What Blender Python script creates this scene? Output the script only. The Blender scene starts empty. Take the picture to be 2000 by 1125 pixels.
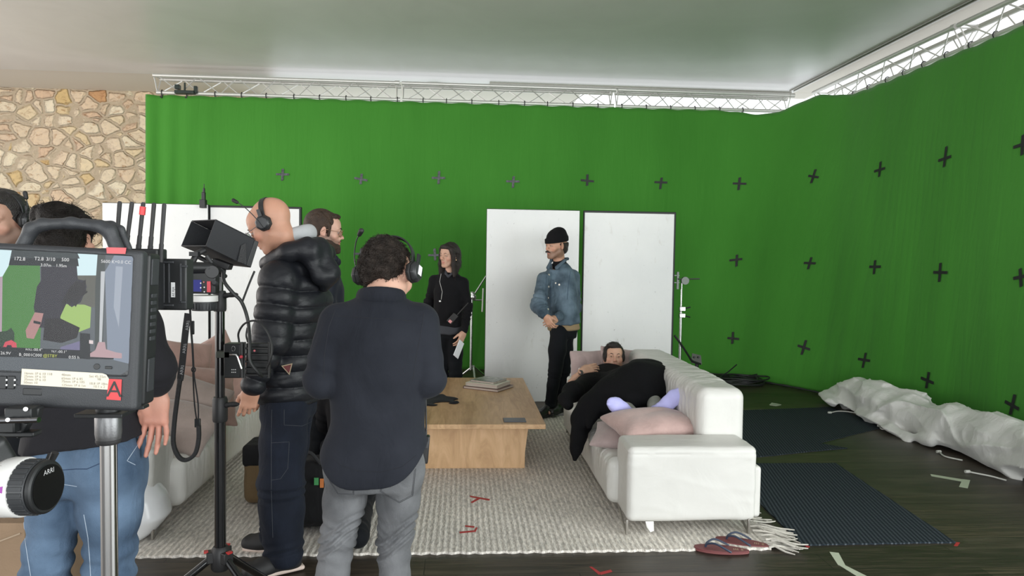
import bpy, bmesh, math, random
import numpy as np
from mathutils import Vector, Matrix, Euler

# ------------------------------------------------------------------ camera
FPX = 1400.0; CAM_H = 1.58; ROLL = 0.0155
_cx, _cy = 1000.0, 562.5
_c0, _s0 = math.cos(ROLL), math.sin(ROLL)
def _unroll(px, py):
    x = px - _cx; y = py - _cy
    return x * _c0 + y * _s0, -x * _s0 + y * _c0
_ux, _uy = _unroll(905, 500)
PITCH = math.atan(-_uy / FPX * math.cos(math.atan(_ux / FPX)))
YAW = math.atan(-_ux / FPX * math.cos(PITCH))
_f = np.array([math.sin(YAW) * math.cos(PITCH), math.cos(YAW) * math.cos(PITCH), -math.sin(PITCH)])
_r = np.array([math.cos(YAW), -math.sin(YAW), 0.0])
_d = np.cross(_f, _r)
CO = np.array([0, 0, CAM_H])
def at(px, py, Y):
    """point of the place seen at a pixel of the photograph, at distance Y along the room"""
    a, b = _unroll(px, py); v = _f * FPX + _r * a + _d * b
    return v * (Y / v[1]) + CO
def on_z(px, py, z=0.0):
    a, b = _unroll(px, py); v = _f * FPX + _r * a + _d * b
    return v * ((z - CAM_H) / v[2]) + CO
def on_x(px, py, X):
    a, b = _unroll(px, py); v = _f * FPX + _r * a + _d * b
    return v * (X / v[0]) + CO

scn = bpy.context.scene
COL = scn.collection
cam_data = bpy.data.cameras.new('camera'); cam = bpy.data.objects.new('camera', cam_data); COL.objects.link(cam)
cam_data.sensor_width = 36.0; cam_data.lens = FPX * 36.0 / 2000.0; cam_data.clip_start = 0.05
_xi = _r * _c0 - _d * _s0          # image right
_yi = -(_r * _s0 + _d * _c0)       # image up
_m = Matrix(((_xi[0], _yi[0], -_f[0], 0), (_xi[1], _yi[1], -_f[1], 0), (_xi[2], _yi[2], -_f[2], CAM_H), (0, 0, 0, 1)))
cam.matrix_world = _m
scn.camera = cam

# ------------------------------------------------------------------ light and exposure
scn.view_settings.view_transform = 'Standard'
scn.view_settings.look = 'None'
scn.view_settings.gamma = 1.0
scn.view_settings.use_curve_mapping = False
scn.view_settings.exposure = 0.05
wd = bpy.data.worlds.new('sky'); scn.world = wd; wd.use_nodes = True
_wn = wd.node_tree.nodes; _bg = _wn['Background']
_bg.inputs[0].default_value = (0.93, 0.97, 1.0, 1); _bg.inputs[1].default_value = 1.7

def area(name, loc, rot, sx, sy, power, color):
    l = bpy.data.lights.new(name, 'AREA'); l.shape = 'RECTANGLE'; l.size = sx; l.size_y = sy
    l.energy = power; l.color = color
    o = bpy.data.objects.new(name, l); o.location = loc; o.rotation_euler = rot; COL.objects.link(o)
    return o
R_ = math.radians
# daylight through the glazing behind the camera and along the left side of the room
area('daylight_behind', (0.5, -15.0, 1.6), (R_(97), 0, 0), 22.0, 6.5, 2500, (0.965, 1.0, 0.99))
area('daylight_left', (-7.6, 4.6, 1.7), (R_(112), 0, R_(-90)), 9.0, 3.2, 240, (1.0, 0.90, 0.82))
area('daylight_right', (6.2, -0.6, 1.9), (R_(90), 0, R_(90)), 5.0, 3.2, 330, (0.95, 1.0, 0.98))
# ------------------------------------------------------------------ materials
MATS = {}
def _principled(name):
    m = bpy.data.materials.new(name); m.use_nodes = True
    return m, m.node_tree, m.node_tree.nodes['Principled BSDF']
def mat(name, col, rough=0.6, metal=0.0, bump=0.0, bscale=60.0, var=0.0, vscale=6.0, sheen=0.0, coat=0.0, spec=0.5, sss=0.0, trans=0.0, alpha=1.0, detail=3.0):
    """plain procedural material: colour with a little noise variation, noise bump"""
    if name in MATS: return MATS[name]
    m, nt, b = _principled(name); N = nt.nodes; L = nt.links
    b.inputs['Base Color'].default_value = (*col, 1); b.inputs['Roughness'].default_value = rough
    b.inputs['Metallic'].default_value = metal
    b.inputs['Specular IOR Level'].default_value = spec
    if sheen: b.inputs['Sheen Weight'].default_value = sheen; b.inputs['Sheen Roughness'].default_value = 0.5
    if coat: b.inputs['Coat Weight'].default_value = coat; b.inputs['Coat Roughness'].default_value = 0.15
    if sss:
        b.inputs['Subsurface Weight'].default_value = sss
        b.inputs['Subsurface Radius'].default_value = (1.0, 0.35, 0.2); b.inputs['Subsurface Scale'].default_value = 0.01
    if trans: b.inputs['Transmission Weight'].default_value = trans
    tc = N.new('ShaderNodeTexCoord')
    if var:
        n = N.new('ShaderNodeTexNoise'); n.inputs['Scale'].default_value = vscale; n.inputs['Detail'].default_value = 4
        L.new(tc.outputs['Object'], n.inputs['Vector'])
        r = N.new('ShaderNodeValToRGB')
        r.color_ramp.elements[0].position = 0.3; r.color_ramp.elements[1].position = 0.7
        r.color_ramp.elements[0].color = (*[max(0, c * (1 - var)) for c in col], 1)
        r.color_ramp.elements[1].color = (*[min(1, c * (1 + var)) for c in col], 1)
        L.new(n.outputs['Fac'], r.inputs[0]); L.new(r.outputs[0], b.inputs['Base Color'])
    if bump:
        n = N.new('ShaderNodeTexNoise'); n.inputs['Scale'].default_value = bscale; n.inputs['Detail'].default_value = detail
        L.new(tc.outputs['Object'], n.inputs['Vector'])
        bp = N.new('ShaderNodeBump'); bp.inputs['Strength'].default_value = bump; bp.inputs['Distance'].default_value = 0.01
        L.new(n.outputs['Fac'], bp.inputs['Height']); L.new(bp.outputs[0], b.inputs['Normal'])
    MATS[name] = m
    return m
def fabric(name, col, rough=0.85, thread=420.0, strength=0.25, var=0.08, vscale=9.0, sheen=0.03, fade=None, fscale=14.0, crease=0.0):
    """woven cloth: fine crossed wave bump, colour variation, optional worn patches and creases"""
    if name in MATS: return MATS[name]
    m, nt, b = _principled(name); N = nt.nodes; L = nt.links
    b.inputs['Roughness'].default_value = rough; b.inputs['Sheen Weight'].default_value = sheen
    b.inputs['Specular IOR Level'].default_value = 0.18
    tc = N.new('ShaderNodeTexCoord')
    n = N.new('ShaderNodeTexNoise'); n.inputs['Scale'].default_value = vscale; n.inputs['Detail'].default_value = 6
    L.new(tc.outputs['Object'], n.inputs['Vector'])
    r = N.new('ShaderNodeValToRGB'); r.color_ramp.elements[0].position = 0.3; r.color_ramp.elements[1].position = 0.72
    r.color_ramp.elements[0].color = (*[c * (1 - var) for c in col], 1)
    r.color_ramp.elements[1].color = (*[min(1, c * (1 + var)) for c in (fade or col)], 1)
    L.new(n.outputs['Fac'], r.inputs[0]); L.new(r.outputs[0], b.inputs['Base Color'])
    w = N.new('ShaderNodeTexNoise'); w.inputs['Scale'].default_value = thread; w.inputs['Detail'].default_value = 1
    L.new(tc.outputs['Object'], w.inputs['Vector'])
    bp = N.new('ShaderNodeBump'); bp.inputs['Strength'].default_value = strength; bp.inputs['Distance'].default_value = 0.002
    L.new(w.outputs['Fac'], bp.inputs['Height'])
    last = bp
    if crease:
        c = N.new('ShaderNodeTexNoise'); c.inputs['Scale'].default_value = fscale; c.inputs['Detail'].default_value = 3; c.inputs['Distortion'].default_value = 1.2
        mp = N.new('ShaderNodeMapping'); mp.inputs['Scale'].default_value = (1, 1, 0.45)
        L.new(tc.outputs['Object'], mp.inputs['Vector']); L.new(mp.outputs[0], c.inputs['Vector'])
        b2 = N.new('ShaderNodeBump'); b2.inputs['Strength'].default_value = crease; b2.inputs['Distance'].default_value = 0.03
        L.new(c.outputs['Fac'], b2.inputs['Height']); L.new(bp.outputs[0], b2.inputs['Normal']); last = b2
    L.new(last.outputs[0], b.inputs['Normal'])
    MATS[name] = m
    return m
def vcol_mat(name, rough=0.5, sss=0.12, bump=0.12, bscale=260, spec=0.4):
    """skin and hair: own colour of each spot (lips, stubble) comes from a colour attribute, pores from noise"""
    if name in MATS: return MATS[name]
    m, nt, b = _principled(name); N = nt.nodes; L = nt.links
    at_ = N.new('ShaderNodeAttribute'); at_.attribute_name = 'tint'
    tc = N.new('ShaderNodeTexCoord')
    n = N.new('ShaderNodeTexNoise'); n.inputs['Scale'].default_value = 28; n.inputs['Detail'].default_value = 5
    L.new(tc.outputs['Object'], n.inputs['Vector'])
    mr = N.new('ShaderNodeMapRange'); mr.inputs[3].default_value = 0.9; mr.inputs[4].default_value = 1.1
    L.new(n.outputs['Fac'], mr.inputs[0])
    mx = N.new('ShaderNodeVectorMath'); mx.operation = 'SCALE'
    L.new(at_.outputs['Color'], mx.inputs[0]); L.new(mr.outputs[0], mx.inputs['Scale'])
    L.new(mx.outputs[0], b.inputs['Base Color'])
    b.inputs['Roughness'].default_value = rough; b.inputs['Specular IOR Level'].default_value = spec
    if sss:
        b.inputs['Subsurface Weight'].default_value = sss
        b.inputs['Subsurface Radius'].default_value = (1.0, 0.35, 0.2); b.inputs['Subsurface Scale'].default_value = 0.006
    n2 = N.new('ShaderNodeTexNoise'); n2.inputs['Scale'].default_value = bscale; n2.inputs['Detail'].default_value = 2
    L.new(tc.outputs['Object'], n2.inputs['Vector'])
    bp = N.new('ShaderNodeBump'); bp.inputs['Strength'].default_value = bump; bp.inputs['Distance'].default_value = 0.003
    L.new(n2.outputs['Fac'], bp.inputs['Height']); L.new(bp.outputs[0], b.inputs['Normal'])
    MATS[name] = m
    return m

# ------------------------------------------------------------------ objects
def link(name, me, m=None, parent=None):
    o = bpy.data.objects.new(name, me); COL.objects.link(o)
    if m is not None and me is not None: me.materials.append(m)
    if parent is not None:
        o.parent = parent
        o.matrix_parent_inverse = Matrix.Translation(-Vector(parent_loc(parent)))
    return o
def parent_loc(p):
    return Vector(p.location) if p.parent is None else Vector((0, 0, 0))
def tag(o, label=None, cat=None, group=None, kind=None):
    if label: o['label'] = label
    if cat: o['category'] = cat
    if group: o['group'] = group
    if kind: o['kind'] = kind
    return o
def thing(name, label, cat, loc=(0, 0, 0), group=None):
    o = bpy.data.objects.new(name, None); COL.objects.link(o); o.location = Vector([float(c) for c in loc]); o.empty_display_size = 0.1
    return tag(o, label, cat, group)
def dup(root, loc, label=None):
    """copy of a thing with copies of its parts and sub-parts; only the root moves"""
    r = root.copy(); COL.objects.link(r); r.location = loc
    if label: r['label'] = label
    for ch in list(root.children):
        c = ch.copy(); COL.objects.link(c); c.parent = r
        for g in list(ch.children):
            d = g.copy(); COL.objects.link(d); d.parent = c
    return r
class MB:
    """collects simple shapes into ONE mesh (coordinates in the room)"""
    def __init__(s): s.v = []; s.f = []
    def add(s, vs, fs):
        n = len(s.v); s.v += [tuple(float(c) for c in v) for v in vs]; s.f += [tuple(i + n for i in f) for f in fs]; return s
    def box(s, c, h, R=None):
        R = np.eye(3) if R is None else np.array(R)
        vs = [np.array(c) + R @ np.array([sx * h[0], sy * h[1], sz * h[2]]) for sx in (-1, 1) for sy in (-1, 1) for sz in (-1, 1)]
        return s.add(vs, [(0, 1, 3, 2), (4, 6, 7, 5), (0, 4, 5, 1), (2, 3, 7, 6), (0, 2, 6, 4), (1, 5, 7, 3)])
    def tube(s, pts, r, n=8, cap=True, closed=False):
        pts = [np.array(p, float) for p in pts]; m = len(pts)
        rr = r if hasattr(r, '__len__') else [r] * m
        up = None; rings = []
        for i, p in enumerate(pts):
            if closed: t = pts[(i + 1) % m] - pts[i - 1]
            else: t = pts[min(i + 1, m - 1)] - pts[max(i - 1, 0)]
            t = t / (np.linalg.norm(t) + 1e-9)
            if up is None:
                up = np.array([0, 0, 1.0]) if abs(t[2]) < 0.9 else np.array([1.0, 0, 0])
            up = up - t * (up @ t); up /= np.linalg.norm(up) + 1e-9
            b = np.cross(t, up)
            rings.append([p + rr[i] * (math.cos(2 * math.pi * k / n) * up + math.sin(2 * math.pi * k / n) * b) for k in range(n)])
        vs = [v for rg in rings for v in rg]; fs = []
        for i in range(m if closed else m - 1):
            j = (i + 1) % m
            for k in range(n):
                fs.append((i * n + k, i * n + (k + 1) % n, j * n + (k + 1) % n, j * n + k))
        if cap and not closed: fs += [tuple(range(n))[::-1], tuple((m - 1) * n + k for k in range(n))]
        return s.add(vs, fs)
    def cyl(s, a, b, r, r2=None, n=16):
        return s.tube([a, b], [r, r if r2 is None else r2], n)
    def lathe(s, o, prof, n=32, R=None):
        R = np.eye(3) if R is None else np.array(R); vs = []; fs = []
        for (r, z) in prof:
            for k in range(n):
                a = 2 * math.pi * k / n; vs.append(np.array(o) + R @ np.array([r * math.cos(a), r * math.sin(a), z]))
        m = len(prof)
        for i in range(m - 1):
            for k in range(n): fs.append((i * n + k, i * n + (k + 1) % n, (i + 1) * n + (k + 1) % n, (i + 1) * n + k))
        fs += [tuple(range(n))[::-1], tuple((m - 1) * n + k for k in range(n))]
        return s.add(vs, fs)
    def prism(s, poly, d):
        """poly: list of 3D points, extruded by vector d"""
        n = len(poly); d = np.array(d, float)
        vs = [np.array(p, float) for p in poly] + [np.array(p, float) + d for p in poly]
        fs = [tuple(range(n))[::-1], tuple(range(n, 2 * n))] + [(i, (i + 1) % n, n + (i + 1) % n, n + i) for i in range(n)]
        return s.add(vs, fs)
    def build(s, name, m, parent=None, bevel=0.0, seg=2, smooth=True, origin=None, sub=0):
        me = bpy.data.meshes.new(name)
        V = np.array(s.v)
        loc = None
        if parent is None:
            loc = np.array([V[:, 0].mean(), V[:, 1].mean(), V[:, 2].min()]) if origin is None else np.array(origin)
            V = V - loc
        me.from_pydata([tuple(v) for v in V], [], s.f)
        bm = bmesh.new(); bm.from_mesh(me); bmesh.ops.recalc_face_normals(bm, faces=bm.faces); bm.to_mesh(me); bm.free()
        o = link(name, me, m, parent)
        if loc is not None: o.location = loc
        if bevel:
            md = o.modifiers.new('bevel', 'BEVEL'); md.width = bevel; md.segments = seg; md.limit_method = 'ANGLE'; md.angle_limit = R_(40)
        if sub:
            md = o.modifiers.new('sub', 'SUBSURF'); md.levels = sub; md.render_levels = sub
        if smooth:
            me.shade_smooth() if hasattr(me, 'shade_smooth') else None
            if not sub:
                bm = bmesh.new(); bm.from_mesh(me)
                for e in bm.edges:
                    if len(e.link_faces) == 2 and e.calc_face_angle(0) > R_(38): e.smooth = False
                bm.to_mesh(me); bm.free()
        return o
def bez(pts, n=24):
    """smooth curve through points (Catmull-Rom)"""
    P = [np.array(p, float) for p in pts]; P = [2 * P[0] - P[1]] + P + [2 * P[-1] - P[-2]]
    out = []
    segs = len(P) - 3
    for i in range(segs):
        p0, p1, p2, p3 = P[i:i + 4]
        for k in range(max(2, n // segs)):
            t = k / max(2, n // segs)
            out.append(0.5 * ((2 * p1) + (-p0 + p2) * t + (2 * p0 - 5 * p1 + 4 * p2 - p3) * t * t + (-p0 + 3 * p1 - 3 * p2 + p3) * t ** 3))
    out.append(P[-2]); return out
def onto(n):
    b = basis((0.13, 0.27, 0.95), n); return np.stack([b[:, 0], np.cross(unit(n), b[:, 0]), unit(n)], 1)
def unit(v): v = np.array(v, float); return v / (np.linalg.norm(v) + 1e-12)
def basis(fwd, up=(0, 0, 1)):
    """columns: x right, y forward, z up"""
    y = unit(fwd); x = unit(np.cross(y, up)); z = np.cross(x, y)
    return np.stack([x, y, z], 1)
def rotx(a): c, s = math.cos(a), math.sin(a); return np.array([[1, 0, 0], [0, c, -s], [0, s, c]])
def roty(a): c, s = math.cos(a), math.sin(a); return np.array([[c, 0, s], [0, 1, 0], [-s, 0, c]])
def rotz(a): c, s = math.cos(a), math.sin(a); return np.array([[c, -s, 0], [s, c, 0], [0, 0, 1]])
_FONT = {}
def text_mesh(s, name, m, parent, origin, xdir, ydir, height, align='LEFT', shear=0.0, depth=0.0003):
    """lettering as real thin geometry lying on a surface"""
    cu = bpy.data.curves.new('t', 'FONT'); cu.body = s; cu.align_x = align; cu.size = 1.0; cu.resolution_u = 2; cu.shear = shear
    tmp = bpy.data.objects.new('t', cu); COL.objects.link(tmp)
    dg = bpy.context.evaluated_depsgraph_get()
    me = bpy.data.meshes.new_from_object(tmp.evaluated_get(dg)); bpy.data.objects.remove(tmp)
    X = unit(xdir); Yd = unit(ydir); Z = np.cross(X, Yd); k = height / 0.7
    n = len(me.vertices); co = np.zeros(n * 3); me.vertices.foreach_get('co', co); co = co.reshape(-1, 3)
    w = np.array(origin) + k * co[:, :1] * X + k * co[:, 1:2] * Yd + depth * Z
    if parent is None: w0 = np.array(origin); w = w - w0
    me.vertices.foreach_set('co', w.ravel()); me.update()
    me.materials.clear()
    o = link(name, me, m, parent)
    if parent is None: o.location = w0
    return o

# ------------------------------------------------------------------ solid modelling with distance fields
class F:
    """local frame: origin, rotation (columns x right, y forward, z up), scale"""
    def __init__(s, o=(0, 0, 0), R=None, k=1.0): s.o = np.array(o, float); s.R = np.eye(3) if R is None else np.array(R, float); s.k = k
    def p(s, v): return s.o + s.R @ (np.array(v, float) * s.k)
    def inv(s, P): return ((P - s.o) @ s.R) / s.k
class Sdf:
    def __init__(s): s.ops = []; s.disp = None; s.amp = 0.0
    def _add(s, fn, lo, hi, op, k): s.ops.append((fn, np.array(lo), np.array(hi), op, k)); return s
    def cap(s, a, b, ra, rb=None, k=0.02, op='+', fr=None, mod=None, flat=None):
        """cone with round ends; mod(t, P) changes the radius; flat=(axis, factor) squashes the section"""
        rb = ra if rb is None else rb
        if fr is not None: a = fr.p(a); b = fr.p(b); ra *= fr.k; rb *= fr.k; k = k * fr.k
        a = np.array(a, float); b = np.array(b, float); ab = b - a; L2 = float(ab @ ab) + 1e-12
        ax = None
        if flat is not None:
            ax = np.array(flat[0], float) if fr is None else fr.R @ np.array(flat[0], float); ax = unit(ax); ff = flat[1]
        def fn(P):
            t = np.clip(((P - a) @ ab) / L2, 0, 1); q = P - a - t[:, None] * ab
            if ax is not None: q = q + (q @ ax)[:, None] * ax * (1 / ff - 1)
            r = ra + (rb - ra) * t
            if mod is not None: r = r + mod(t, P)
            d = np.sqrt((q * q).sum(1)) - r
            return d * (min(1, ff) if ax is not None else 1)
        m = max(ra, rb) * (1 if flat is None else max(1, flat[1])) + 0.02
        return s._add(fn, np.minimum(a, b) - m, np.maximum(a, b) + m, op, k)
    def chain(s, pts, rs, k=0.02, op='+', fr=None, **kw):
        for i in range(len(pts) - 1): s.cap(pts[i], pts[i + 1], rs[i], rs[i + 1], k, op, fr, **kw)
        return s
    def ell(s, c, r, k=0.02, op='+', fr=None, R=None):
        R = np.eye(3) if R is None else np.array(R)
        r = np.array(r, float) if hasattr(r, '__len__') else np.array([r] * 3, float); c = np.array(c, float)
        if fr is not None: c = fr.p(c); R = fr.R @ R; r = r * fr.k; k = k * fr.k
        def fn(P):
            q = (P - c) @ R; k0 = np.sqrt(((q / r) ** 2).sum(1)); k1 = np.sqrt(((q / (r * r)) ** 2).sum(1)) + 1e-9
            return k0 * (k0 - 1) / k1
        m = r.max() + 0.01
        return s._add(fn, c - m, c + m, op, k)
    def box(s, c, h, rad=0.01, k=0.01, op='+', fr=None, R=None):
        R = np.eye(3) if R is None else np.array(R); h = np.array(h, float); c = np.array(c, float)
        if fr is not None: c = fr.p(c); R = fr.R @ R; h = h * fr.k; rad = rad * fr.k; k = k * fr.k
        def fn(P):
            q = np.abs((P - c) @ R) - (h - rad)
            return np.sqrt((np.maximum(q, 0) ** 2).sum(1)) + np.minimum(q.max(1), 0) - rad
        m = float(np.linalg.norm(h)) + 0.01
        return s._add(fn, c - m, c + m, op, k)
    def loft(s, st, k=0.02, op='+', fr=None, mod=None, rnd=0.012, shell=0.0):
        """stations (z, cx, cy, rx, ry[, power]) along the frame's z axis"""
        fr = fr or F(); A = np.array([list(q) + [2.3] * (6 - len(q)) for q in st], float)
        A = A[np.argsort(A[:, 0])]
        z0, z1 = A[0, 0], A[-1, 0]; zz = np.linspace(z0, z1, 96)
        D = np.stack([np.interp(zz, A[:, 0], A[:, j]) for j in range(1, 6)], 1)
        ker = np.array([1, 2, 3, 4, 3, 2, 1.0]); ker /= ker.sum()
        Dp = np.vstack([D[:1]] * 3 + [D] + [D[-1:]] * 3)
        D = np.stack([np.convolve(Dp[:, j], ker, 'valid') for j in range(5)], 1)
        def fn(P):
            q = fr.inv(P); z = q[:, 2]; c = [np.interp(z, zz, D[:, j]) for j in range(5)]
            u = np.abs(q[:, 0] - c[0]); v = np.abs(q[:, 1] - c[1]); rx, ry, p = c[2], c[3], c[4]
            if mod is not None:
                m_ = mod(z, q); rx = rx + m_; ry = ry + m_
            n = ((u / rx) ** p + (v / ry) ** p + 1e-9) ** (1 / p)
            d = (n - 1) * np.minimum(rx, ry)
            if shell: d = np.abs(d) - shell
            e = np.maximum(z0 - z, z - z1) + rnd
            dd = d + rnd
            out = np.minimum(np.maximum(dd, e), 0) + np.sqrt(np.maximum(dd, 0) ** 2 + np.maximum(e, 0) ** 2) - rnd
            return out * fr.k
        R = (np.abs(A[:, 1]) + A[:, 3]).max() + 0.03; R2 = (np.abs(A[:, 2]) + A[:, 4]).max() + 0.03
        cs = np.array([fr.p((x, y, z)) for x in (-R, R) for y in (-R2, R2) for z in (z0, z1)])
        return s._add(fn, cs.min(0) - 0.02, cs.max(0) + 0.02, op, k * fr.k)
    def field(s, fn, lo, hi, op='+', k=0.01): return s._add(fn, lo, hi, op, k)
    def ev(s, P, blocks=None):
        """P (n,3) or with blocks=(centres, half, per): per-block culling"""
        n = len(P); d = np.full(n, 1e3)
        for fn, lo, hi, op, k in s.ops:
            mg = 1.5 * k + s.amp + 0.004
            if blocks is not None:
                C, hf, per = blocks
                bm_ = ((C > lo - mg - hf) & (C < hi + mg + hf)).all(1)
                if not bm_.any(): continue
                idx = np.repeat(bm_, per)
            else: idx = ((P > lo - mg - 0.06) & (P < hi + mg + 0.06)).all(1)
            if not idx.any(): continue
            e = fn(P[idx]); a = d[idx]
            if op == '+':
                if k > 0:
                    h = np.maximum(k - np.abs(a - e), 0) / k; d[idx] = np.minimum(a, e) - h * h * k * 0.25
                else: d[idx] = np.minimum(a, e)
            elif op == '-':
                e = -e
                if k > 0:
                    h = np.maximum(k - np.abs(a - e), 0) / k; d[idx] = np.maximum(a, e) + h * h * k * 0.25
                else: d[idx] = np.maximum(a, e)
            else:
                d[idx] = np.maximum(a, e)
        if s.disp is not None:
            near = np.abs(d) < 0.1
            d[near] = d[near] - s.disp(P[near])
        return d
    def mesh(s, h=0.004, slack=1.7):
        adds = [o for o in s.ops if o[3] == '+']
        lo = np.min([o[1] for o in adds], 0) - 0.02; hi = np.max([o[2] for o in adds], 0) + 0.02
        B = 6; bs = B * h
        nb = np.ceil((hi - lo) / bs).astype(int)
        gi = np.stack(np.meshgrid(*[np.arange(n) for n in nb], indexing='ij'), -1).reshape(-1, 3)
        C = lo + (gi + 0.5) * bs
        d = np.concatenate([s.ev(c) for c in np.array_split(C, max(1, len(C) // 400000))])
        keep = np.abs(d) < bs * 0.87 * slack + s.amp
        gi = gi[keep]; C = C[keep]
        l = np.arange(B + 1); off = np.stack(np.meshgrid(l, l, l, indexing='ij'), -1).reshape(-1, 3); per = len(off)
        N = (nb * B + 2).astype(np.int64)
        cells = []; vpos = []; edges = []
        for part in np.array_split(np.arange(len(gi)), max(1, len(gi) * per // 1500000 + 1)):
            if len(part) == 0: continue
            g = gi[part]; ijk = (g[:, None, :] * B + off[None]).reshape(-1, 3)
            P = lo + ijk * h
            D = s.ev(P, (C[part], bs / 2, per)).reshape(-1, B + 1, B + 1, B + 1)
            S = D < 0
            c8 = [S[:, a:B + a, b:B + b, c:B + c] for a in (0, 1) for b in (0, 1) for c in (0, 1)]
            cnt = sum(x.astype(np.int8) for x in c8); act = (cnt > 0) & (cnt < 8)
            bi, ci, cj, ck = np.nonzero(act)
            if len(bi) == 0: continue
            acc = np.zeros((len(bi), 3)); w = np.zeros(len(bi))
            for ax in range(3):
                o1, o2 = [x for x in range(3) if x != ax]
                for u in (0, 1):
                    for v in (0, 1):
                        a0 = [0, 0, 0]; a0[o1] = u; a0[o2] = v; a1 = list(a0); a1[ax] = 1
                        d0 = D[bi, ci + a0[0], cj + a0[1], ck + a0[2]]; d1 = D[bi, ci + a1[0], cj + a1[1], ck + a1[2]]
                        m = (d0 < 0) != (d1 < 0); t = np.where(m, d0 / np.where(m, d0 - d1, 1), 0)
                        pt = np.array(a0, float)[None] + np.zeros((len(bi), 3)); pt[:, ax] = t
                        acc[m] += pt[m]; w[m] += 1
            base = g[bi] * B + np.stack([ci, cj, ck], 1)
            vpos.append(lo + (base + acc / w[:, None]) * h)
            cells.append((base[:, 0].astype(np.int64) * N[1] + base[:, 1]) * N[2] + base[:, 2])
            for ax in range(3):
                sl0 = [slice(0, B)] * 3; sl1 = list(sl0); sl1[ax] = slice(1, B + 1)
                a = S[:, sl0[0], sl0[1], sl0[2]]; b = S[:, sl1[0], sl1[1], sl1[2]]
                ei = np.nonzero(a != b)
                if len(ei[0]):
                    e = g[ei[0]] * B + np.stack(ei[1:], 1)
                    edges.append((ax, e, a[ei]))
        if not vpos: raise RuntimeError('empty field')
        V = np.concatenate(vpos); K = np.concatenate(cells)
        order = np.argsort(K, kind='stable'); K = K[order]; V = V[order]
        K, first = np.unique(K, return_index=True); V = V[first]
        quads = []
        for ax, e, inside in edges:
            o1, o2 = [(1, 2), (2, 0), (0, 1)][ax]
            ids = []; ok = np.ones(len(e), bool)
            for u, v in ((0, 0), (-1, 0), (-1, -1), (0, -1)):
                c = e.copy(); c[:, o1] += u; c[:, o2] += v
                kk = (c[:, 0].astype(np.int64) * N[1] + c[:, 1]) * N[2] + c[:, 2]
                j = np.searchsorted(K, kk); j = np.minimum(j, len(K) - 1); ok &= K[j] == kk; ids.append(j)
            q = np.stack(ids, 1)[ok]; ins = inside[ok]
            q[~ins] = q[~ins][:, ::-1]
            quads.append(q)
        Q = np.concatenate(quads)
        return V, Q
    def build(s, name, m, parent=None, h=0.004, smooth=1, tint=None, minpart=0, origin=None):
        V, Q = s.mesh(h)
        for _ in range(smooth):          # one pass of relaxing removes grid steps
            acc = np.zeros_like(V); cnt = np.zeros(len(V))
            for a, b in ((0, 1), (1, 2), (2, 3), (3, 0)):
                np.add.at(acc, Q[:, a], V[Q[:, b]]); np.add.at(cnt, Q[:, a], 1)
                np.add.at(acc, Q[:, b], V[Q[:, a]]); np.add.at(cnt, Q[:, b], 1)
            V = V * 0.5 + 0.5 * acc / np.maximum(cnt, 1)[:, None]
        me = bpy.data.meshes.new(name)
        loc = None; W = V
        if parent is None:
            loc = np.array([V[:, 0].mean(), V[:, 1].mean(), V[:, 2].min()]) if origin is None else np.array(origin); W = V - loc
        me.vertices.add(len(W)); me.vertices.foreach_set('co', W.astype(np.float32).ravel())
        me.loops.add(len(Q) * 4); me.loops.foreach_set('vertex_index', Q.astype(np.int32).ravel())
        me.polygons.add(len(Q)); me.polygons.foreach_set('loop_start', np.arange(0, len(Q) * 4, 4, dtype=np.int32))
        me.polygons.foreach_set('loop_total', np.full(len(Q), 4, dtype=np.int32))
        me.update(calc_edges=True); me.validate()
        me.polygons.foreach_set('use_smooth', np.ones(len(me.polygons), bool))
        if tint is not None:
            c = np.ones((len(V), 4), np.float32); c[:, :3] = tint(V)
            ca = me.color_attributes.new('tint', 'FLOAT_COLOR', 'POINT'); ca.data.foreach_set('color', c.ravel())
        o = link(name, me, m, parent)
        if loc is not None: o.location = loc
        return o
_rs = np.random.RandomState(7)
_ND = [unit(_rs.normal(size=3)) for _ in range(24)]; _NP = _rs.uniform(0, 6.28, 24)
def noise(P, sc=10.0, oct=2, warp=0.6, seed=0):
    """cheap smooth noise in about [-1, 1]"""
    out = np.zeros(len(P)); a = 1.0; tot = 0
    for o in range(oct):
        Q = P * sc
        w = np.stack([np.sin(Q @ _ND[(seed + 3 * o + j) % 24] * 1.3 + _NP[(seed + j) % 24]) for j in range(3)], 1) * warp
        Q = Q + w
        v = sum(np.sin(Q @ _ND[(seed + 7 + 5 * o + j) % 24] + _NP[(seed + j + o + 9) % 24]) for j in range(4)) / 2.2
        out += a * v; tot += a; a *= 0.5; sc *= 2.1
    return out / tot
def ridged(P, sc, seed=0, stretch=(1, 1, 1), sharp=1.5):
    v = noise(P * np.array(stretch), sc, 2, 0.9, seed)
    return (1 - np.minimum(np.abs(v) * sharp, 1)) ** 2
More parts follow.
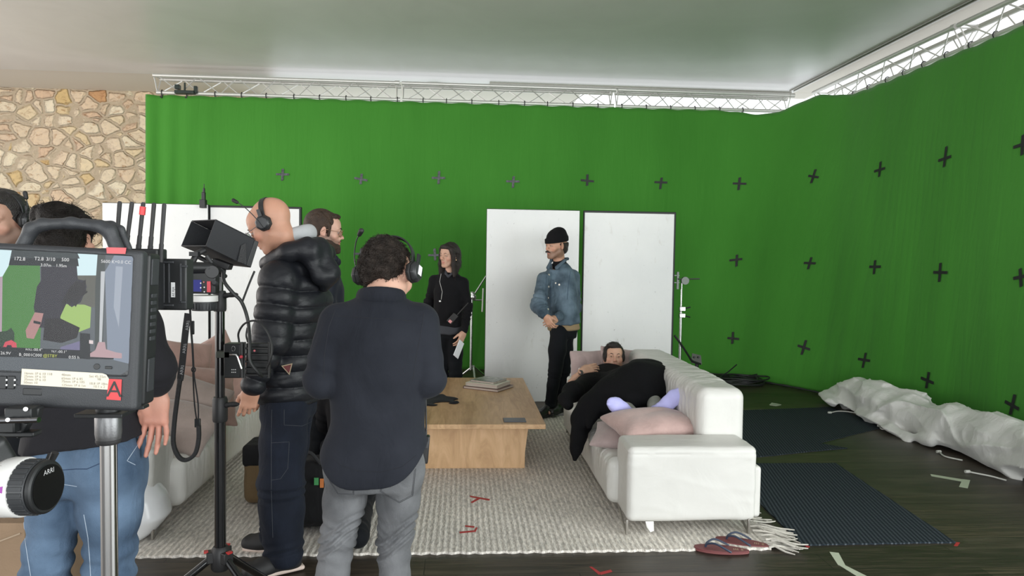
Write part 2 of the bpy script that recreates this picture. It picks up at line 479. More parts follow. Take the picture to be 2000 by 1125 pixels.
# ------------------------------------------------------------------ people
SKIN = {'fair': (0.56, 0.33, 0.245), 'tan': (0.47, 0.265, 0.18), 'olive': (0.50, 0.30, 0.21)}
def head(s, fr, fem=False, nose=1.0, smile=False):
    """head in its own frame: origin between the ears at eye height, y towards the face"""
    w = 0.94 if fem else 1.0
    s.ell((0, -0.020, 0.030), (0.074 * w, 0.094, 0.086), 0.02, '+', fr)
    s.ell((0, 0.026, -0.030), (0.060 * w, 0.062, 0.078), 0.035, '+', fr)
    s.ell((0, 0.048, 0.040), (0.056 * w, 0.042, 0.046), 0.03, '+', fr)           # forehead
    s.cap((-0.012, 0.070, -0.104), (0.012, 0.070, -0.104), 0.017 if not fem else 0.014, k=0.025, fr=fr)   # chin
    for q in (-1, 1):
        s.cap((q * 0.054 * w, -0.002, -0.058), (q * 0.018, 0.062, -0.100), 0.017 if not fem else 0.012, 0.013, 0.028, fr=fr)   # jaw
        s.ell((q * 0.043 * w, 0.058, -0.028), (0.020, 0.018, 0.020), 0.022, '+', fr)   # cheekbone
        s.cap((q * 0.012, 0.087, 0.017), (q * 0.046 * w, 0.073, 0.018), 0.0085, 0.007, 0.016, fr=fr)   # brow
        s.ell((q * 0.031, 0.096, -0.003), (0.018, 0.019, 0.012), 0.012, '-', fr)    # eye socket
    s.cap((0, 0.086, 0.008), (0, 0.106 + 0.004 * nose, -0.034), 0.0075, 0.0095 * nose, 0.010, fr=fr)
    for q in (-1, 1):
        s.ell((q * 0.0115, 0.098, -0.037), (0.0075, 0.010, 0.0075), 0.006, '+', fr)
        s.ell((q * 0.006, 0.105, -0.0445), (0.003, 0.005, 0.003), 0.003, '-', fr)
    s.ell((0, 0.074, -0.064), (0.028, 0.022, 0.025), 0.022, '+', fr)             # muzzle
    s.chain([(-0.023, 0.083, -0.0655), (-0.007, 0.0945, -0.0610), (0, 0.0955, -0.0618), (0.007, 0.0945, -0.0610), (0.023, 0.083, -0.0655)], [0.0026, 0.0048, 0.0046, 0.0048, 0.0026], 0.005, fr=fr)
    s.chain([(-0.021, 0.083, -0.0690), (0, 0.0945, -0.0738), (0.021, 0.083, -0.0690)], [0.0028, 0.0060, 0.0028], 0.005, fr=fr)
    s.chain([(-0.024, 0.086, -0.0672), (0, 0.1010, -0.0672), (0.024, 0.086, -0.0672)], [0.0012, 0.0016, 0.0012], 0.003, '-', fr=fr)
    for q in (-1, 1):
        for (sg, dz, r) in ((1, 0.0062, 0.0046), (-1, -0.0078, 0.0036)):          # eyelids
            s.chain([(q * 0.0175, 0.0815, -0.002), (q * 0.026, 0.0868, dz), (q * 0.036, 0.0862, dz), (q * 0.0455, 0.0765, 0.000)], [0.002, r, r, 0.002], 0.003, fr=fr)
        Re = rotz(q * -0.35) @ rotx(-0.12)
        s.ell((q * 0.079 * w, -0.010, -0.008), (0.0075, 0.018, 0.030), 0.006, '+', fr, Re)   # ear
        s.ell((q * 0.086 * w, -0.006, -0.004), (0.005, 0.010, 0.017), 0.004, '-', fr, Re)
        s.ell((q * 0.080 * w, -0.002, -0.030), (0.006, 0.008, 0.009), 0.005, '+', fr)
def face_tint(fr, skin, stubble=0.0, hairline=None, flush=0.12, hair=(0.02, 0.014, 0.01)):
    skin = np.array(skin); hair = np.array(hair)
    def tint(V):
        q = fr.inv(V); n = len(V); c = np.tile(skin, (n, 1))
        def blob(p, r, soft=0.5):
            d = np.sqrt((((q - np.array(p)) / np.array(r)) ** 2).sum(1)); return np.clip((1.0 + soft - d) / soft, 0, 1)[:, None]
        red = np.maximum.reduce([blob((0.045, 0.06, -0.035), (0.018, 0.03, 0.018)), blob((-0.045, 0.06, -0.035), (0.018, 0.03, 0.018)), blob((0, 0.108, -0.034), (0.012, 0.014, 0.014)), blob((0.088, 0, -0.01), (0.02, 0.03, 0.04)), blob((-0.088, 0, -0.01), (0.02, 0.03, 0.04))])
        c = c * (1 - flush * red) + flush * red * np.array([0.62, 0.20, 0.15])
        if stubble:
            jaw = np.maximum.reduce([blob((0, 0.06, -0.085), (0.062, 0.055, 0.034), 0.35), blob((0.05, 0.01, -0.07), (0.03, 0.05, 0.04), 0.4), blob((-0.05, 0.01, -0.07), (0.03, 0.05, 0.04), 0.4)])
            c = c * (1 - stubble * jaw) + stubble * jaw * (hair * 0.6 + 0.4 * skin * 0.5)
        lips = np.maximum(blob((0, 0.094, -0.0625), (0.021, 0.02, 0.0052), 0.3), blob((0, 0.092, -0.073), (0.019, 0.02, 0.0058), 0.3))
        c = c * (1 - 0.75 * lips) + 0.75 * lips * np.array([0.42, 0.16, 0.13])
        if hairline is not None:
            m = hairline(q)[:, None]; c = c * (1 - m) + m * hair
        return np.clip(c, 0, 1)
    return tint
def eyes(fr, parent, look=(0, 1, 0), iris=(0.10, 0.055, 0.03)):
    for q in (-1, 1):
        c = fr.p((q * 0.0315, 0.0752, -0.0005)); k = fr.k
        mb = MB(); prof = []
        axis = unit(fr.R @ np.array(look, float)); Rr = basis(np.array([0.3, 0.1, 1.0]) if abs(axis[2]) > .9 else (0, 0, 1), axis); Rr = np.stack([Rr[:, 0], Rr[:, 1], axis], 1)
        if np.linalg.det(Rr) < 0: Rr[:, 0] *= -1
        r = 0.0120 * k
        mb.lathe(c, [(r * math.sin(a) + 1e-5, r * math.cos(a)) for a in np.linspace(0, math.pi, 14)], 18, Rr)
        eb = mb.build('eye', mat('eye_white', (0.40, 0.37, 0.35), 0.3), parent)
        m2 = MB(); m2.lathe(c + axis * r * 0.90, [(1e-5, 0.0012 * k), (0.0054 * k, 0.0007 * k), (0.0056 * k, -0.002 * k)], 18, Rr)
        m2.build('iris', mat('iris_%d' % int(iris[0] * 100), iris, 0.2), eb)
        m3 = MB(); m3.lathe(c + axis * (r * 0.90 + 0.0013 * k), [(1e-5, 0.0003 * k), (0.0024 * k, 0)], 12, Rr)
        m3.build('pupil', mat('pupil', (0.004, 0.004, 0.004), 0.15), eb)
def brows(fr, parent, col, th=0.0032, name='eyebrow', dz=0.0):
    for q in (-1, 1):
        s = Sdf(); s.chain([(q * 0.014, 0.0960, 0.017 + dz), (q * 0.030, 0.0930, 0.0225 + dz), (q * 0.047, 0.0800, 0.017 + dz)], [th, th * 1.05, th * 0.5], 0.004, fr=fr)
        s.disp = lambda P: 0.0004 * noise(P, 900, 1); s.amp = 0.001
        s.build(name, mat('hair_%s' % str(col[0])[:6], col, 0.6, bump=0.6, bscale=500), parent, h=0.0022, smooth=1)
def hand(s, fr, side=1, curl=(0.35, 0.4, 0.45, 0.5), spread=0.06, thumb=(0.5, 0.3), k2=0.9, bendk=1.0):
    """hand: origin wrist, y along the fingers, z out of the back; side=+1 puts the thumb at +x"""
    s.box((0, 0.046, -0.002), (0.038, 0.044, 0.0135), 0.013, 0.014, '+', fr)
    s.cap((0, -0.02, 0), (0, 0.02, 0), 0.026, 0.027, 0.02, fr=fr, flat=((0, 0, 1), 0.72))
    s.ell((side * 0.026, 0.032, -0.010), (0.017, 0.030, 0.015), 0.012, '+', fr)      # ball of the thumb
    L = ((0.036, 0.027, 0.021), (0.041, 0.030, 0.022), (0.037, 0.028, 0.022), (0.029, 0.021, 0.019))
    for i in range(4):
        x = side * (0.029 - 0.0195 * i); y = (0.084, 0.089, 0.086, 0.078)[i]
        a = -side * spread * (i - 1.4); c = curl[i]
        p = np.array([x, y, 0.0]); r = (0.0090, 0.0092, 0.0088, 0.0078)[i]; ang = 0.0
        pts = [np.array([x * 0.85, y - 0.03, -0.001]), p]
        for j in range(3):
            ang += c * (0.75, 1.15, 0.75)[j] * bendk
            d = np.array([math.sin(a) * math.cos(ang), math.cos(a) * math.cos(ang), -math.sin(ang)])
            p = p + d * L[i][j]; pts.append(p)
        s.chain(pts[1:], [r, r * 0.95, r * 0.86, r * 0.72], 0.004, fr=fr)
        s.cap(pts[0], pts[1], r, r * 1.02, 0.006, fr=fr)
    t0 = np.array([side * 0.027, 0.018, -0.006]); a, b = thumb
    d1 = unit([side * math.sin(a + 0.25), math.cos(a + 0.25), -0.25 - b * 0.4]); t1 = t0 + d1 * 0.040
    d2 = unit([side * math.sin(a * 0.7), math.cos(a * 0.7), -0.2 - b * 0.8]); t2 = t1 + d2 * 0.030
    d3 = unit([side * math.sin(a * 0.35), math.cos(a * 0.35), -0.2 - b * 1.1]); t3 = t2 + d3 * 0.023
    s.chain([t0, t1, t2, t3], [0.0135, 0.0110, 0.0098, 0.0078], 0.006, fr=fr)
def limb_arm(s, S, E, W, k=1.0):
    S, E, W = [np.array(p, float) for p in (S, E, W)]
    s.chain([S, S + (E - S) * 0.45, E], [0.050 * k, 0.046 * k, 0.038 * k], 0.02)
    s.chain([E, E + (W - E) * 0.35, W], [0.038 * k, 0.040 * k, 0.025 * k], 0.015)
def limb_leg(s, H, K, A, k=1.0):
    H, K, A = [np.array(p, float) for p in (H, K, A)]
    s.chain([H, H + (K - H) * 0.4, K], [0.085 * k, 0.075 * k, 0.052 * k], 0.03)
    s.chain([K, K + (A - K) * 0.35, A], [0.052 * k, 0.056 * k, 0.036 * k], 0.02)
def foot(s, A, toe, k=1.0, L=0.18):
    A = np.array(A, float); t = unit(toe)
    s.chain([A, A + np.array([0, 0, -0.04]) - t * 0.035], [0.036 * k, 0.032 * k], 0.02)
    s.chain([A + np.array([0, 0, -0.03]), A + t * L * 0.55 + np.array([0, 0, -0.05]), A + t * L + np.array([0, 0, -0.058])], [0.036 * k, 0.032 * k, 0.022 * k], 0.02)
def torso(s, pel, chest, neck, right, k=1.0, depth=1.0):
    """trunk from the pelvis through the chest to the root of the neck"""
    pel, chest, neck = [np.array(p, float) for p in (pel, chest, neck)]
    z = unit(neck - pel); x = unit(np.array(right) - z * (np.array(right) @ z)); y = np.cross(z, x); R = np.stack([x, y, z], 1)
    L = np.linalg.norm(neck - pel); fr = F(pel, R); c = fr.inv(chest[None])[0]
    s.loft([(-0.10, 0, 0, 0.12 * k, 0.09 * k * depth), (0.0, 0, 0, 0.155 * k, 0.108 * k * depth), (L * 0.30, c[0] * 0.3, c[1] * 0.4, 0.135 * k, 0.095 * k * depth), (L * 0.68, c[0], c[1], 0.155 * k, 0.112 * k * depth), (L * 0.88, c[0] * 0.6, c[1] * 0.6, 0.150 * k, 0.085 * k * depth), (L * 1.0, 0, 0, 0.075 * k, 0.06 * k * depth)], 0.03, '+', fr, rnd=0.04)
    return fr
def neck_part(s, base, headfr, r=0.056):
    b = np.array(base, float); s.chain([b, headfr.p((0, -0.022, -0.07)), headfr.p((0, -0.020, -0.02))], [r * 1.08, r * 0.98, r], 0.03)
def body(name, label, J, hf, skin, fem=False, tint=None, hands=(None, None), k=1.0, h=0.0042, legs=True, feet=True, extra=None, loc=None, depth=1.0, hidehead=False):
    """one continuous body under the clothes; J: dict of joints"""
    s = Sdf(); head(s, hf, fem); neck_part(s, J['neck'], hf, 0.049 if fem else 0.056)
    torso(s, J['pel'], J['chest'], J['neck'], J['right'], k * 0.86, depth)
    for i, q in enumerate(('L', 'R')):
        if 'S' + q in J:
            s.cap(np.array(J['neck']) + (np.array(J['chest']) - np.array(J['neck'])) * 0.32, J['S' + q], 0.036 * k, 0.036 * k, 0.03)
            limb_arm(s, J['S' + q], J['E' + q], J['W' + q], k * 0.86)
            if hands[i] is not None: hand(s, *hands[i][0], **hands[i][1])
        if legs and 'H' + q in J:
            limb_leg(s, J['H' + q], J['K' + q], J['A' + q], k * 0.74)
            if feet: foot(s, J['A' + q], J['T' + q], k)
    if extra: extra(s)
    o = s.build(name, vcol_mat('skin'), None, h=h, smooth=1, tint=tint or face_tint(hf, skin), origin=loc)
    return tag(o, label, 'person')
def wr(frq, amp, P, seed=0, st=(1, 1, 0.5)): return amp * (ridged(P, frq, seed, st) - 0.3)
def sleeve(s, S, E, W, r=(0.075, 0.068, 0.062, 0.05, 0.042), cut=0.0, k=0.03, folds=0.006, seed=0, n=5, **kw):
    """sleeve with folds that gather round the elbow and the cuff"""
    S, E, W = [np.array(p, float) for p in (S, E, W)]; We = W - unit(W - E) * cut
    def mu(t, P): return folds * (np.sin(t * n * 6.28 + 3 * noise(P, 14, 1, 0.5, seed)) * np.clip((t - 0.4) * 2, 0, 1) + 0.5 * noise(P, 25, 1, 0.5, seed + 3))
    def ml(t, P): return folds * (np.sin(t * n * 6.0 + 3 * noise(P, 14, 1, 0.5, seed + 1)) * np.clip(1.1 - t * 0.9, 0, 1) + 0.5 * noise(P, 25, 1, 0.5, seed + 5))
    s.chain([S, E], [r[0], r[2]], k, mod=mu, **kw); s.chain([E, We], [r[2], r[4]], k * 0.8, mod=ml, **kw)
def trouser(s, H, K, A, r=(0.10, 0.085, 0.065, 0.06, 0.058), cut=0.0, folds=0.006, seed=0, k=0.03, stack=1.0, n=4):
    H, K, A = [np.array(p, float) for p in (H, K, A)]; A = A - unit(A - K) * cut
    def mu(t, P): return folds * (0.8 * np.sin(t * n * 6.28 + 4 * noise(P, 9, 1, 0.5, seed)) * np.clip((t - 0.55) * 2.2, 0, 1) + 0.5 * noise(P * np.array([1, 1, .5]), 18, 1, 0.5, seed + 2))
    def ml(t, P): return folds * (stack * np.sin(t * 8 * 6.28 + 4 * noise(P, 12, 1, 0.5, seed + 3)) * (np.clip(1 - 3 * t, 0, 1) + np.clip((t - 0.7) * 3, 0, 1)) + 0.5 * noise(P * np.array([1, 1, .5]), 16, 1, 0.5, seed + 5))
    M = H + (K - H) * 0.45; C = K + (A - K) * 0.4
    s.cap(H, M, r[0], r[1], k, mod=lambda t, P: mu(t * 0.45, P)); s.cap(M, K, r[1], r[2], k, mod=lambda t, P: mu(0.45 + t * 0.55, P))
    s.cap(K, C, r[2], r[3], k * 0.7, mod=lambda t, P: ml(t * 0.4, P)); s.cap(C, A, r[3], r[4], k * 0.7, mod=lambda t, P: ml(0.4 + t * 0.6, P))
def cutplane(s, p, n, k=0.0):
    """keep only the side the normal does not point to"""
    p = np.array(p, float); n = unit(n)
    s.ops.append((lambda P: -((P - p) @ n), np.full(3, -1e3), np.full(3, 1e3), '-', k)); return s
# ------------------------------------------------------------------ the room
def node_mat(name, rough=0.6, spec=0.5):
    m, nt, b = _principled(name); b.inputs['Roughness'].default_value = rough; b.inputs['Specular IOR Level'].default_value = spec
    MATS[name] = m; return m, nt.nodes, nt.links, b
def mapping(N, L, scale=(1, 1, 1), rot=(0, 0, 0), loc=(0, 0, 0)):
    tc = N.new('ShaderNodeTexCoord'); mp = N.new('ShaderNodeMapping')
    mp.inputs['Scale'].default_value = scale; mp.inputs['Rotation'].default_value = rot; mp.inputs['Location'].default_value = loc
    L.new(tc.outputs['Object'], mp.inputs['Vector']); return mp.outputs[0]
def ramp(N, L, src, stops):
    r = N.new('ShaderNodeValToRGB'); e = r.color_ramp.elements
    while len(e) > 1: e.remove(e[-1])
    e[0].position = stops[0][0]; e[0].color = (*stops[0][1], 1)
    for p, c in stops[1:]: q = e.new(p); q.color = (*c, 1)
    L.new(src, r.inputs[0]); return r.outputs[0]
def mixc(N, L, a, b, f, mode='MIX'):
    m = N.new('ShaderNodeMix'); m.data_type = 'RGBA'; m.blend_type = mode
    for i, v in ((0, f), (6, a), (7, b)):
        if hasattr(v, 'is_linked') or hasattr(v, 'links'): L.new(v, m.inputs[i])
        else: m.inputs[i].default_value = v if i == 0 else (*v, 1)
    return m.outputs[2]
def bumpn(N, L, h, b, strength=0.3, dist=0.01, prev=None):
    bp = N.new('ShaderNodeBump'); bp.inputs['Strength'].default_value = strength; bp.inputs['Distance'].default_value = dist
    L.new(h, bp.inputs['Height'])
    if prev is not None: L.new(prev, bp.inputs['Normal'])
    L.new(bp.outputs[0], b.inputs['Normal']); return bp.outputs[0]
def noisen(N, L, vec, scale, detail=4, dist=0.0, rough=0.5):
    n = N.new('ShaderNodeTexNoise'); n.inputs['Scale'].default_value = scale; n.inputs['Detail'].default_value = detail
    n.inputs['Distortion'].default_value = dist; n.inputs['Roughness'].default_value = rough; L.new(vec, n.inputs['Vector']); return n

def wood_floor_mat():
    m, N, L, b = node_mat('dark_floorboards', 0.38, 0.45)
    v = mapping(N, L)
    br = N.new('ShaderNodeTexBrick'); L.new(v, br.inputs['Vector'])
    br.inputs['Scale'].default_value = 1.0; br.inputs['Brick Width'].default_value = 2.1; br.inputs['Row Height'].default_value = 0.19
    br.inputs['Mortar Size'].default_value = 0.0028; br.inputs['Mortar Smooth'].default_value = 0.1; br.offset = 0.37
    br.inputs['Color1'].default_value = (0.0, 0.0, 0.0, 1); br.inputs['Color2'].default_value = (1, 1, 1, 1); br.inputs['Mortar'].default_value = (0.5, 0.5, 0.5, 1)
    g = noisen(N, L, mapping(N, L, (1.1, 22, 1)), 2.6, 8, 1.2, 0.62)
    wear = noisen(N, L, mapping(N, L, (0.8, 5, 1)), 1.7, 6, 0.4, 0.6)
    c1 = ramp(N, L, g.outputs['Fac'], [(0.28, (0.014, 0.011, 0.008)), (0.5, (0.038, 0.029, 0.021)), (0.68, (0.085, 0.064, 0.046)), (0.85, (0.14, 0.108, 0.078))])
    c2 = mixc(N, L, c1, (0.065, 0.049, 0.034), 0.0)
    pl = ramp(N, L, br.outputs['Color'], [(0.0, (0.72, 0.72, 0.72)), (1.0, (1.35, 1.3, 1.22))])
    c3 = mixc(N, L, c1, pl, 1.0, 'MULTIPLY')
    wf = ramp(N, L, wear.outputs['Fac'], [(0.5, (0, 0, 0)), (0.72, (0.55, 0.55, 0.55))])
    c4 = mixc(N, L, c3, (0.12, 0.095, 0.07), wf)
    mf = ramp(N, L, br.outputs['Fac'], [(0.0, (0, 0, 0)), (1.0, (0.85, 0.85, 0.85))])
    c5 = mixc(N, L, c4, (0.006, 0.005, 0.004), mf)
    L.new(c5, b.inputs['Base Color'])
    rr = N.new('ShaderNodeMapRange'); rr.inputs[3].default_value = 0.30; rr.inputs[4].default_value = 0.55; L.new(g.outputs['Fac'], rr.inputs[0]); L.new(rr.outputs[0], b.inputs['Roughness'])
    p = bumpn(N, L, g.outputs['Fac'], b, 0.25, 0.003)
    inv = N.new('ShaderNodeMath'); inv.operation = 'SUBTRACT'; inv.inputs[0].default_value = 1; L.new(br.outputs['Fac'], inv.inputs[1])
    bumpn(N, L, inv.outputs[0], b, 0.6, 0.003, p)
    return m
def stone_mat():
    m, N, L, b = node_mat('honey_rubble_stone', 0.85, 0.25)
    v0 = mapping(N, L, (1.0, 1.0, 1.28))
    dn = noisen(N, L, v0, 3.2, 3)
    vm = N.new('ShaderNodeVectorMath'); vm.operation = 'SCALE'; vm.inputs['Scale'].default_value = 0.16
    sb = N.new('ShaderNodeVectorMath'); sb.operation = 'SUBTRACT'; sb.inputs[1].default_value = (0.5, 0.5, 0.5)
    L.new(dn.outputs['Color'], sb.inputs[0]); L.new(sb.outputs[0], vm.inputs[0])
    ad = N.new('ShaderNodeVectorMath'); ad.operation = 'ADD'; L.new(v0, ad.inputs[0]); L.new(vm.outputs[0], ad.inputs[1])
    fl = N.new('ShaderNodeVectorMath'); fl.operation = 'MULTIPLY'; fl.inputs[1].default_value = (1, 0, 1); L.new(ad.outputs[0], fl.inputs[0])
    ve = N.new('ShaderNodeTexVoronoi'); ve.feature = 'DISTANCE_TO_EDGE'; ve.inputs['Scale'].default_value = 3.75; ve.inputs['Randomness'].default_value = 0.85; L.new(fl.outputs[0], ve.inputs['Vector'])
    vc = N.new('ShaderNodeTexVoronoi'); vc.inputs['Scale'].default_value = 3.75; vc.inputs['Randomness'].default_value = 0.85; L.new(fl.outputs[0], vc.inputs['Vector'])
    rn = noisen(N, L, v0, 16, 3)
    ea = N.new('ShaderNodeMath'); ea.operation = 'MULTIPLY_ADD'; ea.inputs[1].default_value = 0.06; L.new(rn.outputs['Fac'], ea.inputs[0]); L.new(ve.outputs['Distance'], ea.inputs[2])
    mask = N.new('ShaderNodeMapRange'); mask.inputs[1].default_value = 0.062; mask.inputs[2].default_value = 0.098; mask.interpolation_type = 'SMOOTHSTEP'; L.new(ea.outputs[0], mask.inputs[0])
    sp = N.new('ShaderNodeSeparateColor'); L.new(vc.outputs['Color'], sp.inputs[0])
    sc = ramp(N, L, sp.outputs[0], [(0.0, (0.66, 0.52, 0.37)), (0.3, (0.74, 0.62, 0.46)), (0.55, (0.64, 0.45, 0.31)), (0.75, (0.78, 0.68, 0.52)), (0.95, (0.64, 0.46, 0.24)), (0.975, (0.62, 0.44, 0.2)), (1.0, (0.5, 0.22, 0.13))])
    fn = noisen(N, L, v0, 11, 8, 0.8, 0.7)
    spot = ramp(N, L, fn.outputs['Fac'], [(0.33, (0.62, 0.46, 0.34)), (0.47, (1, 1, 1)), (0.62, (1.12, 1.1, 1.05))])
    sc = mixc(N, L, sc, spot, 1.0, 'MULTIPLY')
    mort = noisen(N, L, v0, 30, 4)
    mc = ramp(N, L, mort.outputs['Fac'], [(0.3, (0.46, 0.36, 0.25)), (0.7, (0.55, 0.44, 0.32))])
    L.new(mixc(N, L, mc, sc, mask.outputs[0]), b.inputs['Base Color'])
    hm = N.new('ShaderNodeMapRange'); hm.inputs[1].default_value = 0.05; hm.inputs[2].default_value = 0.17; hm.interpolation_type = 'SMOOTHERSTEP'; L.new(ea.outputs[0], hm.inputs[0])
    p = bumpn(N, L, hm.outputs[0], b, 1.0, 0.035)
    bumpn(N, L, fn.outputs['Fac'], b, 0.6, 0.02, p)
    return m
def ceiling_mat():
    m, N, L, b = node_mat('smooth_ceiling_plaster', 0.34, 0.55)
    v = mapping(N, L); n = noisen(N, L, v, 0.9, 5, 1.5)
    L.new(ramp(N, L, n.outputs['Fac'], [(0.3, (0.66, 0.65, 0.635)), (0.7, (0.72, 0.71, 0.695))]), b.inputs['Base Color'])
    bumpn(N, L, noisen(N, L, v, 2.2, 4).outputs['Fac'], b, 0.12, 0.03)
    return m
def struct(name, mb, m, bevel=0.0, **kw):
    o = mb.build(name, m, None, bevel=bevel, **kw); o['kind'] = 'structure'; return o
struct('floor', MB().box((-1.5, 3.5, -0.1), (9.5, 9.0, 0.1)), wood_floor_mat(), smooth=False)
struct('ceiling', MB().box((-2.05, 2.825, 4.25), (6.95, 7.825, 0.15)), ceiling_mat(), smooth=False)
soff = mat('outer_soffit_render', (0.74, 0.69, 0.62), 0.7, bump=0.05, bscale=30)
# porch roof beyond the ceiling: deep on the stone-wall side, a narrow lip along the open sides
sf = MB(); sf.box((-3.6, 11.50, 4.24), (5.4, 0.80, 0.10)); sf.box((3.57, 10.90, 4.24), (1.77, 0.20, 0.10)); sf.box((5.14, 10.9, 4.238), (0.20, 0.20, 0.10)); sf.box((5.14, 2.8, 4.24), (0.20, 7.9, 0.10))
struct('trim_1', sf, soff, smooth=False)
tr = MB()
for dy in (0.0, 0.05, 0.10): tr.box((2.6, 10.50 + dy, 4.090), (2.25, 0.008, 0.012))
struct('trim_2', tr, mat('window_track_metal', (0.30, 0.29, 0.26), 0.45, 0.6))
tr = MB()
for dx in (0.0, 0.06): tr.box((4.78 + dx, 5.2, 4.092), (0.007, 5.2, 0.010))
struct('trim_3', tr, MATS['window_track_metal'])
struct('wall_back', MB().box((-6.3, 12.15, 2.1), (3.1, 0.15, 2.1)), stone_mat(), smooth=False)
cs = MB().lathe((0, 0, 0), [(0.17, 0), (0.17, -0.012), (0.155, -0.02), (0.01, -0.02)], 36)
spk = MB(); c_ = on_z(850, 166, 4.1); spk.lathe(c_ , [(0.165, 0), (0.165, -0.010), (0.15, -0.018), (0.001, -0.018)], 40)
tag(spk.build('ceiling_speaker', mat('ceiling_speaker_grille', (0.42, 0.40, 0.37), 0.6, bump=0.5, bscale=900)), 'round flush grille set in the ceiling edge above the middle of the truss', 'speaker')

# ------------------------------------------------------------------ green screen
_top = bez([(-4.36, 10.22), (-2, 10.17), (1, 10.16), (3.4, 10.13), (4.05, 10.02), (4.55, 9.72), (4.88, 9.15), (4.96, 8.3), (4.975, 6.5), (4.98, 4.5), (4.98, 2.6)], 160)
_bot = bez([(-4.30, 10.06), (-2, 10.02), (1, 10.00), (2.5, 9.98), (3.35, 9.76), (3.86, 9.07), (4.26, 8.34), (4.57, 7.3), (4.67, 6.25), (4.70, 4.5), (4.72, 2.6)], 160)
def resample(P, n):
    P = np.array(P)[:, :2]; d = np.r_[0, np.cumsum(np.linalg.norm(np.diff(P, axis=0), axis=1))]; d /= d[-1]
    t = np.linspace(0, 1, n); return np.stack([np.interp(t, d, P[:, j]) for j in (0, 1)], 1)
NU, NV = 620, 64
T_ = resample(_top, NU); B_ = resample(_bot, NU)
sl = np.r_[0, np.cumsum(np.linalg.norm(np.diff(T_, axis=0), axis=1))]
GV = np.zeros((NU, NV, 3)); vv = np.linspace(0, 1, NV)
dirn = np.gradient(T_, axis=0); dirn /= np.linalg.norm(dirn, axis=1)[:, None]; nrm = np.stack([dirn[:, 1], -dirn[:, 0]], 1)   # towards the room
ztop = 3.715 + 0.0 * sl
ztop = ztop - 0.07 * np.exp(-((sl - 8.6) / 0.35) ** 2) + 0.006 * np.cos(sl * 2 * math.pi / 0.36)
ztop = ztop + 0.10 * np.exp(-((sl - 9.35) / 0.35) ** 2)
for j, v in enumerate(vv):
    w = v ** 0.8
    xy = T_ * (1 - w) + B_ * w
    s_ = sl
    f = 0.006 * np.sin(s_ * 9.1 + 1.5 * np.sin(s_ * 0.7)) * (0.3 + v) + 0.0022 * np.sin(s_ * 21 + 5 * np.sin(s_ * 1.1 + v * 2)) * np.clip(v * 1.6 - 0.3, 0, 1)
    f += 0.055 * np.sin(s_ * 24 + 0.8 * v) * np.exp(-s_ / 0.42) * (0.35 + 0.9 * v)
    g = 0.5 + 0.5 * np.sin(s_ * 1.7 + 1.1); hh = np.sin(s_ * 62 + 5 * np.sin(s_ * 3.3) + v * 3 * np.sin(s_ * 5))
    f += 0.0045 * np.maximum(hh, 0) ** 5 * g ** 2 * np.clip(np.sin(math.pi * v) * 1.2 - 0.1, 0, 1) * (s_ > 6.5)
    f += 0.03 * v * v * np.sin(s_ * 3.0)
    xy = xy + nrm * f[:, None]
    GV[:, j, :2] = xy; GV[:, j, 2] = ztop * (1 - v) - 0.004 * v
me = bpy.data.meshes.new('green_screen')
fs = [(i * NV + j, i * NV + j + 1, (i + 1) * NV + j + 1, (i + 1) * NV + j) for i in range(NU - 1) for j in range(NV - 1)]
_o = np.array([0.5, 9.9, 0.0]); me.from_pydata([tuple(p) for p in (GV.reshape(-1, 3) - _o)], [], fs); me.shade_smooth()
m, N, L, b = node_mat('chroma_green_cloth', 0.82, 0.2)
v_ = mapping(N, L, (1, 1, 0.35)); n1 = noisen(N, L, v_, 1.1, 4)
L.new(ramp(N, L, n1.outputs['Fac'], [(0.3, (0.046, 0.210, 0.023)), (0.7, (0.058, 0.250, 0.030))]), b.inputs['Base Color'])
b.inputs['Sheen Weight'].default_value = 0.1
n2 = noisen(N, L, mapping(N, L, (4.5, 4.5, 0.5)), 2.2, 5, 0.8)
bumpn(N, L, n2.outputs['Fac'], b, 0.16, 0.05)
gs = link('green_screen', me, m); gs.location = _o
sd = gs.modifiers.new('thickness', 'SOLIDIFY'); sd.thickness = 0.004; sd.offset = 0
tag(gs, 'huge chroma green cloth backdrop hanging from the trusses and curving round the right corner', 'backdrop')
# where the cloth is seen at a pixel: nearest grid vertex
_GP = GV.reshape(-1, 3) - CO; _z = _GP @ _f; _a = FPX * (_GP @ _r) / _z; _b = FPX * (_GP @ _d) / _z
_gx = _cx + _a * _c0 - _b * _s0; _gy = _cy + _a * _s0 + _b * _c0
def on_cloth(px, py):
    i = int(np.argmin(np.where(_z > 0, (_gx - px) ** 2 + (_gy - py) ** 2, 1e9))); u, v = divmod(i, NV); u = min(max(u, 2), NU - 3); v = min(max(v, 1), NV - 2)
    X = unit(GV[u + 2, v] - GV[u - 2, v]); Z = unit(GV[u, v - 1] - GV[u, v + 1]); n = unit(np.cross(X, Z))
    if n @ (CO - GV[u, v]) < 0: n = -n
    # exact point: ray / tangent plane
    a, b2 = _unroll(px, py); d = _f * FPX + _r * a + _d * b2
    t = ((GV[u, v] - CO) @ n) / (d @ n)
    return CO + d * t, X, Z, n
tape = mat('black_gaffer_tape', (0.012, 0.012, 0.014), 0.5, bump=0.3, bscale=300)
tape2 = mat('scuffed_grey_black_tape', (0.045, 0.048, 0.055), 0.4, var=0.97, vscale=30)
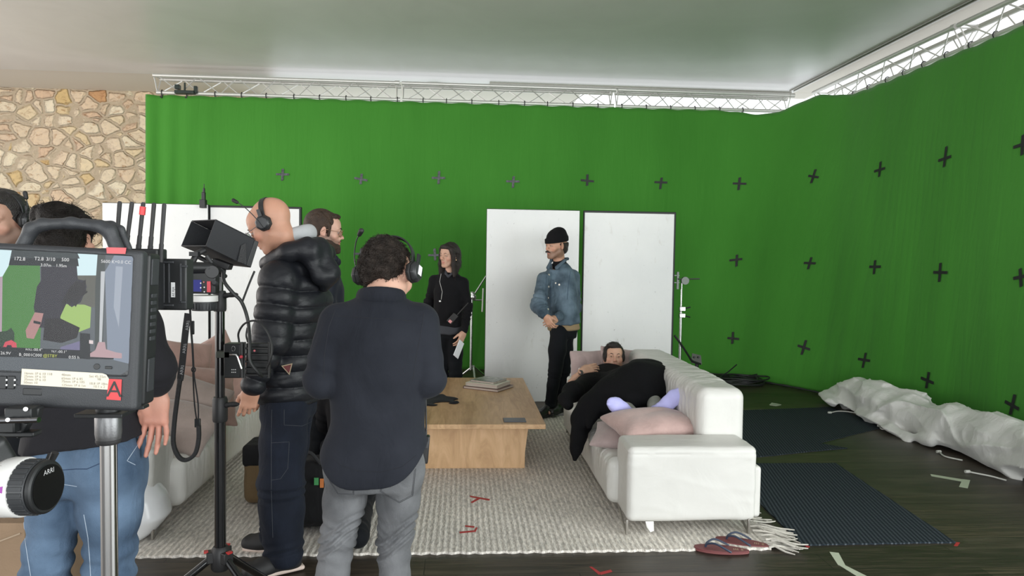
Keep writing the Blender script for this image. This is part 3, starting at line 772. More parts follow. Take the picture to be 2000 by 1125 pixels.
crosses = [
 (552, 341, 'scuffed tape cross on the green cloth, first from the left edge in the top row', 1, 3),
 (706, 350, 'scuffed tape cross high on the green cloth above the curly-haired man', 1, -4),
 (857, 348, 'scuffed tape cross high on the green cloth above the woman in black', 1, 2),
 (1002, 355, 'tape cross high on the green cloth above the left half of the nearer white boards', 1, 2),
 (1147, 353, 'tape cross high on the green cloth above the gap between the two right white boards', 0, 1),
 (1290, 357, 'tape cross high on the green cloth above the right end of the black-edged board', 1, 0),
 (1444, 359, 'tape cross in the top row with a crooked right arm, right of the boards', 1, 6),
 (1590, 345, 'tape cross in the top row at the curve of the green cloth', 0, 0),
 (1720, 332, 'tape cross with a kinked lower arm, top row, right stretch of cloth', 0, 2),
 (1847, 311, 'tape cross with a long upper arm, second from the right in the top row', 0, 0),
 (1999, 283, 'tape cross cut by the right edge of the picture in the top row', 0, 8),
 (705, 496, 'scuffed tape cross between the bearded man and the curly-haired man', 1, 0),
 (850, 498, 'scuffed tape cross half hidden behind the head of the woman in black', 1, 5),
 (1439, 508, 'tape cross in the middle row nearest the white boards', 0, 4),
 (1582, 515, 'tape cross in the middle row, second to the right of the white boards', 0, 0),
 (1710, 521, 'tape cross in the middle row, third to the right of the white boards', 0, 2),
 (1838, 532, 'tape cross in the middle row, fourth to the right of the white boards', 0, 0),
 (1996, 541, 'tape cross in the middle row cut by the right edge of the picture', 0, 10),
 (1432, 661, 'tape cross low on the cloth above the coil of cable', 0, 2),
 (1571, 679, 'leaning tape cross low on the cloth left of the rolled white fabric', 0, -8),
 (1689, 704, 'tape cross just above the raised end of the rolled white fabric', 0, -2),
 (1814, 743, 'leaning tape cross above the middle of the rolled white fabric', 0, -6),
 (1980, 792, 'large leaning tape cross at the lower right by the picture edge', 0, -10)]
rc = random.Random(3)
for (px, py, lab, sc, ang) in crosses:
    p, X, Z, n = on_cloth(px, py); a = R_(ang); X2 = X * math.cos(a) + Z * math.sin(a); Z2 = np.cross(n, X2) if np.cross(n, X2) @ Z > 0 else -np.cross(n, X2)
    mb = MB(); up = 0.085 + rc.uniform(-0.01, 0.015); lo_ = 0.085 + rc.uniform(-0.01, 0.015); l = 0.08 + rc.uniform(0, 0.02); r = 0.08 + rc.uniform(0, 0.02); w = 0.0165
    if '1847' == str(px): up = 0.13
    o = p + n * 0.012
    def q(x, z, e=0.0): return o + X2 * x + Z2 * z + n * e
    k = rc.uniform(-0.012, 0.012)
    mb.prism([q(-w, -lo_), q(w, -lo_ + 0.008), q(w + k, up), q(-w + k, up - 0.006)], n * 0.0012)
    mb.prism([q(-l, -w * 0.9, .0013), q(r, -w * 0.9 + k, .0013), q(r, w * 0.9 + k, .0013), q(-l, w * 0.9, .0013)], n * 0.0012)
    c = mb.build('tape_cross', tape2 if sc and px < 1100 else tape, None, smooth=False, origin=o)
    tag(c, lab, 'tracking marker', 'tape crosses on the green cloth')

# ------------------------------------------------------------------ trusses
alu = mat('truss_aluminium', (0.62, 0.61, 0.58), 0.42, 0.55, bump=0.05, bscale=40)
def truss(A, B, lab, side, nb=11, endcaps=True):
    """triangular truss: bottom chord carries the cloth, two upper chords; A, B ends of the bottom chord"""
    A = np.array(A, float); B = np.array(B, float); d = unit(B - A); side = np.array(side, float)
    t = thing('lighting_truss', lab, 'truss', A, 'aluminium truss sections')
    hgt = 0.205; hw = 0.115; up = np.array([0, 0, 1.0])
    offs = [np.zeros(3), up * hgt + side * hw, up * hgt - side * hw]
    for o in offs: MB().cyl(A + o + d * 0.02, B + o - d * 0.02, 0.026, n=14).build('chord', alu, t)
    L_ = np.linalg.norm(B - A)
    for k, o in enumerate(offs[1:]):
        m_ = nb; st = (L_ - 0.16) / m_
        for i in range(m_):
            s0 = A + d * (0.08 + i * st); s1 = A + d * (0.08 + (i + 0.5) * st); s2 = A + d * (0.08 + (i + 1) * st)
            sh = 0 if k == 0 else 0
            if k == 0: pts = [s0, s1 + o, s2]
            else: pts = [s0 + o, s1, s2 + o]
            MB().tube(pts, 0.0085, 6).build('brace', alu, t)
    for e in (A + d * 0.03, B - d * 0.03):
        fr_ = MB()
        fr_.tube([e, e + offs[1]], 0.008, 6); fr_.tube([e, e + offs[2]], 0.008, 6); fr_.tube([e + offs[1], e + offs[2]], 0.008, 6)
        fr_.build('end_frame', alu, t)
    for o in offs:
        MB().cyl(B + o - d * 0.045, B + o + d * 0.02, 0.033, n=12).build('coupler', alu, t)
    return t
zc = 3.755
truss((-4.24, 10.24, zc), (-0.93, 10.24, zc), 'aluminium truss section at the left end above the stone wall corner', (0, 1, 0), 6)
truss((-0.90, 10.24, zc), (2.10, 10.24, zc), 'aluminium truss section over the middle of the backdrop', (0, 1, 0), 5)
truss((2.13, 10.24, zc), (4.70, 10.24, zc), 'aluminium truss section ending at the far right corner', (0, 1, 0), 5)
truss((5.02, 9.95, zc), (5.02, 7.0, zc), 'far section of the truss running towards the viewer on the right', (1, 0, 0), 5)
truss((5.02, 6.97, zc), (5.02, 3.97, zc), 'near section of the right truss, leaving the picture at the top corner', (1, 0, 0), 5)
pr = MB()
for e in (0, 0.205): pr.lathe((-4.25, 10.24 - (0.115 if e else 0), zc + e), [(0.012, 0.0), (0.03, 0.02), (0.03, 0.06), (0.014, 0.075)], 12, roty(-math.pi / 2))
bung = mat('black_bungee', (0.01, 0.01, 0.011), 0.6)
def bungee(p, side, lab):
    mb = MB(); p = np.array(p, float); side = np.array(side, float); r = 0.036
    ring = [p + side * r * math.cos(a) + np.array([0, 0, 1.0]) * r * math.sin(a) for a in np.linspace(0, 2 * math.pi, 14)[:-1]]
    mb.tube(ring, 0.006, 6, closed=True)
    q = p - side * 0.030
    mb.tube([q + np.array([0, 0, -0.01]), q + np.array([0.0, 0, -0.05]), q + np.array([0.006, 0, -0.085])], 0.005, 6)
    mb.box(q + np.array([0.0, 0, -0.062]), (0.013, 0.013, 0.012))
    return tag(mb.build('bungee_tie', bung, None, origin=p), lab, 'cloth tie', 'black ties holding the green cloth to the truss')
LBL = 'small black bungee tie holding the green cloth to the long back truss'
b0 = None
for i in range(24):
    x = -4.15 + i * 0.355 + rc.uniform(-.02, .02); loc = Vector((x, 10.24, zc))
    if b0 is None: b0 = bungee(loc, (0, 1, 0), LBL); b0.location = loc
    else: c = b0.copy(); COL.objects.link(c); c.location = loc
b1 = None
for i in range(15):
    y = 9.05 - i * 0.355 + rc.uniform(-.02, .02); loc = Vector((5.02, y, zc))
    if b1 is None: b1 = bungee(loc, (1, 0, 0), 'small black bungee tie on the right truss running towards the viewer'); b1.location = loc
    else: c = b1.copy(); COL.objects.link(c); c.location = loc
# clamp that hangs near the left end of the truss
p = at(362, 178, 10.2)
cl = MB(); cl.box(p + np.array([0, 0.0, -0.02]), (0.13, 0.05, 0.022)); cl.box(p + np.array([-0.10, 0, 0.05]), (0.03, 0.04, 0.03)); cl.box(p + np.array([0.14, 0, 0.02]), (0.02, 0.03, 0.05)); cl.cyl(p + np.array([0.0, -.02, -0.03]), p + np.array([0.0, -.02, 0.11]), 0.012)
cb = cl.build('truss_clamp', mat('dark_green_black_metal', (0.02, 0.03, 0.025), 0.4, 0.4), None, bevel=0.005)
tag(cb, 'dark hook clamp strapped to the left end of the truss', 'clamp')
# ------------------------------------------------------------------ rug
def rug_mat():
    m, N, L, b = node_mat('woven_grey_cream_rug', 0.92, 0.1)
    v = mapping(N, L)
    wv = N.new('ShaderNodeTexWave'); wv.wave_type = 'BANDS'; wv.bands_direction = 'X'; wv.inputs['Scale'].default_value = 9.5
    wv.inputs['Distortion'].default_value = 1.4; wv.inputs['Detail'].default_value = 3; wv.inputs['Detail Scale'].default_value = 9; L.new(v, wv.inputs['Vector'])
    n = noisen(N, L, mapping(N, L, (1, 0.25, 1)), 110, 3); n3 = noisen(N, L, v, 1.1, 4)
    c = ramp(N, L, wv.outputs['Fac'], [(0.1, (0.60, 0.565, 0.52)), (0.5, (0.69, 0.655, 0.61)), (0.9, (0.78, 0.745, 0.695))])
    c = mixc(N, L, c, ramp(N, L, n.outputs['Fac'], [(0.35, (0.74, 0.74, 0.74)), (0.65, (1.18, 1.17, 1.16))]), 1.0, 'MULTIPLY')
    c = mixc(N, L, c, ramp(N, L, n3.outputs['Fac'], [(0.3, (0.9, 0.9, 0.9)), (0.7, (1.08, 1.07, 1.05))]), 1.0, 'MULTIPLY')
    L.new(c, b.inputs['Base Color'])
    p = bumpn(N, L, wv.outputs['Fac'], b, 0.45, 0.007); bumpn(N, L, n.outputs['Fac'], b, 0.7, 0.006, p)
    return m
RX0, RX1, RY0, RY1 = -2.10, 1.70, 3.745, 7.0
rgm = rug_mat()
rug = thing('rug', 'large cream and grey ribbed woven rug under the sofas and table', 'rug', (-0.2, RY0, 0))
rr = random.Random(5)
mb = MB(); n_ = 190; lo = []; hi = []
for i in range(n_ + 1):
    x = RX0 + (RX1 - RX0) * i / n_; lo.append((x, RY0 + 0.006 * math.sin(i * 1.57) + rr.uniform(-.003, .003))); hi.append((x, RY1 + 0.005 * math.sin(i * 1.57)))
vs = []
for (p, q) in zip(lo, hi):
    vs += [(p[0], p[1], 0.0), (p[0], p[1] + 0.001, 0.013), (q[0], q[1], 0.013), (q[0], q[1], 0)]
fs = []
for i in range(n_):
    for k in range(3): fs.append((i * 4 + k, i * 4 + k + 1, i * 4 + 4 + k + 1, i * 4 + 4 + k))
fs += [(0, 1, 2, 3), tuple(n_ * 4 + k for k in (3, 2, 1, 0))]
mb.add(vs, fs).build('weave', rgm, rug, smooth=False)
fm = mat('fringe_wool', (0.62, 0.59, 0.53), 0.9, bump=0.5, bscale=300, var=0.15, vscale=20)
fr_ = MB()
def strand(x, y, dx, dy, l, z0=0.012):
    pts = []; a = math.atan2(dy, dx)
    px_, py_ = x, y
    for k in range(7):
        pts.append((px_, py_, max(0.006, z0 + 0.012 * math.sin(k * 0.9) * (1 - k / 6)))); a += rr.uniform(-.28, .28); px_ += l / 6 * math.cos(a); py_ += l / 6 * math.sin(a)
    fr_.tube(pts, [0.0065, 0.0062, 0.006, 0.006, 0.0055, 0.005, 0.003], 6)
for i in range(210):
    y = RY0 + 0.01 + (RY1 - RY0) * (i / 210.0) ** 1.0
    if 0.10 < y - RY0 < 1.9: l = rr.uniform(0.10, 0.15)
    l = rr.uniform(0.15, 0.22)
    strand(RX1 - 0.01, y, 1, rr.uniform(-0.9, 0.1), l, 0.012)
for i in range(16): strand(RX1 + rr.uniform(-0.03, 0.05), RY0 + 0.02 + rr.uniform(0, 0.28), 1, -0.75, rr.uniform(0.16, 0.24), 0.03)
f_ = fr_.build('fringe', fm, rug); f_['kind'] = 'stuff'

# ------------------------------------------------------------------ sofas
def leather_mat():
    m, N, L, b = node_mat('white_leather', 0.42, 0.4)
    v = mapping(N, L); n = noisen(N, L, v, 2.0, 5)
    L.new(ramp(N, L, n.outputs['Fac'], [(0.3, (0.585, 0.575, 0.545)), (0.7, (0.635, 0.625, 0.595))]), b.inputs['Base Color'])
    c1 = noisen(N, L, mapping(N, L, (2.0, 7, 2.0)), 2.2, 3, 1.0); c2 = noisen(N, L, v, 240, 2)
    p = bumpn(N, L, c1.outputs['Fac'], b, 0.18, 0.03); bumpn(N, L, c2.outputs['Fac'], b, 0.12, 0.002, p)
    return m
lea = leather_mat(); steel = mat('brushed_steel_leg', (0.42, 0.40, 0.37), 0.3, 0.9)
def wrinkle(P, axis, amp, fr=26.0, seed=0):
    st = np.array([1.0, 1.0, 1.0]); st[axis] = 3.6
    w = ridged(P, fr / 4.0, seed, st, 1.6); return amp * (0.35 - w)
def sofa(sx, lab, name='sofa'):
    """sx=+1: seat faces -X with its back towards +X (right sofa); sx=-1 mirrored"""
    c0 = 0.0 if sx > 0 else -0.72
    X = lambda x: sx * x + (0 if sx > 0 else -0.72)
    t = thing(name, lab, 'sofa', (X(1.3), 3.95, 0.0))
    def bx(s, x0, x1, y0, y1, z0, z1, rad=0.05, k=0.01, op='+'):
        a, b = sorted((X(x0), X(x1))); s.box(((a + b) / 2, (y0 + y1) / 2, (z0 + z1) / 2), ((b - a) / 2, (y1 - y0) / 2, (z1 - z0) / 2), rad, k, op)
    for y0, y1, nm in ((3.945, 4.265, 'armrest'), (6.12, 6.43, 'armrest')):
        s = Sdf(); bx(s, 0.945, 1.695, y0, y1, 0.085, 0.515, 0.035)
        xx, zz = X(1.68), 0.30
        s.disp = lambda P: 0.004 * noise(P, 7, 2, 0.7, 3) - 0.0035 * np.exp(-((P[:, 2] - 0.475) / 0.006) ** 2) * (P[:, 2] < 0.49) * 1.0 + 0.003 * ridged(P, 9, 5, (1, 1, 1.4), 2.2) ; s.amp = 0.01
        s.build(nm, lea, t, h=0.009)
    s = Sdf(); bx(s, 0.885, 1.50, 4.20, 6.15, 0.10, 0.375, 0.055)
    s.disp = lambda P: wrinkle(P, 1, 0.0075, 58, 2) * np.clip((P[:, 2] - 0.13) * 5, 0, 1) + 0.004 * noise(P, 6); s.amp = 0.016
    s.build('seat_cushion', lea, t, h=0.009)
    s = Sdf(); bx(s, 1.44, 1.745, 4.235, 6.14, 0.09, 0.80, 0.068)
    # the back rest bellies out over the seat and slopes away at the top
    s.disp = lambda P: wrinkle(P, 1, 0.0075, 62, 6) * (np.clip((P[:, 1] - 4.30) * 6, 0, 1)) + 0.006 * noise(P, 5, 1, .5, 4); s.amp = 0.02
    s.build('backrest', lea, t, h=0.010)
    MB().box((X(1.71), 4.12, 0.24), (0.03, 0.13, 0.15)).build('back_panel', lea, t, bevel=0.02, seg=4)
    for (x, y) in ((0.945, 3.99), (1.655, 3.99), (0.945, 6.36), (1.655, 6.36)):
        mb = MB(); e = 0.14 if y < 5 else -0.14; x2 = x - 0.0
        mb.tube([(X(x2), y + e, 0.095), (X(x2), y, 0.095), (X(x2), y - 0.0, 0.022)], 0.011, 8) if False else None
        mb.prism([(X(x2) - 0.006, y - 0.045, 0.014), (X(x2) - 0.006, y - 0.025, 0.014), (X(x2) - 0.006, y + e * 1.3, 0.10), (X(x2) - 0.006, y + e * 1.3 - 0.03, 0.10)], (0.012, 0, 0))
        mb.prism([(X(x2) - 0.006, y - 0.045, 0.014), (X(x2) - 0.006, y - 0.025, 0.014), (X(x2) - 0.006, y - 0.025, 0.10), (X(x2) - 0.006, y - 0.045, 0.10)], (0.012, 0, 0))
        mb.build('leg', steel, t, bevel=0.002)
    return t, X
sofR, XR = sofa(1, 'white leather sofa on the right, with a man lying on it')
sofL, XL = sofa(-1, 'white leather sofa on the left, strewn with mauve cushions')
MB().prism([(1.052, 3.955, 0.088), (1.10, 3.955, 0.088), (1.105, 3.962, 0.030), (1.085, 3.962, 0.022), (1.062, 3.962, 0.052)], (0, 0.001, 0)).build('care_tag', mat('white_tag', (0.75, 0.75, 0.72), 0.6), sofR, smooth=False)

# ------------------------------------------------------------------ cushions
def velvet(name, col):
    return mat(name, col, 0.75, bump=0.35, bscale=45, var=0.10, vscale=9, sheen=0.35, spec=0.2)
vpink = velvet('mauve_velvet', (0.43, 0.27, 0.235)); vgrey = velvet('taupe_velvet', (0.27, 0.215, 0.19)); vlil = velvet('lilac_grey_velvet', (0.40, 0.31, 0.30)); vrose = velvet('dusty_rose_velvet', (0.45, 0.31, 0.285))
def cushion(c, R, w, h, th, m, lab, seed=0):
    """square pillow with pinched corners and a seam; R columns: width, height, thickness directions"""
    c = np.array(c, float); R = np.array(R, float); s = Sdf(); fr = F(c, R)
    def fn(P):
        q = fr.inv(P); u = np.clip(np.abs(q[:, 0]) / (w / 2), 0, 1.3); v = np.clip(np.abs(q[:, 1]) / (h / 2), 0, 1.3)
        ex = w / 2 * (1 - 0.06 * (1 - v ** 2)); ey = h / 2 * (1 - 0.06 * (1 - u ** 2))
        uu = np.abs(q[:, 0]) / ex; v2 = np.abs(q[:, 1]) / ey
        prof = np.maximum((1 - uu ** 2.6), 0) ** 0.5 * np.maximum((1 - v2 ** 2.6), 0) ** 0.5
        d1 = np.abs(q[:, 2]) - (th / 2 * prof + 0.004)
        d2 = np.maximum(np.abs(q[:, 0]) - ex, np.abs(q[:, 1]) - ey)
        return np.maximum(d1 * 0.8, d2)
    rr_ = np.sqrt(w * w + h * h) / 2 + 0.02
    ext = np.abs(R) @ np.array([w / 2, h / 2, th / 2]) + 0.02
    s.field(fn, c - ext, c + ext)
    s.disp = lambda P: 0.010 * (0.3 - ridged(P, 9, seed, (1, 1, 1), 1.3)) + 0.006 * noise(P, 7, 2, .6, seed + 2); s.amp = 0.014
    o = s.build('cushion', m, None, h=0.008, smooth=2, origin=c)
    return tag(o, lab, 'cushion')
def Rwht(n, roll_=0.0, up=(0, 0, 1)):
    """cushion frame from the direction its face looks at"""
    z = unit(n); x = unit(np.cross(up, z)); y = np.cross(z, x); Rm = np.stack([x, y, z], 1); return Rm @ rotz(roll_)
# right sofa
cushion((1.235, 4.49, 0.515), Rwht((0.02, -0.10, 1), 0.03), 0.60, 0.42, 0.17, vrose, 'plump dusty rose cushion lying flat between the feet and the near armrest', 1)
cushion((1.07, 4.56, 0.435), Rwht((-0.1, -0.15, 1), 0.25), 0.44, 0.38, 0.12, vlil, 'lilac grey cushion partly under the plump rose one by the near armrest', 4)
cushion((1.18, 6.24, 0.615), Rwht((-0.05, -1, 0.35), 0.05), 0.46, 0.32, 0.14, vlil, 'lilac grey cushion behind the lying man, on his left in view', 7)
cushion((1.43, 6.22, 0.63), Rwht((0.1, -1, 0.3), -0.10), 0.44, 0.32, 0.13, vlil, 'mauve cushion behind the head of the lying man, against the backrest', 9)
# left sofa
cushion(at(405, 738, 5.45), Rwht((0.85, -0.7, 0.3), 0.35), 0.62, 0.52, 0.19, vpink, 'largest pink velvet cushion leaning on the backrest of the left sofa', 2)
cushion(at(462, 752, 5.9), Rwht((0.5, -0.9, 0.25), 0.1), 0.50, 0.46, 0.17, vpink, 'pink cushion behind the black tripod pole on the left sofa', 12)
cushion(at(352, 722, 5.15), Rwht((0.8, -0.7, 0.4), -0.2), 0.46, 0.42, 0.15, vpink, 'rose cushion half hidden by the arm of the man in blue jeans', 3)
cushion(at(386, 772, 4.95), Rwht((0.45, -0.75, 0.6), -0.12), 0.50, 0.44, 0.15, velvet('brown_mauve_velvet', (0.36, 0.235, 0.20)), 'brown mauve cushion between the pink and taupe cushions', 5)
cushion(at(355, 790, 4.72), Rwht((0.25, -0.8, 0.7), -0.45), 0.52, 0.42, 0.16, vgrey, 'shiny taupe cushion with a crest of creases, on the left sofa', 6)
cushion(at(345, 832, 4.50), Rwht((0.2, -0.6, 0.9), -0.4), 0.46, 0.40, 0.14, vgrey, 'lowest taupe cushion tucked behind the near armrest of the left sofa', 8)

# ------------------------------------------------------------------ coffee table
def oak(name, dark=1.0, axis=0, staves=True, stretch=None, k=(1, 1, 1)):
    m, N, L, b = node_mat(name, 0.42, 0.35)
    st = stretch or ((1, 9, 9) if axis == 0 else (9, 1, 9) if axis == 1 else (9, 9, 1))
    g = noisen(N, L, mapping(N, L, st), 2.2, 7, 1.4, 0.6)
    c = ramp(N, L, g.outputs['Fac'], [(0.25, tuple(1.2 * dark * a for a in (0.38, 0.23, 0.12))), (0.5, tuple(1.2 * dark * a for a in (0.50, 0.32, 0.175))), (0.75, tuple(1.2 * dark * a for a in (0.60, 0.40, 0.235)))])
    if staves:
        br = N.new('ShaderNodeTexBrick'); v = mapping(N, L, (1, 1, 1), (0, 0, R_(90) if axis == 1 else 0)); L.new(v, br.inputs['Vector'])
        br.inputs['Scale'].default_value = 1; br.inputs['Brick Width'].default_value = 0.62 if axis == 1 else 0.28; br.inputs['Row Height'].default_value = 0.115; br.inputs['Mortar Size'].default_value = 0.0006
        br.inputs['Color1'].default_value = (0, 0, 0, 1); br.inputs['Color2'].default_value = (1, 1, 1, 1); br.inputs['Mortar'].default_value = (0.2, 0.2, 0.2, 1)
        c = mixc(N, L, c, ramp(N, L, br.outputs['Color'], [(0, (0.84, 0.82, 0.80)), (1, (1.1, 1.1, 1.1))]), 1.0, 'MULTIPLY')
    L.new(c, b.inputs['Base Color']); bumpn(N, L, g.outputs['Fac'], b, 0.12, 0.002)
    return m
tx1 = on_z(1066, 829, 0.38)[0]; ty0 = on_z(1066, 829, 0.38)[1]; ty1 = on_z(1020, 738, 0.38)[1]; tx0 = -0.93
tb = thing('coffee_table', 'low pale oak coffee table with a thick overhanging top', 'table', ((tx0 + tx1) / 2, (ty0 + ty1) / 2, 0.013))
MB().box(((tx0 + tx1) / 2, (ty0 + ty1) / 2, 0.3625), ((tx1 - tx0) / 2, (ty1 - ty0) / 2, 0.0175)).build('tabletop', oak('oak_top_staves', 0.82, 1), tb, bevel=0.003)
bx0, bx1, by0, by1 = -0.36 - 0.46, 0.475, 5.245, ty1 - 0.42
p_ = [(bx0 + 0.03, by0, 0.013), (bx1, by0, 0.013), (bx1, by0, 0.13), (bx1 + 0.025, by0, 0.345), (bx0, by0, 0.345)]
MB().prism(p_, (0, by1 - by0, 0)).build('pedestal', oak('oak_pedestal_panel', 1.0, 2, False, (5, 5, 1.2)), tb, bevel=0.002)
# books
def book(c, rot, w, d, th, cover, lab, pages=(0.72, 0.69, 0.6), art=None):
    R = rotz(rot); c = np.array(c, float)
    t = thing('book', lab, 'book', c, 'books stacked on the coffee table')
    MB().box(c + np.array([0, 0, th / 2]), (w / 2 - 0.004, d / 2 - 0.004, th / 2 - 0.003), R).build('pages', mat('book_pages', pages, 0.8, bump=0.6, bscale=400), t)
    cv = MB(); cv.box(c + np.array([0, 0, th - 0.0015]), (w / 2, d / 2, 0.0015), R); cv.box(c + np.array([0, 0, 0.0015]), (w / 2, d / 2, 0.0015), R)
    cv.box(c + R @ np.array([-w / 2 + 0.001, 0, th / 2]), (0.0015, d / 2, th / 2), R)
    cv.build('cover', cover, t, bevel=0.0008)
    return t, R
bc = on_z(955, 752, 0.40); zt = 0.381; bx_, by_ = bc[0], bc[1]
photo, N, L, b = node_mat('book_cover_grey_photo', 0.3, 0.5)
n = noisen(N, L, mapping(N, L), 14, 8, 1.0, 0.7); L.new(ramp(N, L, n.outputs['Fac'], [(0.35, (0.03, 0.035, 0.03)), (0.5, (0.16, 0.17, 0.15)), (0.62, (0.45, 0.45, 0.4))]), b.inputs['Base Color'])
ang = R_(-32)
book((bx_ - 0.005, by_ - 0.03, zt), ang, 0.36, 0.30, 0.022, mat('book_cover_maroon', (0.10, 0.045, 0.04), 0.4), 'maroon-spined large book at the bottom of the stack', (0.5, 0.42, 0.36))
book((bx_ - 0.005, by_ + 0.0, zt + 0.0225), ang + 0.04, 0.32, 0.28, 0.030, mat('book_cover_cream', (0.58, 0.56, 0.46), 0.45), 'cream book in the middle of the stack')
book((bx_ - 0.002, by_ + 0.02, zt + 0.053), ang - 0.03, 0.25, 0.24, 0.018, photo, 'book with a grey photograph cover on top of the stack')
# closed tablet
tc_ = on_z(1005, 820, 0.386); t = thing('tablet_computer', 'flat grey closed tablet hanging over the near right edge of the table', 'tablet', (tc_[0], tc_[1], 0.38))
MB().box((tc_[0], tc_[1], 0.3845), (0.082, 0.062, 0.004)).build('case', mat('grey_tablet_shell', (0.075, 0.078, 0.088), 0.35, 0.5), t, bevel=0.003, seg=3)
MB().box((tc_[0], tc_[1] + 0.0, 0.38865), (0.022, 0.0012, 0.0002)).build('mark', mat('dull_grey', (0.12, 0.12, 0.13), 0.4), t)
# dark cloth lying on the table
s = Sdf(); cc = on_z(866, 780, 0.39)
def rag(P):
    x = P[:, 0] - cc[0]; y = P[:, 1] - cc[1]; a = 0.0
    u = x * 0.9 + y * 0.35; v = -x * 0.35 + y * 0.9
    edge = 1 - np.clip((np.abs(u + 0.10) / (0.21 + 0.03 * np.sin(v * 40 + 1))) ** 3 + (np.abs(v) / (0.16 + 0.035 * np.sin(u * 33))) ** 3, 0, 1.2)
    top = 0.383 + 0.03 * np.clip(edge * 3, 0, 1) * (0.6 + 0.55 * noise(P * np.array([1, 1, 0]), 14, 2, .8, 3))
    return np.maximum((P[:, 2] - top) * 0.7, np.maximum(0.381 - P[:, 2], -edge * 0.12))
s.field(rag, (cc[0] - 0.40, cc[1] - 0.3, 0.37), (cc[0] + 0.2, cc[1] + 0.3, 0.45))
tag(s.build('folded_shirt', fabric('black_jersey', (0.008, 0.009, 0.012)), None, h=0.006), 'crumpled black garment on the table beside the curly-haired man', 'clothing')

# ------------------------------------------------------------------ white foam boards (hinged stage flats)
foam, N, L, b = node_mat('painted_foam_board', 0.62, 0.3)
v = mapping(N, L); n = noisen(N, L, v, 1.6, 5); sc_ = noisen(N, L, mapping(N, L, (1, 1, 0.35)), 7, 8, 0.7, 0.72); sp_ = noisen(N, L, v, 26, 5, 0, 0.7)
c = ramp(N, L, n.outputs['Fac'], [(0.3, (0.76, 0.765, 0.765)), (0.7, (0.83, 0.83, 0.82))])
c = mixc(N, L, c, (0.42, 0.35, 0.28), ramp(N, L, sc_.outputs['Fac'], [(0.60, (0, 0, 0)), (0.74, (0.45, 0.45, 0.45))]))
c = mixc(N, L, c, (0.25, 0.24, 0.24), ramp(N, L, sp_.outputs['Fac'], [(0.655, (0, 0, 0)), (0.73, (0.55, 0.55, 0.55))]))
L.new(c, b.inputs['Base Color']); bumpn(N, L, sc_.outputs['Fac'], b, 0.35, 0.012)
blk = mat('board_edge_black', (0.022, 0.023, 0.024), 0.6)
def board(xa, xb, y, ztop, lab, yaw_=0.0, inset=(0.0, 0.0), z0=0.0):
    """xa, xb: left and right edges in the room at depth y; black slab with a white painted face"""
    c = np.array([(xa + xb) / 2, y + 0.028, (ztop + z0) / 2]); R = rotz(yaw_); w = (xb - xa) / 2; h = (ztop - z0) / 2
    t = thing('foam_board', lab, 'board', (c[0], c[1], z0), 'white foam boards')
    MB().box(c, (w, 0.025, h), R).build('core', blk, t, bevel=0.008, seg=3)
    l, r_, tp = inset
    fc = c + R @ np.array([(l - r_) / 2, -0.0262, -tp / 2])
    MB().box(fc, (w - (l + r_) / 2, 0.0025, h - tp / 2 - 0.002), R).build('white_face', foam, t, bevel=0.006, seg=3)
    return t
def bxz(px, py, Y): q = at(px, py, Y); return q[0], q[2]
Yb = 7.74
x0, _ = bxz(948, 600, Yb); x1, zt1 = bxz(1133, 409, Yb); board(x0, x1, Yb, bxz(948, 407, Yb)[1], 'tall white foam board behind the man in the denim jacket', 0, (0.004, 0.004, 0.004))
x0, _ = bxz(1137, 600, Yb + .03); x1, _ = bxz(1316, 600, Yb + .03); board(x0, x1, Yb + 0.03, bxz(1225, 412, Yb)[1], 'tall white board with a black edge behind the reclining man', R_(-1.2), (0.012, 0.022, 0.022))
Yc = 8.0
x0, _ = bxz(200, 500, Yc); x1, _ = bxz(407, 500, Yc); board(x0, x1, Yc, bxz(300, 397, Yc)[1], 'wide white foam board behind the row of five antennas', 0, (0.004, 0.004, 0.004))
x0, _ = bxz(409, 500, Yc + .03); x1, _ = bxz(588, 500, Yc + .03); board(x0, x1, Yc + 0.03, bxz(500, 402, Yc)[1], 'white board with a black edge behind the bald man', 0, (0.012, 0.022, 0.022))

# ------------------------------------------------------------------ dark mats on the floor
def mat_mat():
    m, N, L, b = node_mat('blue_grey_ribbed_matting', 0.9, 0.15)
    v = mapping(N, L, (1, 1, 1), (0, 0, R_(12)))
    w1 = N.new('ShaderNodeTexWave'); w1.inputs['Scale'].default_value = 13; w1.inputs['Distortion'].default_value = 0.4; L.new(v, w1.inputs['Vector'])
    w2 = N.new('ShaderNodeTexWave'); w2.bands_direction = 'Y'; w2.inputs['Scale'].default_value = 26; L.new(v, w2.inputs['Vector'])
    mx = N.new('ShaderNodeMath'); mx.operation = 'MULTIPLY'; L.new(w1.outputs['Fac'], mx.inputs[0]); L.new(w2.outputs['Fac'], mx.inputs[1])
    L.new(ramp(N, L, mx.outputs[0], [(0.0, (0.014, 0.020, 0.026)), (0.35, (0.032, 0.044, 0.055)), (0.8, (0.09, 0.105, 0.12))]), b.inputs['Base Color'])
    bumpn(N, L, mx.outputs[0], b, 0.8, 0.006); return m
mm = mat_mat()
def floor_poly(name, pts, th, m, lab, cat, z0=0.0, wob=0.0, group=None, bevel=0.0):
    P = []
    n = len(pts)
    for i in range(n):
        a = np.array(pts[i], float); b_ = np.array(pts[(i + 1) % n], float); P.append(a)
        if wob:
            k = int(np.linalg.norm(b_ - a) / 0.06)
            for j in range(1, k): P.append(a + (b_ - a) * j / k + np.array([rr.uniform(-wob, wob), rr.uniform(-wob, wob)]))
    mb = MB(); mb.prism([(p[0], p[1], z0) for p in P], (0, 0, th))
    return tag(mb.build(name, m, None, smooth=False, bevel=bevel), lab, cat, group)
def fp(*pp): return [tuple(on_z(a, b, 0)[:2]) for a, b in pp]
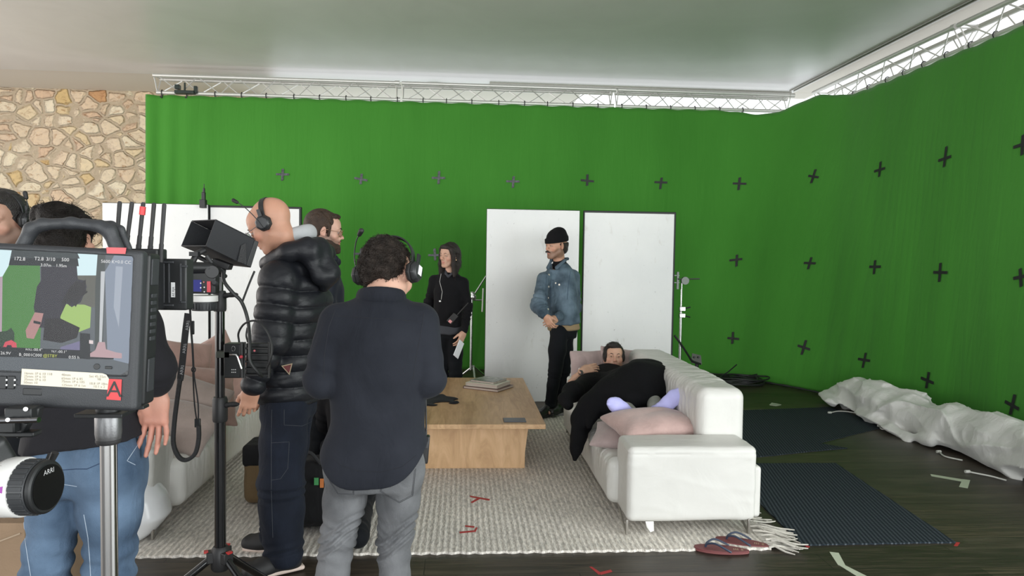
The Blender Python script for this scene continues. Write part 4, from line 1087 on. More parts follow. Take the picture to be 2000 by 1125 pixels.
floor_poly('floor_mat', [(1.90, 3.80), (2.80, 3.81)] + fp((1632, 906)) + [(2.0, 5.36)], 0.008, mm, 'dark blue grey mat with a slanting right edge, beside the right sofa', 'mat', wob=0.004)
floor_poly('floor_mat', [(2.0, 7.15)] + fp((1620, 796), (1738, 832), (1600, 866), (1655, 876), (1585, 882), (1484, 893)) + [(2.0, 5.6)], 0.006, mm, 'farther dark mat between the right sofa and the rolled white fabric', 'mat', wob=0.004)

# ------------------------------------------------------------------ tape marks on the floor and rug
pale = mat('pale_green_tape', (0.50, 0.54, 0.42), 0.6); red = mat('red_marking_tape', (0.42, 0.03, 0.035), 0.5)
def strips(name, polys, z0, m, lab, th=0.0008):
    mb = MB()
    for i, pl in enumerate(polys): mb.prism([(*on_z(a, b, z0)[:2], z0 + 0.0002 + i * 0.0004) for a, b in pl], (0, 0, th))
    return tag(mb.build(name, m, None, smooth=False), lab, 'floor marking')
strips('tape_mark', [[(1817, 926), (1819, 930), (1880, 941), (1884, 937)], [(1873, 951), (1890, 954), (1895, 938), (1880, 936)]], 0, pale, 'L of pale tape on the floor near the rolled fabric')
strips('tape_mark', [[(1620, 1078), (1638, 1080), (1652, 1106), (1637, 1104)], [(1637, 1103), (1652, 1105), (1712, 1135), (1690, 1136)]], 0, pale, 'bent pale tape strip on the floor right of the rug fringe')
strips('tape_mark', [[(1151, 1107), (1156, 1107), (1174, 1119), (1170, 1123)], [(1172, 1118), (1193, 1113), (1196, 1117), (1173, 1123)]], 0, red, 'small red V of tape on the floorboards in front of the rug')
strips('tape_mark', [[(1558, 1058), (1564, 1058), (1582, 1068), (1578, 1070)]], 0, red, 'short red tape dash touching the rug fringe')
strips('tape_mark', [[(1868, 1059), (1875, 1060), (1870, 1067), (1863, 1066)]], 0, red, 'tiny red tape square at the near corner of the dark mat')
strips('tape_mark', [[(917, 968), (919, 971), (956, 978), (957, 975)], [(933, 973), (937, 975), (922, 983), (919, 981)]], 0.0135, red, 'red Y of tape on the rug, nearer the table')
strips('tape_mark', [[(908, 1026), (909, 1029), (926, 1031), (927, 1028)], [(930, 1030), (933, 1031), (929, 1039), (925, 1038)], [(897, 1039), (898, 1042), (928, 1039), (928, 1036)]], 0.0135, red, 'red V of tape on the rug, nearer the front edge')
strips('tape_mark', [[(704, 985), (706, 983), (717, 993), (714, 994)]], 0.0135, red, 'short red tape seen between the legs of the man in grey jeans')
s_ = fp((1507, 787), (1520, 789), (1526, 791), (1516, 793), (1503, 791))
floor_poly('paper_scrap', s_, 0.004, mat('pale_scrap', (0.42, 0.46, 0.36), 0.8), 'torn pale paper scrap on the floor near the cable coil', 'scrap')
floor_poly('paper_scrap', fp((1484, 800), (1494, 802), (1492, 806), (1482, 805)), 0.004, MATS['pale_scrap'], 'small torn scrap half hidden by the back of the right sofa', 'scrap')

# ------------------------------------------------------------------ flip-flops
def flipflop(c, yaw_, lab):
    """c: sole centre on the floor, yaw: direction of the toe"""
    c = np.array([c[0], c[1], 0.0]); R = rotz(yaw_)   # local x = toe direction
    t = thing('flip_flop', lab, 'sandal', c, 'pair of maroon flip-flops')
    out = []
    for a in np.linspace(0, 2 * math.pi, 48, endpoint=False):
        x = 0.145 * math.cos(a); w = 0.046 + 0.010 * math.cos(a) - 0.004 * math.cos(2 * a)
        out.append((x, w * np.sign(math.sin(a)) * abs(math.sin(a)) ** 0.8))
    def lay(z0, z1, name, m, k=1.0):
        MB().prism([c + R @ np.array([x * k, y * k, z0]) for x, y in out], (0, 0, z1 - z0)).build(name, m, t, bevel=0.002)
    lay(0.0005, 0.006, 'outsole', mat('dark_maroon_rubber', (0.10, 0.022, 0.025), 0.6)); lay(0.006, 0.009, 'midsole', mat('pinkish_rubber', (0.34, 0.13, 0.12), 0.6), 1.004); lay(0.009, 0.0185, 'footbed', mat('maroon_rubber', (0.165, 0.042, 0.045), 0.55, bump=0.2, bscale=400))
    for q in (-1, 1):
        pts = bez([c + R @ np.array(p) for p in ((0.085, 0, 0.019), (0.075, q * 0.010, 0.040), (0.035, q * 0.034, 0.052), (-0.02, q * 0.047, 0.030), (-0.045, q * 0.046, 0.017))], 20)
        mb = MB(); mb.tube(pts, [0.0055] * len(pts), 8); mb.build('strap', mat('navy_rubber', (0.03, 0.045, 0.08), 0.45), t)
    MB().cyl(c + R @ np.array([0.085, 0, 0.017]), c + R @ np.array([0.085, 0, 0.032]), 0.004).build('toe_post', MATS['navy_rubber'], t)
    pm = MB()
    for i in range(3):
        for j in range(3): pm.box(c + R @ np.array([-0.065 - 0.010 * i, -0.008 + 0.008 * j, 0.0187]), (0.0026, 0.0026, 0.0002), R)
    for j in range(3):
        pm.box(c + R @ np.array([-0.108, -0.010 + 0.010 * j, 0.0187]), (0.006, 0.0016, 0.0002), R)
    pm.build('print', mat('gold_print', (0.38, 0.28, 0.18), 0.6), t, smooth=False)
flipflop(on_z(1409, 1077), R_(180 - 13), 'maroon flip-flop nearer the viewer, in front of the right sofa')
flipflop(on_z(1456, 1070) + np.array([0.0, 0.045, 0]), R_(180 - 24), 'maroon flip-flop partly behind its pair, beside the rug fringe')
# ------------------------------------------------------------------ helpers for dressed figures
from mathutils.bvhtree import BVHTree
def bvh(o):
    me = o.data; n = len(me.vertices); co = np.zeros(n * 3); me.vertices.foreach_get('co', co); co = co.reshape(-1, 3)
    if o.parent is None: co = co + np.array(o.location)
    return BVHTree.FromPolygons([Vector(v) for v in co], [tuple(p.vertices) for p in me.polygons])
def hit(bv, px, py):
    a, b = _unroll(px, py); d = unit(_f * FPX + _r * a + _d * b)
    loc, n, i, t = bv.ray_cast(Vector(CO), Vector(d))
    if loc is None:
        loc, n, i, t = bv.find_nearest(Vector(CO + d * 3))
    return np.array(loc), np.array(n)
def seam(bv, name, pts, m, parent, r=0.0012, off=0.0006, step=6):
    """stitched line lying on a garment"""
    P = []
    for (a, b) in zip(pts[:-1], pts[1:]):
        k = max(1, int(math.hypot(b[0] - a[0], b[1] - a[1]) / step))
        for i in range(k): P.append((a[0] + (b[0] - a[0]) * i / k, a[1] + (b[1] - a[1]) * i / k))
    P.append(pts[-1]); Q = []
    for p in P:
        l, n = hit(bv, *p); Q.append(l + n * off)
    return MB().tube(Q, r, 5).build(name, m, parent)
def patch(bv, name, pts, m, parent, off=0.0015, th=0.0015, div=5):
    """thin piece of cloth following the surface under a four-cornered outline"""
    V = []; F_ = []
    a, b, c, d = [np.array(p, float) for p in pts]
    for i in range(div + 1):
        for j in range(div + 1):
            u, v = i / div, j / div; q = (a * (1 - u) + b * u) * (1 - v) + (d * (1 - u) + c * u) * v
            l, n = hit(bv, *q); V.append((l + n * off, n))
    n_ = div + 1; N0 = n_ * n_
    vs = [p for p, n in V] + [p - n * (th + off) for p, n in V]
    for i in range(div):
        for j in range(div):
            q = (i * n_ + j, i * n_ + j + 1, (i + 1) * n_ + j + 1, (i + 1) * n_ + j); F_.append(q); F_.append(tuple(N0 + k for k in q[::-1]))
    edge = [i for i in range(n_)] + [i * n_ + div for i in range(1, n_)] + [div * n_ + j for j in range(div - 1, -1, -1)] + [i * n_ for i in range(div - 1, 0, -1)]
    for k in range(len(edge)): p, q = edge[k], edge[(k + 1) % len(edge)]; F_.append((p, q, N0 + q, N0 + p))
    return MB().add(vs, F_).build(name, m, parent)
def hf_(W, d, back):
    y = unit(d); z = np.array(back, float); z = unit(z - y * (z @ y)); x = np.cross(y, z); return F(W, np.stack([x, y, z], 1))
def trunk(s, J, st, k=0.04, mod=None, rnd=0.02):
    """garment body; stations (height above pelvis as a part of pelvis-neck length, dx, dy, rx, ry)"""
    pel, neck = np.array(J['pel'], float), np.array(J['neck'], float); z = unit(neck - pel); x = np.array(J['right'], float); x = unit(x - z * (x @ z)); y = np.cross(z, x)
    fr = F(pel, np.stack([x, y, z], 1)); L = np.linalg.norm(neck - pel)
    s.loft([(a * L, *r) for a, *r in st], k, '+', fr, mod=mod, rnd=rnd); return fr, L
def shoulders(s, J, r=0.062, k=0.06):
    for q in 'LR':
        if 'S' + q in J:
            n = np.array(J['neck']); c = np.array(J['chest']); s.cap(n + (c - n) * 0.22, J['S' + q], r * 0.95, r, k)
def hips_up(s, J, k=1.0, top=0.12):
    pel = np.array(J['pel'], float); up = unit(np.array(J['chest']) - pel)
    a = (np.array(J['HL']) + np.array(J['HR'])) / 2
    x = unit(np.array(J['right'], float)); z = unit(up - x * (up @ x)); y = np.cross(z, x); fr = F(pel, np.stack([x, y, z], 1))
    s.loft([(-0.10, 0, 0, 0.158 * k, 0.108 * k), (0.0, 0, -0.006, 0.168 * k, 0.118 * k), (top, 0, 0, 0.150 * k, 0.102 * k)], 0.045, '+', fr, rnd=0.015)
    return fr
def trousers(J, name, m, parent, r, k=1.0, cut=0.0, folds=0.006, seed=0, top=0.12, h=0.0065, stack=1.0, extra=None, crease=0.003):
    s = Sdf(); hips_up(s, J, k, top)
    for i, q in enumerate('LR'): trouser(s, J['H' + q], J['K' + q], J['A' + q], r, cut, folds, seed + 3 * i, stack=stack)
    if extra: extra(s)
    s.disp = lambda P: wr(11, crease, P, seed + 4, (1, 1, 0.6)); s.amp = 0.006
    return s.build(name, m, parent, h=h)
def shoe(A, toe, m, parent, name='shoe', L=0.27, sole=None, heel=0.03, k=1.0, up=None):
    """shoe at an ankle; toe: direction; the sole is its own part"""
    A = np.array(A, float); t = unit(toe)
    u = np.array([0, 0, 1.0]) if up is None else unit(up); t = unit(t - u * (t @ u)); R = np.stack([np.cross(t, u), t, u], 1)
    o = A - u * (0.085 * k); fr = F(o, R, k); s = Sdf()
    s.box((0, 0.055, 0.036), (0.045, 0.128, 0.030), 0.028, 0.02, '+', fr)
    s.ell((0, 0.115, 0.030), (0.047, 0.070, 0.034), 0.02, '+', fr)
    s.cap((0, -0.02, 0.05), (0, 0.0, 0.105), 0.042, 0.044, 0.03, fr=fr); s.cap((0, 0.0, 0.09), (0, 0.09, 0.045), 0.036, 0.036, 0.03, fr=fr)
    s.box((0, 0.06, -0.03), (0.2, 0.3, 0.032), 0.002, 0, '-', fr)
    o_ = s.build(name, m, parent, h=0.004)
    s2 = Sdf(); s2.box((0, 0.045, 0.010), (0.043, 0.128, 0.011), 0.011, 0.01, '+', fr); s2.ell((0, 0.115, 0.010), (0.049, 0.070, 0.012), 0.01, '+', fr)
    s2.build('sole', sole or mat('black_rubber', (0.015, 0.015, 0.015), 0.6), o_, h=0.0035)
    return o_
def hair_cap(s, fr, w=1.0, grow=1.0, back=0.0, front=0.055, lowz=-0.06, sides=True):
    g = grow
    s.ell((0, -0.024, 0.036), (0.0800 * w * g, 0.1000 * g, 0.0905 * g), 0.02, '+', fr)
    s.ell((0, -0.050, -0.010), (0.070 * w * g, 0.066 * g, 0.075 * g), 0.03, '+', fr)
    s.ell((0, 0.092, -0.030), (0.074 * w, 0.072, 0.098), 0.012, '-', fr)           # face opening
    s.box((0, 0.06, -0.14), (0.12, 0.09, 0.10), 0.02, 0.02, '-', fr)
    s.box((0, 0.0, -0.20 + lowz + 0.06), (0.2, 0.2, 0.10), 0.01, 0.01, '-', fr)
    for q in (-1, 1): s.ell((q * 0.088 * w, -0.006, -0.014), (0.020, 0.024, 0.036), 0.008, '-', fr)
def build_hair(s, fr, name, col, parent, h=0.0035, amp=0.004, sc=60, stretch=(1, 1, 0.35), curl=0.0):
    def dp(P):
        q = fr.inv(P); return amp * (0.5 - ridged(q, sc, 2, stretch, 1.4)) + curl * noise(q, 42, 2, 1.2, 5)
    s.disp = dp; s.amp = amp + curl
    m = mat('hair_strands_%s' % str(col[0])[:6], col, 0.45, bump=0.7, bscale=220, var=0.35, vscale=40, spec=0.4)
    return s.build(name, m, parent, h=h)
def headset(fr, lab, mic=-1, white=False, cupz=-0.004, parent_loc_=None, tilt=0.0, both=True, boom=None, thick=0.012):
    """intercom headset in the frame of the head; mic: side of the boom (+1 right of the wearer)"""
    t = thing('headset', lab, 'headset', fr.p((0, 0, 0.12)))
    black = mat('headset_black_plastic', (0.018, 0.019, 0.021), 0.4); pad = mat('ear_pad_leatherette', (0.012, 0.012, 0.012), 0.6)
    T = F(fr.o, fr.R @ rotx(tilt), fr.k)
    arc = [T.p((0.090 * math.sin(a), -0.015, -0.002 + 0.030 + 0.098 * math.cos(a) * 0.95)) for a in np.linspace(-1.65, 1.65, 26)]
    mb = MB()
    for i in range(len(arc) - 1):
        d = unit(arc[i + 1] - arc[i]); c = (arc[i] + arc[i + 1]) / 2; nrm_ = T.R[:, 1]
        mb.box(c, (np.linalg.norm(arc[i + 1] - arc[i]) / 2 + 0.001, thick, 0.0028), np.stack([d, nrm_, np.cross(d, nrm_)], 1))
    mb.build('headband', black, t, bevel=0.001)
    for q in ((-1, 1) if both else (mic,)):
        c = T.p((q * 0.092, -0.010, cupz)); Rc = np.stack([T.R[:, 1], T.R[:, 2] * 1.0, q * T.R[:, 0]], 1)
        if np.linalg.det(Rc) < 0: Rc[:, 0] *= -1
        o = MB().lathe(c - Rc[:, 2] * 0.010, [(0.034, -0.004), (0.040, 0.004), (0.040, 0.012), (0.030, 0.018)], 8, Rc @ rotz(0.39)).build('ear_cushion', pad, t, bevel=0.003)
        o = MB().lathe(c + Rc[:, 2] * 0.006, [(0.038, 0.0), (0.037, 0.010), (0.028, 0.019), (0.001, 0.020)], 8, Rc @ rotz(0.39)).build('ear_cup', black, t, bevel=0.002)
        MB().box(c + Rc[:, 2] * 0.014 + T.R[:, 2] * 0.045, (0.009, 0.022, 0.004), Rc).build('slider', black, o, bevel=0.001)
        if white and q == 1:
            MB().box(c + Rc[:, 2] * 0.0275 + T.R[:, 2] * 0.004, (0.012, 0.017, 0.001), Rc).build('white_sticker', mat('sticker_white', (0.75, 0.75, 0.75), 0.5), o)
    if mic:
        q = mic; pts = boom or ((q * 0.112, -0.008, -0.01), (q * 0.110, 0.03, -0.045), (q * 0.07, 0.10, -0.07), (q * 0.035, 0.125, -0.075))
        P = bez([T.p(p) for p in pts], 18); MB().tube(P, 0.0022, 6).build('microphone_boom', black, t)
        d = unit(P[-1] - P[-3]); sm = Sdf(); sm.cap(P[-1] - d * 0.005, P[-1] + d * 0.016, 0.0085, 0.0095, 0.005); sm.build('microphone_foam', pad, t, h=0.0025)
    return t
def glasses(fr, lab, m, lens=True, w=0.0):
    t = thing('glasses', lab, 'glasses', fr.p((0, 0.10, 0)))
    for q in (-1, 1):
        pts = [fr.p((q * (0.033 + 0.0245 * np.sign(math.cos(a)) * abs(math.cos(a)) ** 0.7), 0.1060 - 0.010 * abs(math.cos(a) > 0) * 1.0 * (math.cos(a)) * 0.6, -0.006 + 0.0185 * np.sign(math.sin(a)) * abs(math.sin(a)) ** 0.75)) for a in np.linspace(0, 2 * math.pi, 25)[:-1]]
        rim = MB().tube(pts, 0.0018, 6, closed=True).build('rim', m, t)
        if lens:
            c = np.mean(pts, 0); g = mat('clear_lens', (0.9, 0.95, 0.95), 0.03, trans=1.0)
            MB().prism(pts, fr.R[:, 1] * 0.001).build('lens', g, rim)
        MB().tube([fr.p((q * 0.058, 0.100, 0.000)), fr.p((q * 0.074, 0.085, 0.0)), fr.p((q * 0.083, 0.0, 0.004)), fr.p((q * 0.082, -0.02, -0.012))], 0.0018, 6).build('temple', m, t)
    MB().tube([fr.p((-0.010, 0.106, -0.002)), fr.p((0, 0.109, 0.001)), fr.p((0.010, 0.106, -0.002))], 0.0016, 6).build('bridge', m, t)
    return t
def strands(o, name, n, m, fr, length=0.03, r=0.0011, curl=0.0, gdir=(0, 0, -1), lift=0.3, seed=1, region=None, pts=7):
    """locks of hair rooted on the hair surface"""
    rg = np.random.RandomState(seed); me = o.data; nv_ = len(me.vertices); co = np.zeros(nv_ * 3); me.vertices.foreach_get('co', co); co = co.reshape(-1, 3)
    no = np.zeros(nv_ * 3); me.vertices.foreach_get('normal', no); no = no.reshape(-1, 3); q = fr.inv(co); ok = np.arange(nv_)
    if region is not None: ok = ok[region(q)]
    mb = MB(); g = fr.R @ np.array(gdir, float)
    for i in rg.choice(ok, min(n, len(ok)), replace=False):
        p = co[i] - no[i] * 0.003; nn = no[i]; t = unit(g - nn * (g @ nn) + rg.normal(size=3) * (0.1 + 0.3 * curl)); b_ = np.cross(nn, t); L_ = length * rg.uniform(0.6, 1.3); ph = rg.uniform(0, 6.28); s_ = rg.choice([-1, 1]); P = []
        for k in range(pts):
            u = k / (pts - 1); bend = np.sin(math.pi * min(u, 1)) * lift * L_
            P.append(p + t * L_ * u * (1 - curl * 0.4) + nn * (bend * 0.5 + 0.004 * (u > 0)) + curl * 0.35 * L_ * (b_ * s_ * math.sin(ph + u * 5) + nn * (0.5 + 0.5 * math.cos(ph + u * 5)) * 0.7))
        mb.tube(P, [r * (1 - 0.7 * (k / (pts - 1))) for k in range(pts)], 4)
    h = mb.build(name, m, o); h['kind'] = 'stuff'; return h
blackcloth = fabric('black_cotton', (0.0045, 0.0045, 0.006), sheen=0.0, var=0.1, crease=0.10)
def up3(fwd, up=(0, 0, 1)): return basis(fwd, up)
# ------------------------------------------------------------------ man in the denim jacket
Y = 7.1
fwd = unit([-0.72, -0.69, 0]); rt = np.cross(fwd, [0, 0, 1])
hf = F(at(1086, 479, Y), basis((-0.84, -0.54, -0.04)), 1.10)
J = dict(pel=at(1100, 640, 7.12), chest=at(1095, 560, 7.15), neck=at(1093, 514, 7.14), right=rt,
         SR=at(1063, 545, 7.04), SL=at(1119, 541, 7.22), ER=at(1052, 597, 6.92), EL=at(1121, 600, 7.15), WR=at(1066, 618, 6.80), WL=at(1086, 622, 6.90),
         HL=at(1104, 650, 7.14), HR=at(1092, 650, 7.02), KL=at(1101, 724, 7.08), KR=at(1084, 726, 6.96), AL=at(1092, 788, 7.05), AR=at(1074, 794, 6.98), TL=(-0.6, -0.8, 0), TR=(-0.75, -0.65, 0))
hR = hf_(J['WR'], at(1072, 640, 6.80) - J['WR'] + np.array([0.03, -0.02, 0]), (-0.7, -0.7, 0.2)); hL = hf_(J['WL'], at(1068, 634, 6.78) - J['WL'], (0.3, -1.0, 0.35))
man = body('person', 'standing man in a denim jacket and black beanie with hands clasped', J, hf, SKIN['tan'], tint=face_tint(hf, SKIN['tan'], stubble=0.62), hands=((
    (hL, 1), dict(curl=(0.6, 0.65, 0.7, 0.75), thumb=(0.3, 0.5))), ((hR, -1), dict(curl=(0.55, 0.6, 0.65, 0.7), thumb=(0.3, 0.5)))), loc=(*J['AR'][:2], 0))
hdark = (0.018, 0.012, 0.009)
eyes(hf, man, (-0.1, 1, -0.03)); brows(hf, man, hdark, 0.0032)
s = Sdf(); s.chain([(-0.029, 0.094, -0.066), (-0.012, 0.106, -0.056), (0, 0.108, -0.054), (0.012, 0.106, -0.056), (0.029, 0.094, -0.066)], [0.004, 0.0068, 0.0062, 0.0068, 0.004], 0.005, fr=hf)
s.build('moustache', mat('hair_%s' % str(hdark[0])[:6], hdark, 0.6), man, h=0.0025)
s = Sdf(); hair_cap(s, hf, 1.02, 1.0, lowz=-0.075); s.ell((0, -0.075, -0.035), (0.055, 0.034, 0.045), 0.02, '+', hf)
s.box((0, 0, 0.125), (0.2, 0.2, 0.10), 0.01, 0.01, '-', hf); build_hair(s, hf, 'hair', hdark, man, curl=0.004)
s = Sdf(); bw = rotx(0.16)
s.ell((0, -0.016, 0.058), (0.0860, 0.110, 0.094), 0.02, '+', hf); s.ell((0, -0.04, 0.122), (0.052, 0.056, 0.040), 0.03, '+', hf); s.box((0, 0.03, -0.055), (0.2, 0.25, 0.075), 0.01, 0.008, '-', hf, rotx(-0.13))
s.loft([(0.026, 0, -0.012, 0.0875, 0.1125), (0.070, 0, -0.016, 0.0885, 0.1125)], 0.006, '+', F(hf.o, hf.R @ rotx(-0.13), hf.k), rnd=0.006)
s.disp = lambda P: 0.0012 * np.sin(np.arctan2(hf.inv(P)[:, 1], hf.inv(P)[:, 0]) * 60); s.amp = 0.002
s.build('beanie', fabric('black_rib_knit', (0.004, 0.004, 0.005), thread=260, strength=0.6), man, h=0.004)
denim = fabric('washed_blue_denim', (0.050, 0.078, 0.105), thread=260, strength=0.4, var=0.35, vscale=7, fade=(0.10, 0.140, 0.175), crease=0.35, fscale=22)
s = Sdf(); fr, L = trunk(s, J, [(0.05, 0, -0.0, 0.185, 0.140), (0.10, 0, 0.005, 0.180, 0.140), (0.35, 0, 0.01, 0.180, 0.145), (0.68, 0, 0.01, 0.185, 0.140), (0.86, 0, 0, 0.155, 0.105), (1.0, 0, 0.01, 0.080, 0.078)])
shoulders(s, J, 0.060); sleeve(s, J['SR'], J['ER'], J['WR'], (0.072, 0.074, 0.074, 0.058, 0.046), 0.03, seed=1, folds=0.009); sleeve(s, J['SL'], J['EL'], J['WL'], (0.074, 0.076, 0.076, 0.058, 0.046), 0.03, seed=4, folds=0.009)
s.cap(J['neck'] + [0, 0, -0.02], hf.p((0, -0.02, -0.115)), 0.066, 0.062, 0, '-'); s.ell(J['neck'] + fwd * 0.07 + [0, 0, 0.0], (0.05, 0.05, 0.08), 0.02, '-')
s.disp = lambda P: wr(9, 0.013, P, 3, (1, 1, 0.8)) + wr(20, 0.005, P, 8); s.amp = 0.02
jk = s.build('jacket', denim, man, h=0.0065)
s = Sdf()
for q in (-1, 1):   # collar leaves
    s.chain([J['neck'] + rt * q * 0.06 + fwd * -0.05 + [0, 0, 0.045], J['neck'] + rt * q * 0.085 + fwd * 0.03 + [0, 0, 0.025], J['neck'] + rt * q * 0.055 + fwd * 0.115 + [0, 0, -0.045]], [0.012, 0.016, 0.022], 0.01, flat=(fwd, 0.55))
s.cap(J['neck'] - fwd * 0.055 + rt * 0.06 + [0, 0, 0.045], J['neck'] - fwd * 0.055 - rt * 0.06 + [0, 0, 0.045], 0.014, 0.014, 0.01)
s.build('collar', denim, jk, h=0.005)
bv = bvh(jk); st_ = mat('denim_stitch', (0.03, 0.055, 0.09), 0.8); brass = mat('shirt_button_metal', (0.65, 0.62, 0.55), 0.35, 0.6)
seam(bv, 'placket_seam', [(1068, 528), (1066, 560), (1066, 612)], st_, jk, 0.0022); seam(bv, 'placket_seam', [(1077, 532), (1076, 560), (1075, 612)], st_, jk, 0.0022)
seam(bv, 'yoke_seam', [(1078, 547), (1112, 549)], st_, jk, 0.0022); seam(bv, 'armhole_seam', [(1114, 530), (1110, 555), (1108, 585)], st_, jk, 0.0025)
patch(bv, 'pocket', [(1081, 548), (1106, 550), (1103, 575), (1083, 573)], denim, jk, 0.004); patch(bv, 'pocket_flap', [(1080, 547), (1108, 549), (1106, 557), (1081, 556)], denim, jk, 0.008); patch(bv, 'pocket_flap', [(1049, 548), (1063, 548), (1063, 558), (1050, 558)], denim, jk, 0.006)
for (a, b) in ((1072, 537), (1071, 560), (1070, 582), (1070, 604), (1093, 556), (1086, 553)):
    l, n = hit(bv, a, b); MB().lathe(l + n * 0.004, [(0.0105, 0), (0.009, 0.004), (0.001, 0.005)], 10, onto(n)).build('button', brass, jk)
s = Sdf(); trunk(s, J, [(-0.04, 0, -0.01, 0.172, 0.128), (0.12, 0, 0, 0.165, 0.125)]); s.disp = lambda P: wr(14, 0.004, P, 3); s.amp = 0.006
s.build('shirt_tail', fabric('tan_cotton', (0.26, 0.19, 0.11)), man, h=0.006)
s = Sdf(); s.cap(J['chest'], J['neck'] + [0, 0, 0.012], 0.10, 0.067, 0.02); s.cap(J['neck'] + [0, 0, 0.03], hf.p((0, -0.02, -0.09)), 0.0, 0.0, 0) ; s.build('undershirt', blackcloth, man, h=0.006)
tr_ = fabric('black_twill', (0.0045, 0.0055, 0.0075), crease=0.15)
trousers(J, 'trousers', tr_, man, (0.088, 0.085, 0.068, 0.060, 0.056), 0.90, 0.0, 0.006, 5, top=0.06)
bl = mat('black_leather_boot', (0.010, 0.010, 0.010), 0.35)
for q in 'LR': shoe(J['A' + q], J['T' + q], bl, man, 'boot', k=1.05)

# ------------------------------------------------------------------ woman in black
Y = 7.25
fwd = unit([-0.25, -0.97, 0]); rt = np.cross(fwd, [0, 0, 1])
hf = F(at(877, 498, Y), basis((-0.62, -0.78, -0.06), (0.06, 0, 1)), 1.02)
J = dict(pel=at(874, 640, 7.35), chest=at(872, 572, 7.3), neck=at(880, 532, 7.28), right=rt,
         SR=at(848, 548, 7.34), SL=at(904, 553, 7.26), ER=at(838, 592, 7.42), EL=at(914, 600, 7.24), WR=at(846, 632, 7.45), WL=at(906, 650, 7.18),
         HL=at(888, 652, 7.34), HR=at(862, 652, 7.36), KL=at(890, 735, 7.30), KR=at(862, 735, 7.34), TL=(-0.2, -1, 0), TR=(-0.4, -0.9, 0))
J['AL'] = J['KL'] + np.array([0, 0.02, -0.40]); J['AR'] = J['KR'] + np.array([0, 0.02, -0.40]); J['AL'][2] = J['AR'][2] = 0.085
hL = hf_(J['WL'], at(893, 682, 7.1) - J['WL'], (0.8, -0.55, 0.2)); hR = hf_(J['WR'], (0.1, 0, -1), (-1, -0.2, 0))
skw = (0.50, 0.30, 0.215)
wom = body('person', 'woman with long dark hair in black, holding papers beside the coffee table', J, hf, skw, fem=True, tint=face_tint(hf, skw, flush=0.2), k=0.88,
    hands=(((hL, 1), dict(curl=(0.4, 0.45, 0.5, 0.55), thumb=(0.2, 0.6))), ((hR, -1), dict(curl=(0.4, 0.5, 0.5, 0.5)))), loc=(*J['AR'][:2], 0))
hdk = (0.016, 0.011, 0.009)
eyes(hf, wom, (-0.15, 1, 0.0)); brows(hf, wom, hdk, 0.0024)
s = Sdf(); hair_cap(s, hf, 1.04, 1.03, lowz=-0.10)
s.ell((0, 0.062, 0.082), (0.056, 0.030, 0.024), 0.02, '+', hf)
for q in (-1, 1):
    s.chain([(q * 0.070, 0.040, 0.055), (q * 0.083, 0.030, -0.01), (q * 0.082, 0.030, -0.09), (q * 0.088, 0.025, -0.17 - 0.05 * (q > 0) - 0.03 * (q < 0))], [0.022, 0.016, 0.020, 0.014], 0.02, fr=hf)
s.chain([(0, -0.07, 0.0), (0, -0.085, -0.08), (0.01, -0.085, -0.17)], [0.07, 0.062, 0.045], 0.03, fr=hf)
s.chain([(0.05, -0.05, -0.02), (0.075, -0.03, -0.10), (0.08, -0.01, -0.20)], [0.04, 0.034, 0.018], 0.03, fr=hf); s.chain([(-0.05, -0.05, -0.02), (-0.075, -0.03, -0.10), (-0.075, -0.01, -0.18)], [0.04, 0.034, 0.018], 0.03, fr=hf)
hh_ = build_hair(s, hf, 'hair', hdk, wom, amp=0.005, sc=75, stretch=(1, 1, 0.12), h=0.0035)
strands(hh_, 'locks', 260, MATS['hair_strands_0.016'], hf, 0.055, 0.0010, 0.05, (0, 0, -1), 0.0, 5, lambda q: q[:, 2] < 0.05)
er = MB(); er.tube([hf.p((-0.083, -0.01, -0.042)), hf.p((-0.084, -0.008, -0.062))], 0.0028, 6); er.build('earring', mat('gold_earring', (0.6, 0.4, 0.2), 0.25, 1.0), wom)
s = Sdf(); fr, L = trunk(s, J, [(0.05, 0, 0.012, 0.158, 0.122), (0.16, 0, 0.01, 0.152, 0.117), (0.3, 0, 0.01, 0.150, 0.115), (0.66, 0, 0.015, 0.155, 0.120), (0.84, 0, 0, 0.130, 0.085), (1.0, 0, 0.005, 0.062, 0.060)])
shoulders(s, J, 0.050); sleeve(s, J['SR'], J['ER'], J['WR'], (0.056, 0.054, 0.050, 0.043, 0.036), 0.0, seed=1); sleeve(s, J['SL'], J['EL'], J['WL'], (0.056, 0.054, 0.050, 0.043, 0.038), 0.02, seed=4)
s.cap(J['neck'], hf.p((0, -0.02, -0.115)), 0.052, 0.050, 0, '-')
s.disp = lambda P: wr(9, 0.006, P, 8, (1, 1, 0.7)); s.amp = 0.009
sw = s.build('sweater', fabric('black_knit', (0.0042, 0.0042, 0.0055), thread=200, strength=0.5, crease=0.12), wom, h=0.006)
s = Sdf(); s.chain([J['neck'] + rt * 0.045 + [0, 0, 0.03] + fwd * 0.0, J['neck'] + rt * 0.03 + fwd * 0.07 + [0, 0, -0.01], J['neck'] + fwd * 0.085 + [0, 0, -0.04], J['neck'] - rt * 0.035 + fwd * 0.07 + [0, 0, -0.01], J['neck'] - rt * 0.05 + [0, 0, 0.03]], [0.012] * 5, 0.008)
s.build('shirt_collar', fabric('dark_grey_shirt', (0.045, 0.047, 0.055)), wom, h=0.005)
s = Sdf(); trunk(s, J, [(-0.08, 0, 0.012, 0.152, 0.126), (0.0, 0, 0.012, 0.160, 0.124), (0.22, 0, 0.01, 0.142, 0.108)]); s.disp = lambda P: wr(14, 0.006, P, 3); s.amp = 0.008
s.build('shirt_tail', fabric('dark_grey_shirt', (0.03, 0.031, 0.036)), wom, h=0.006)
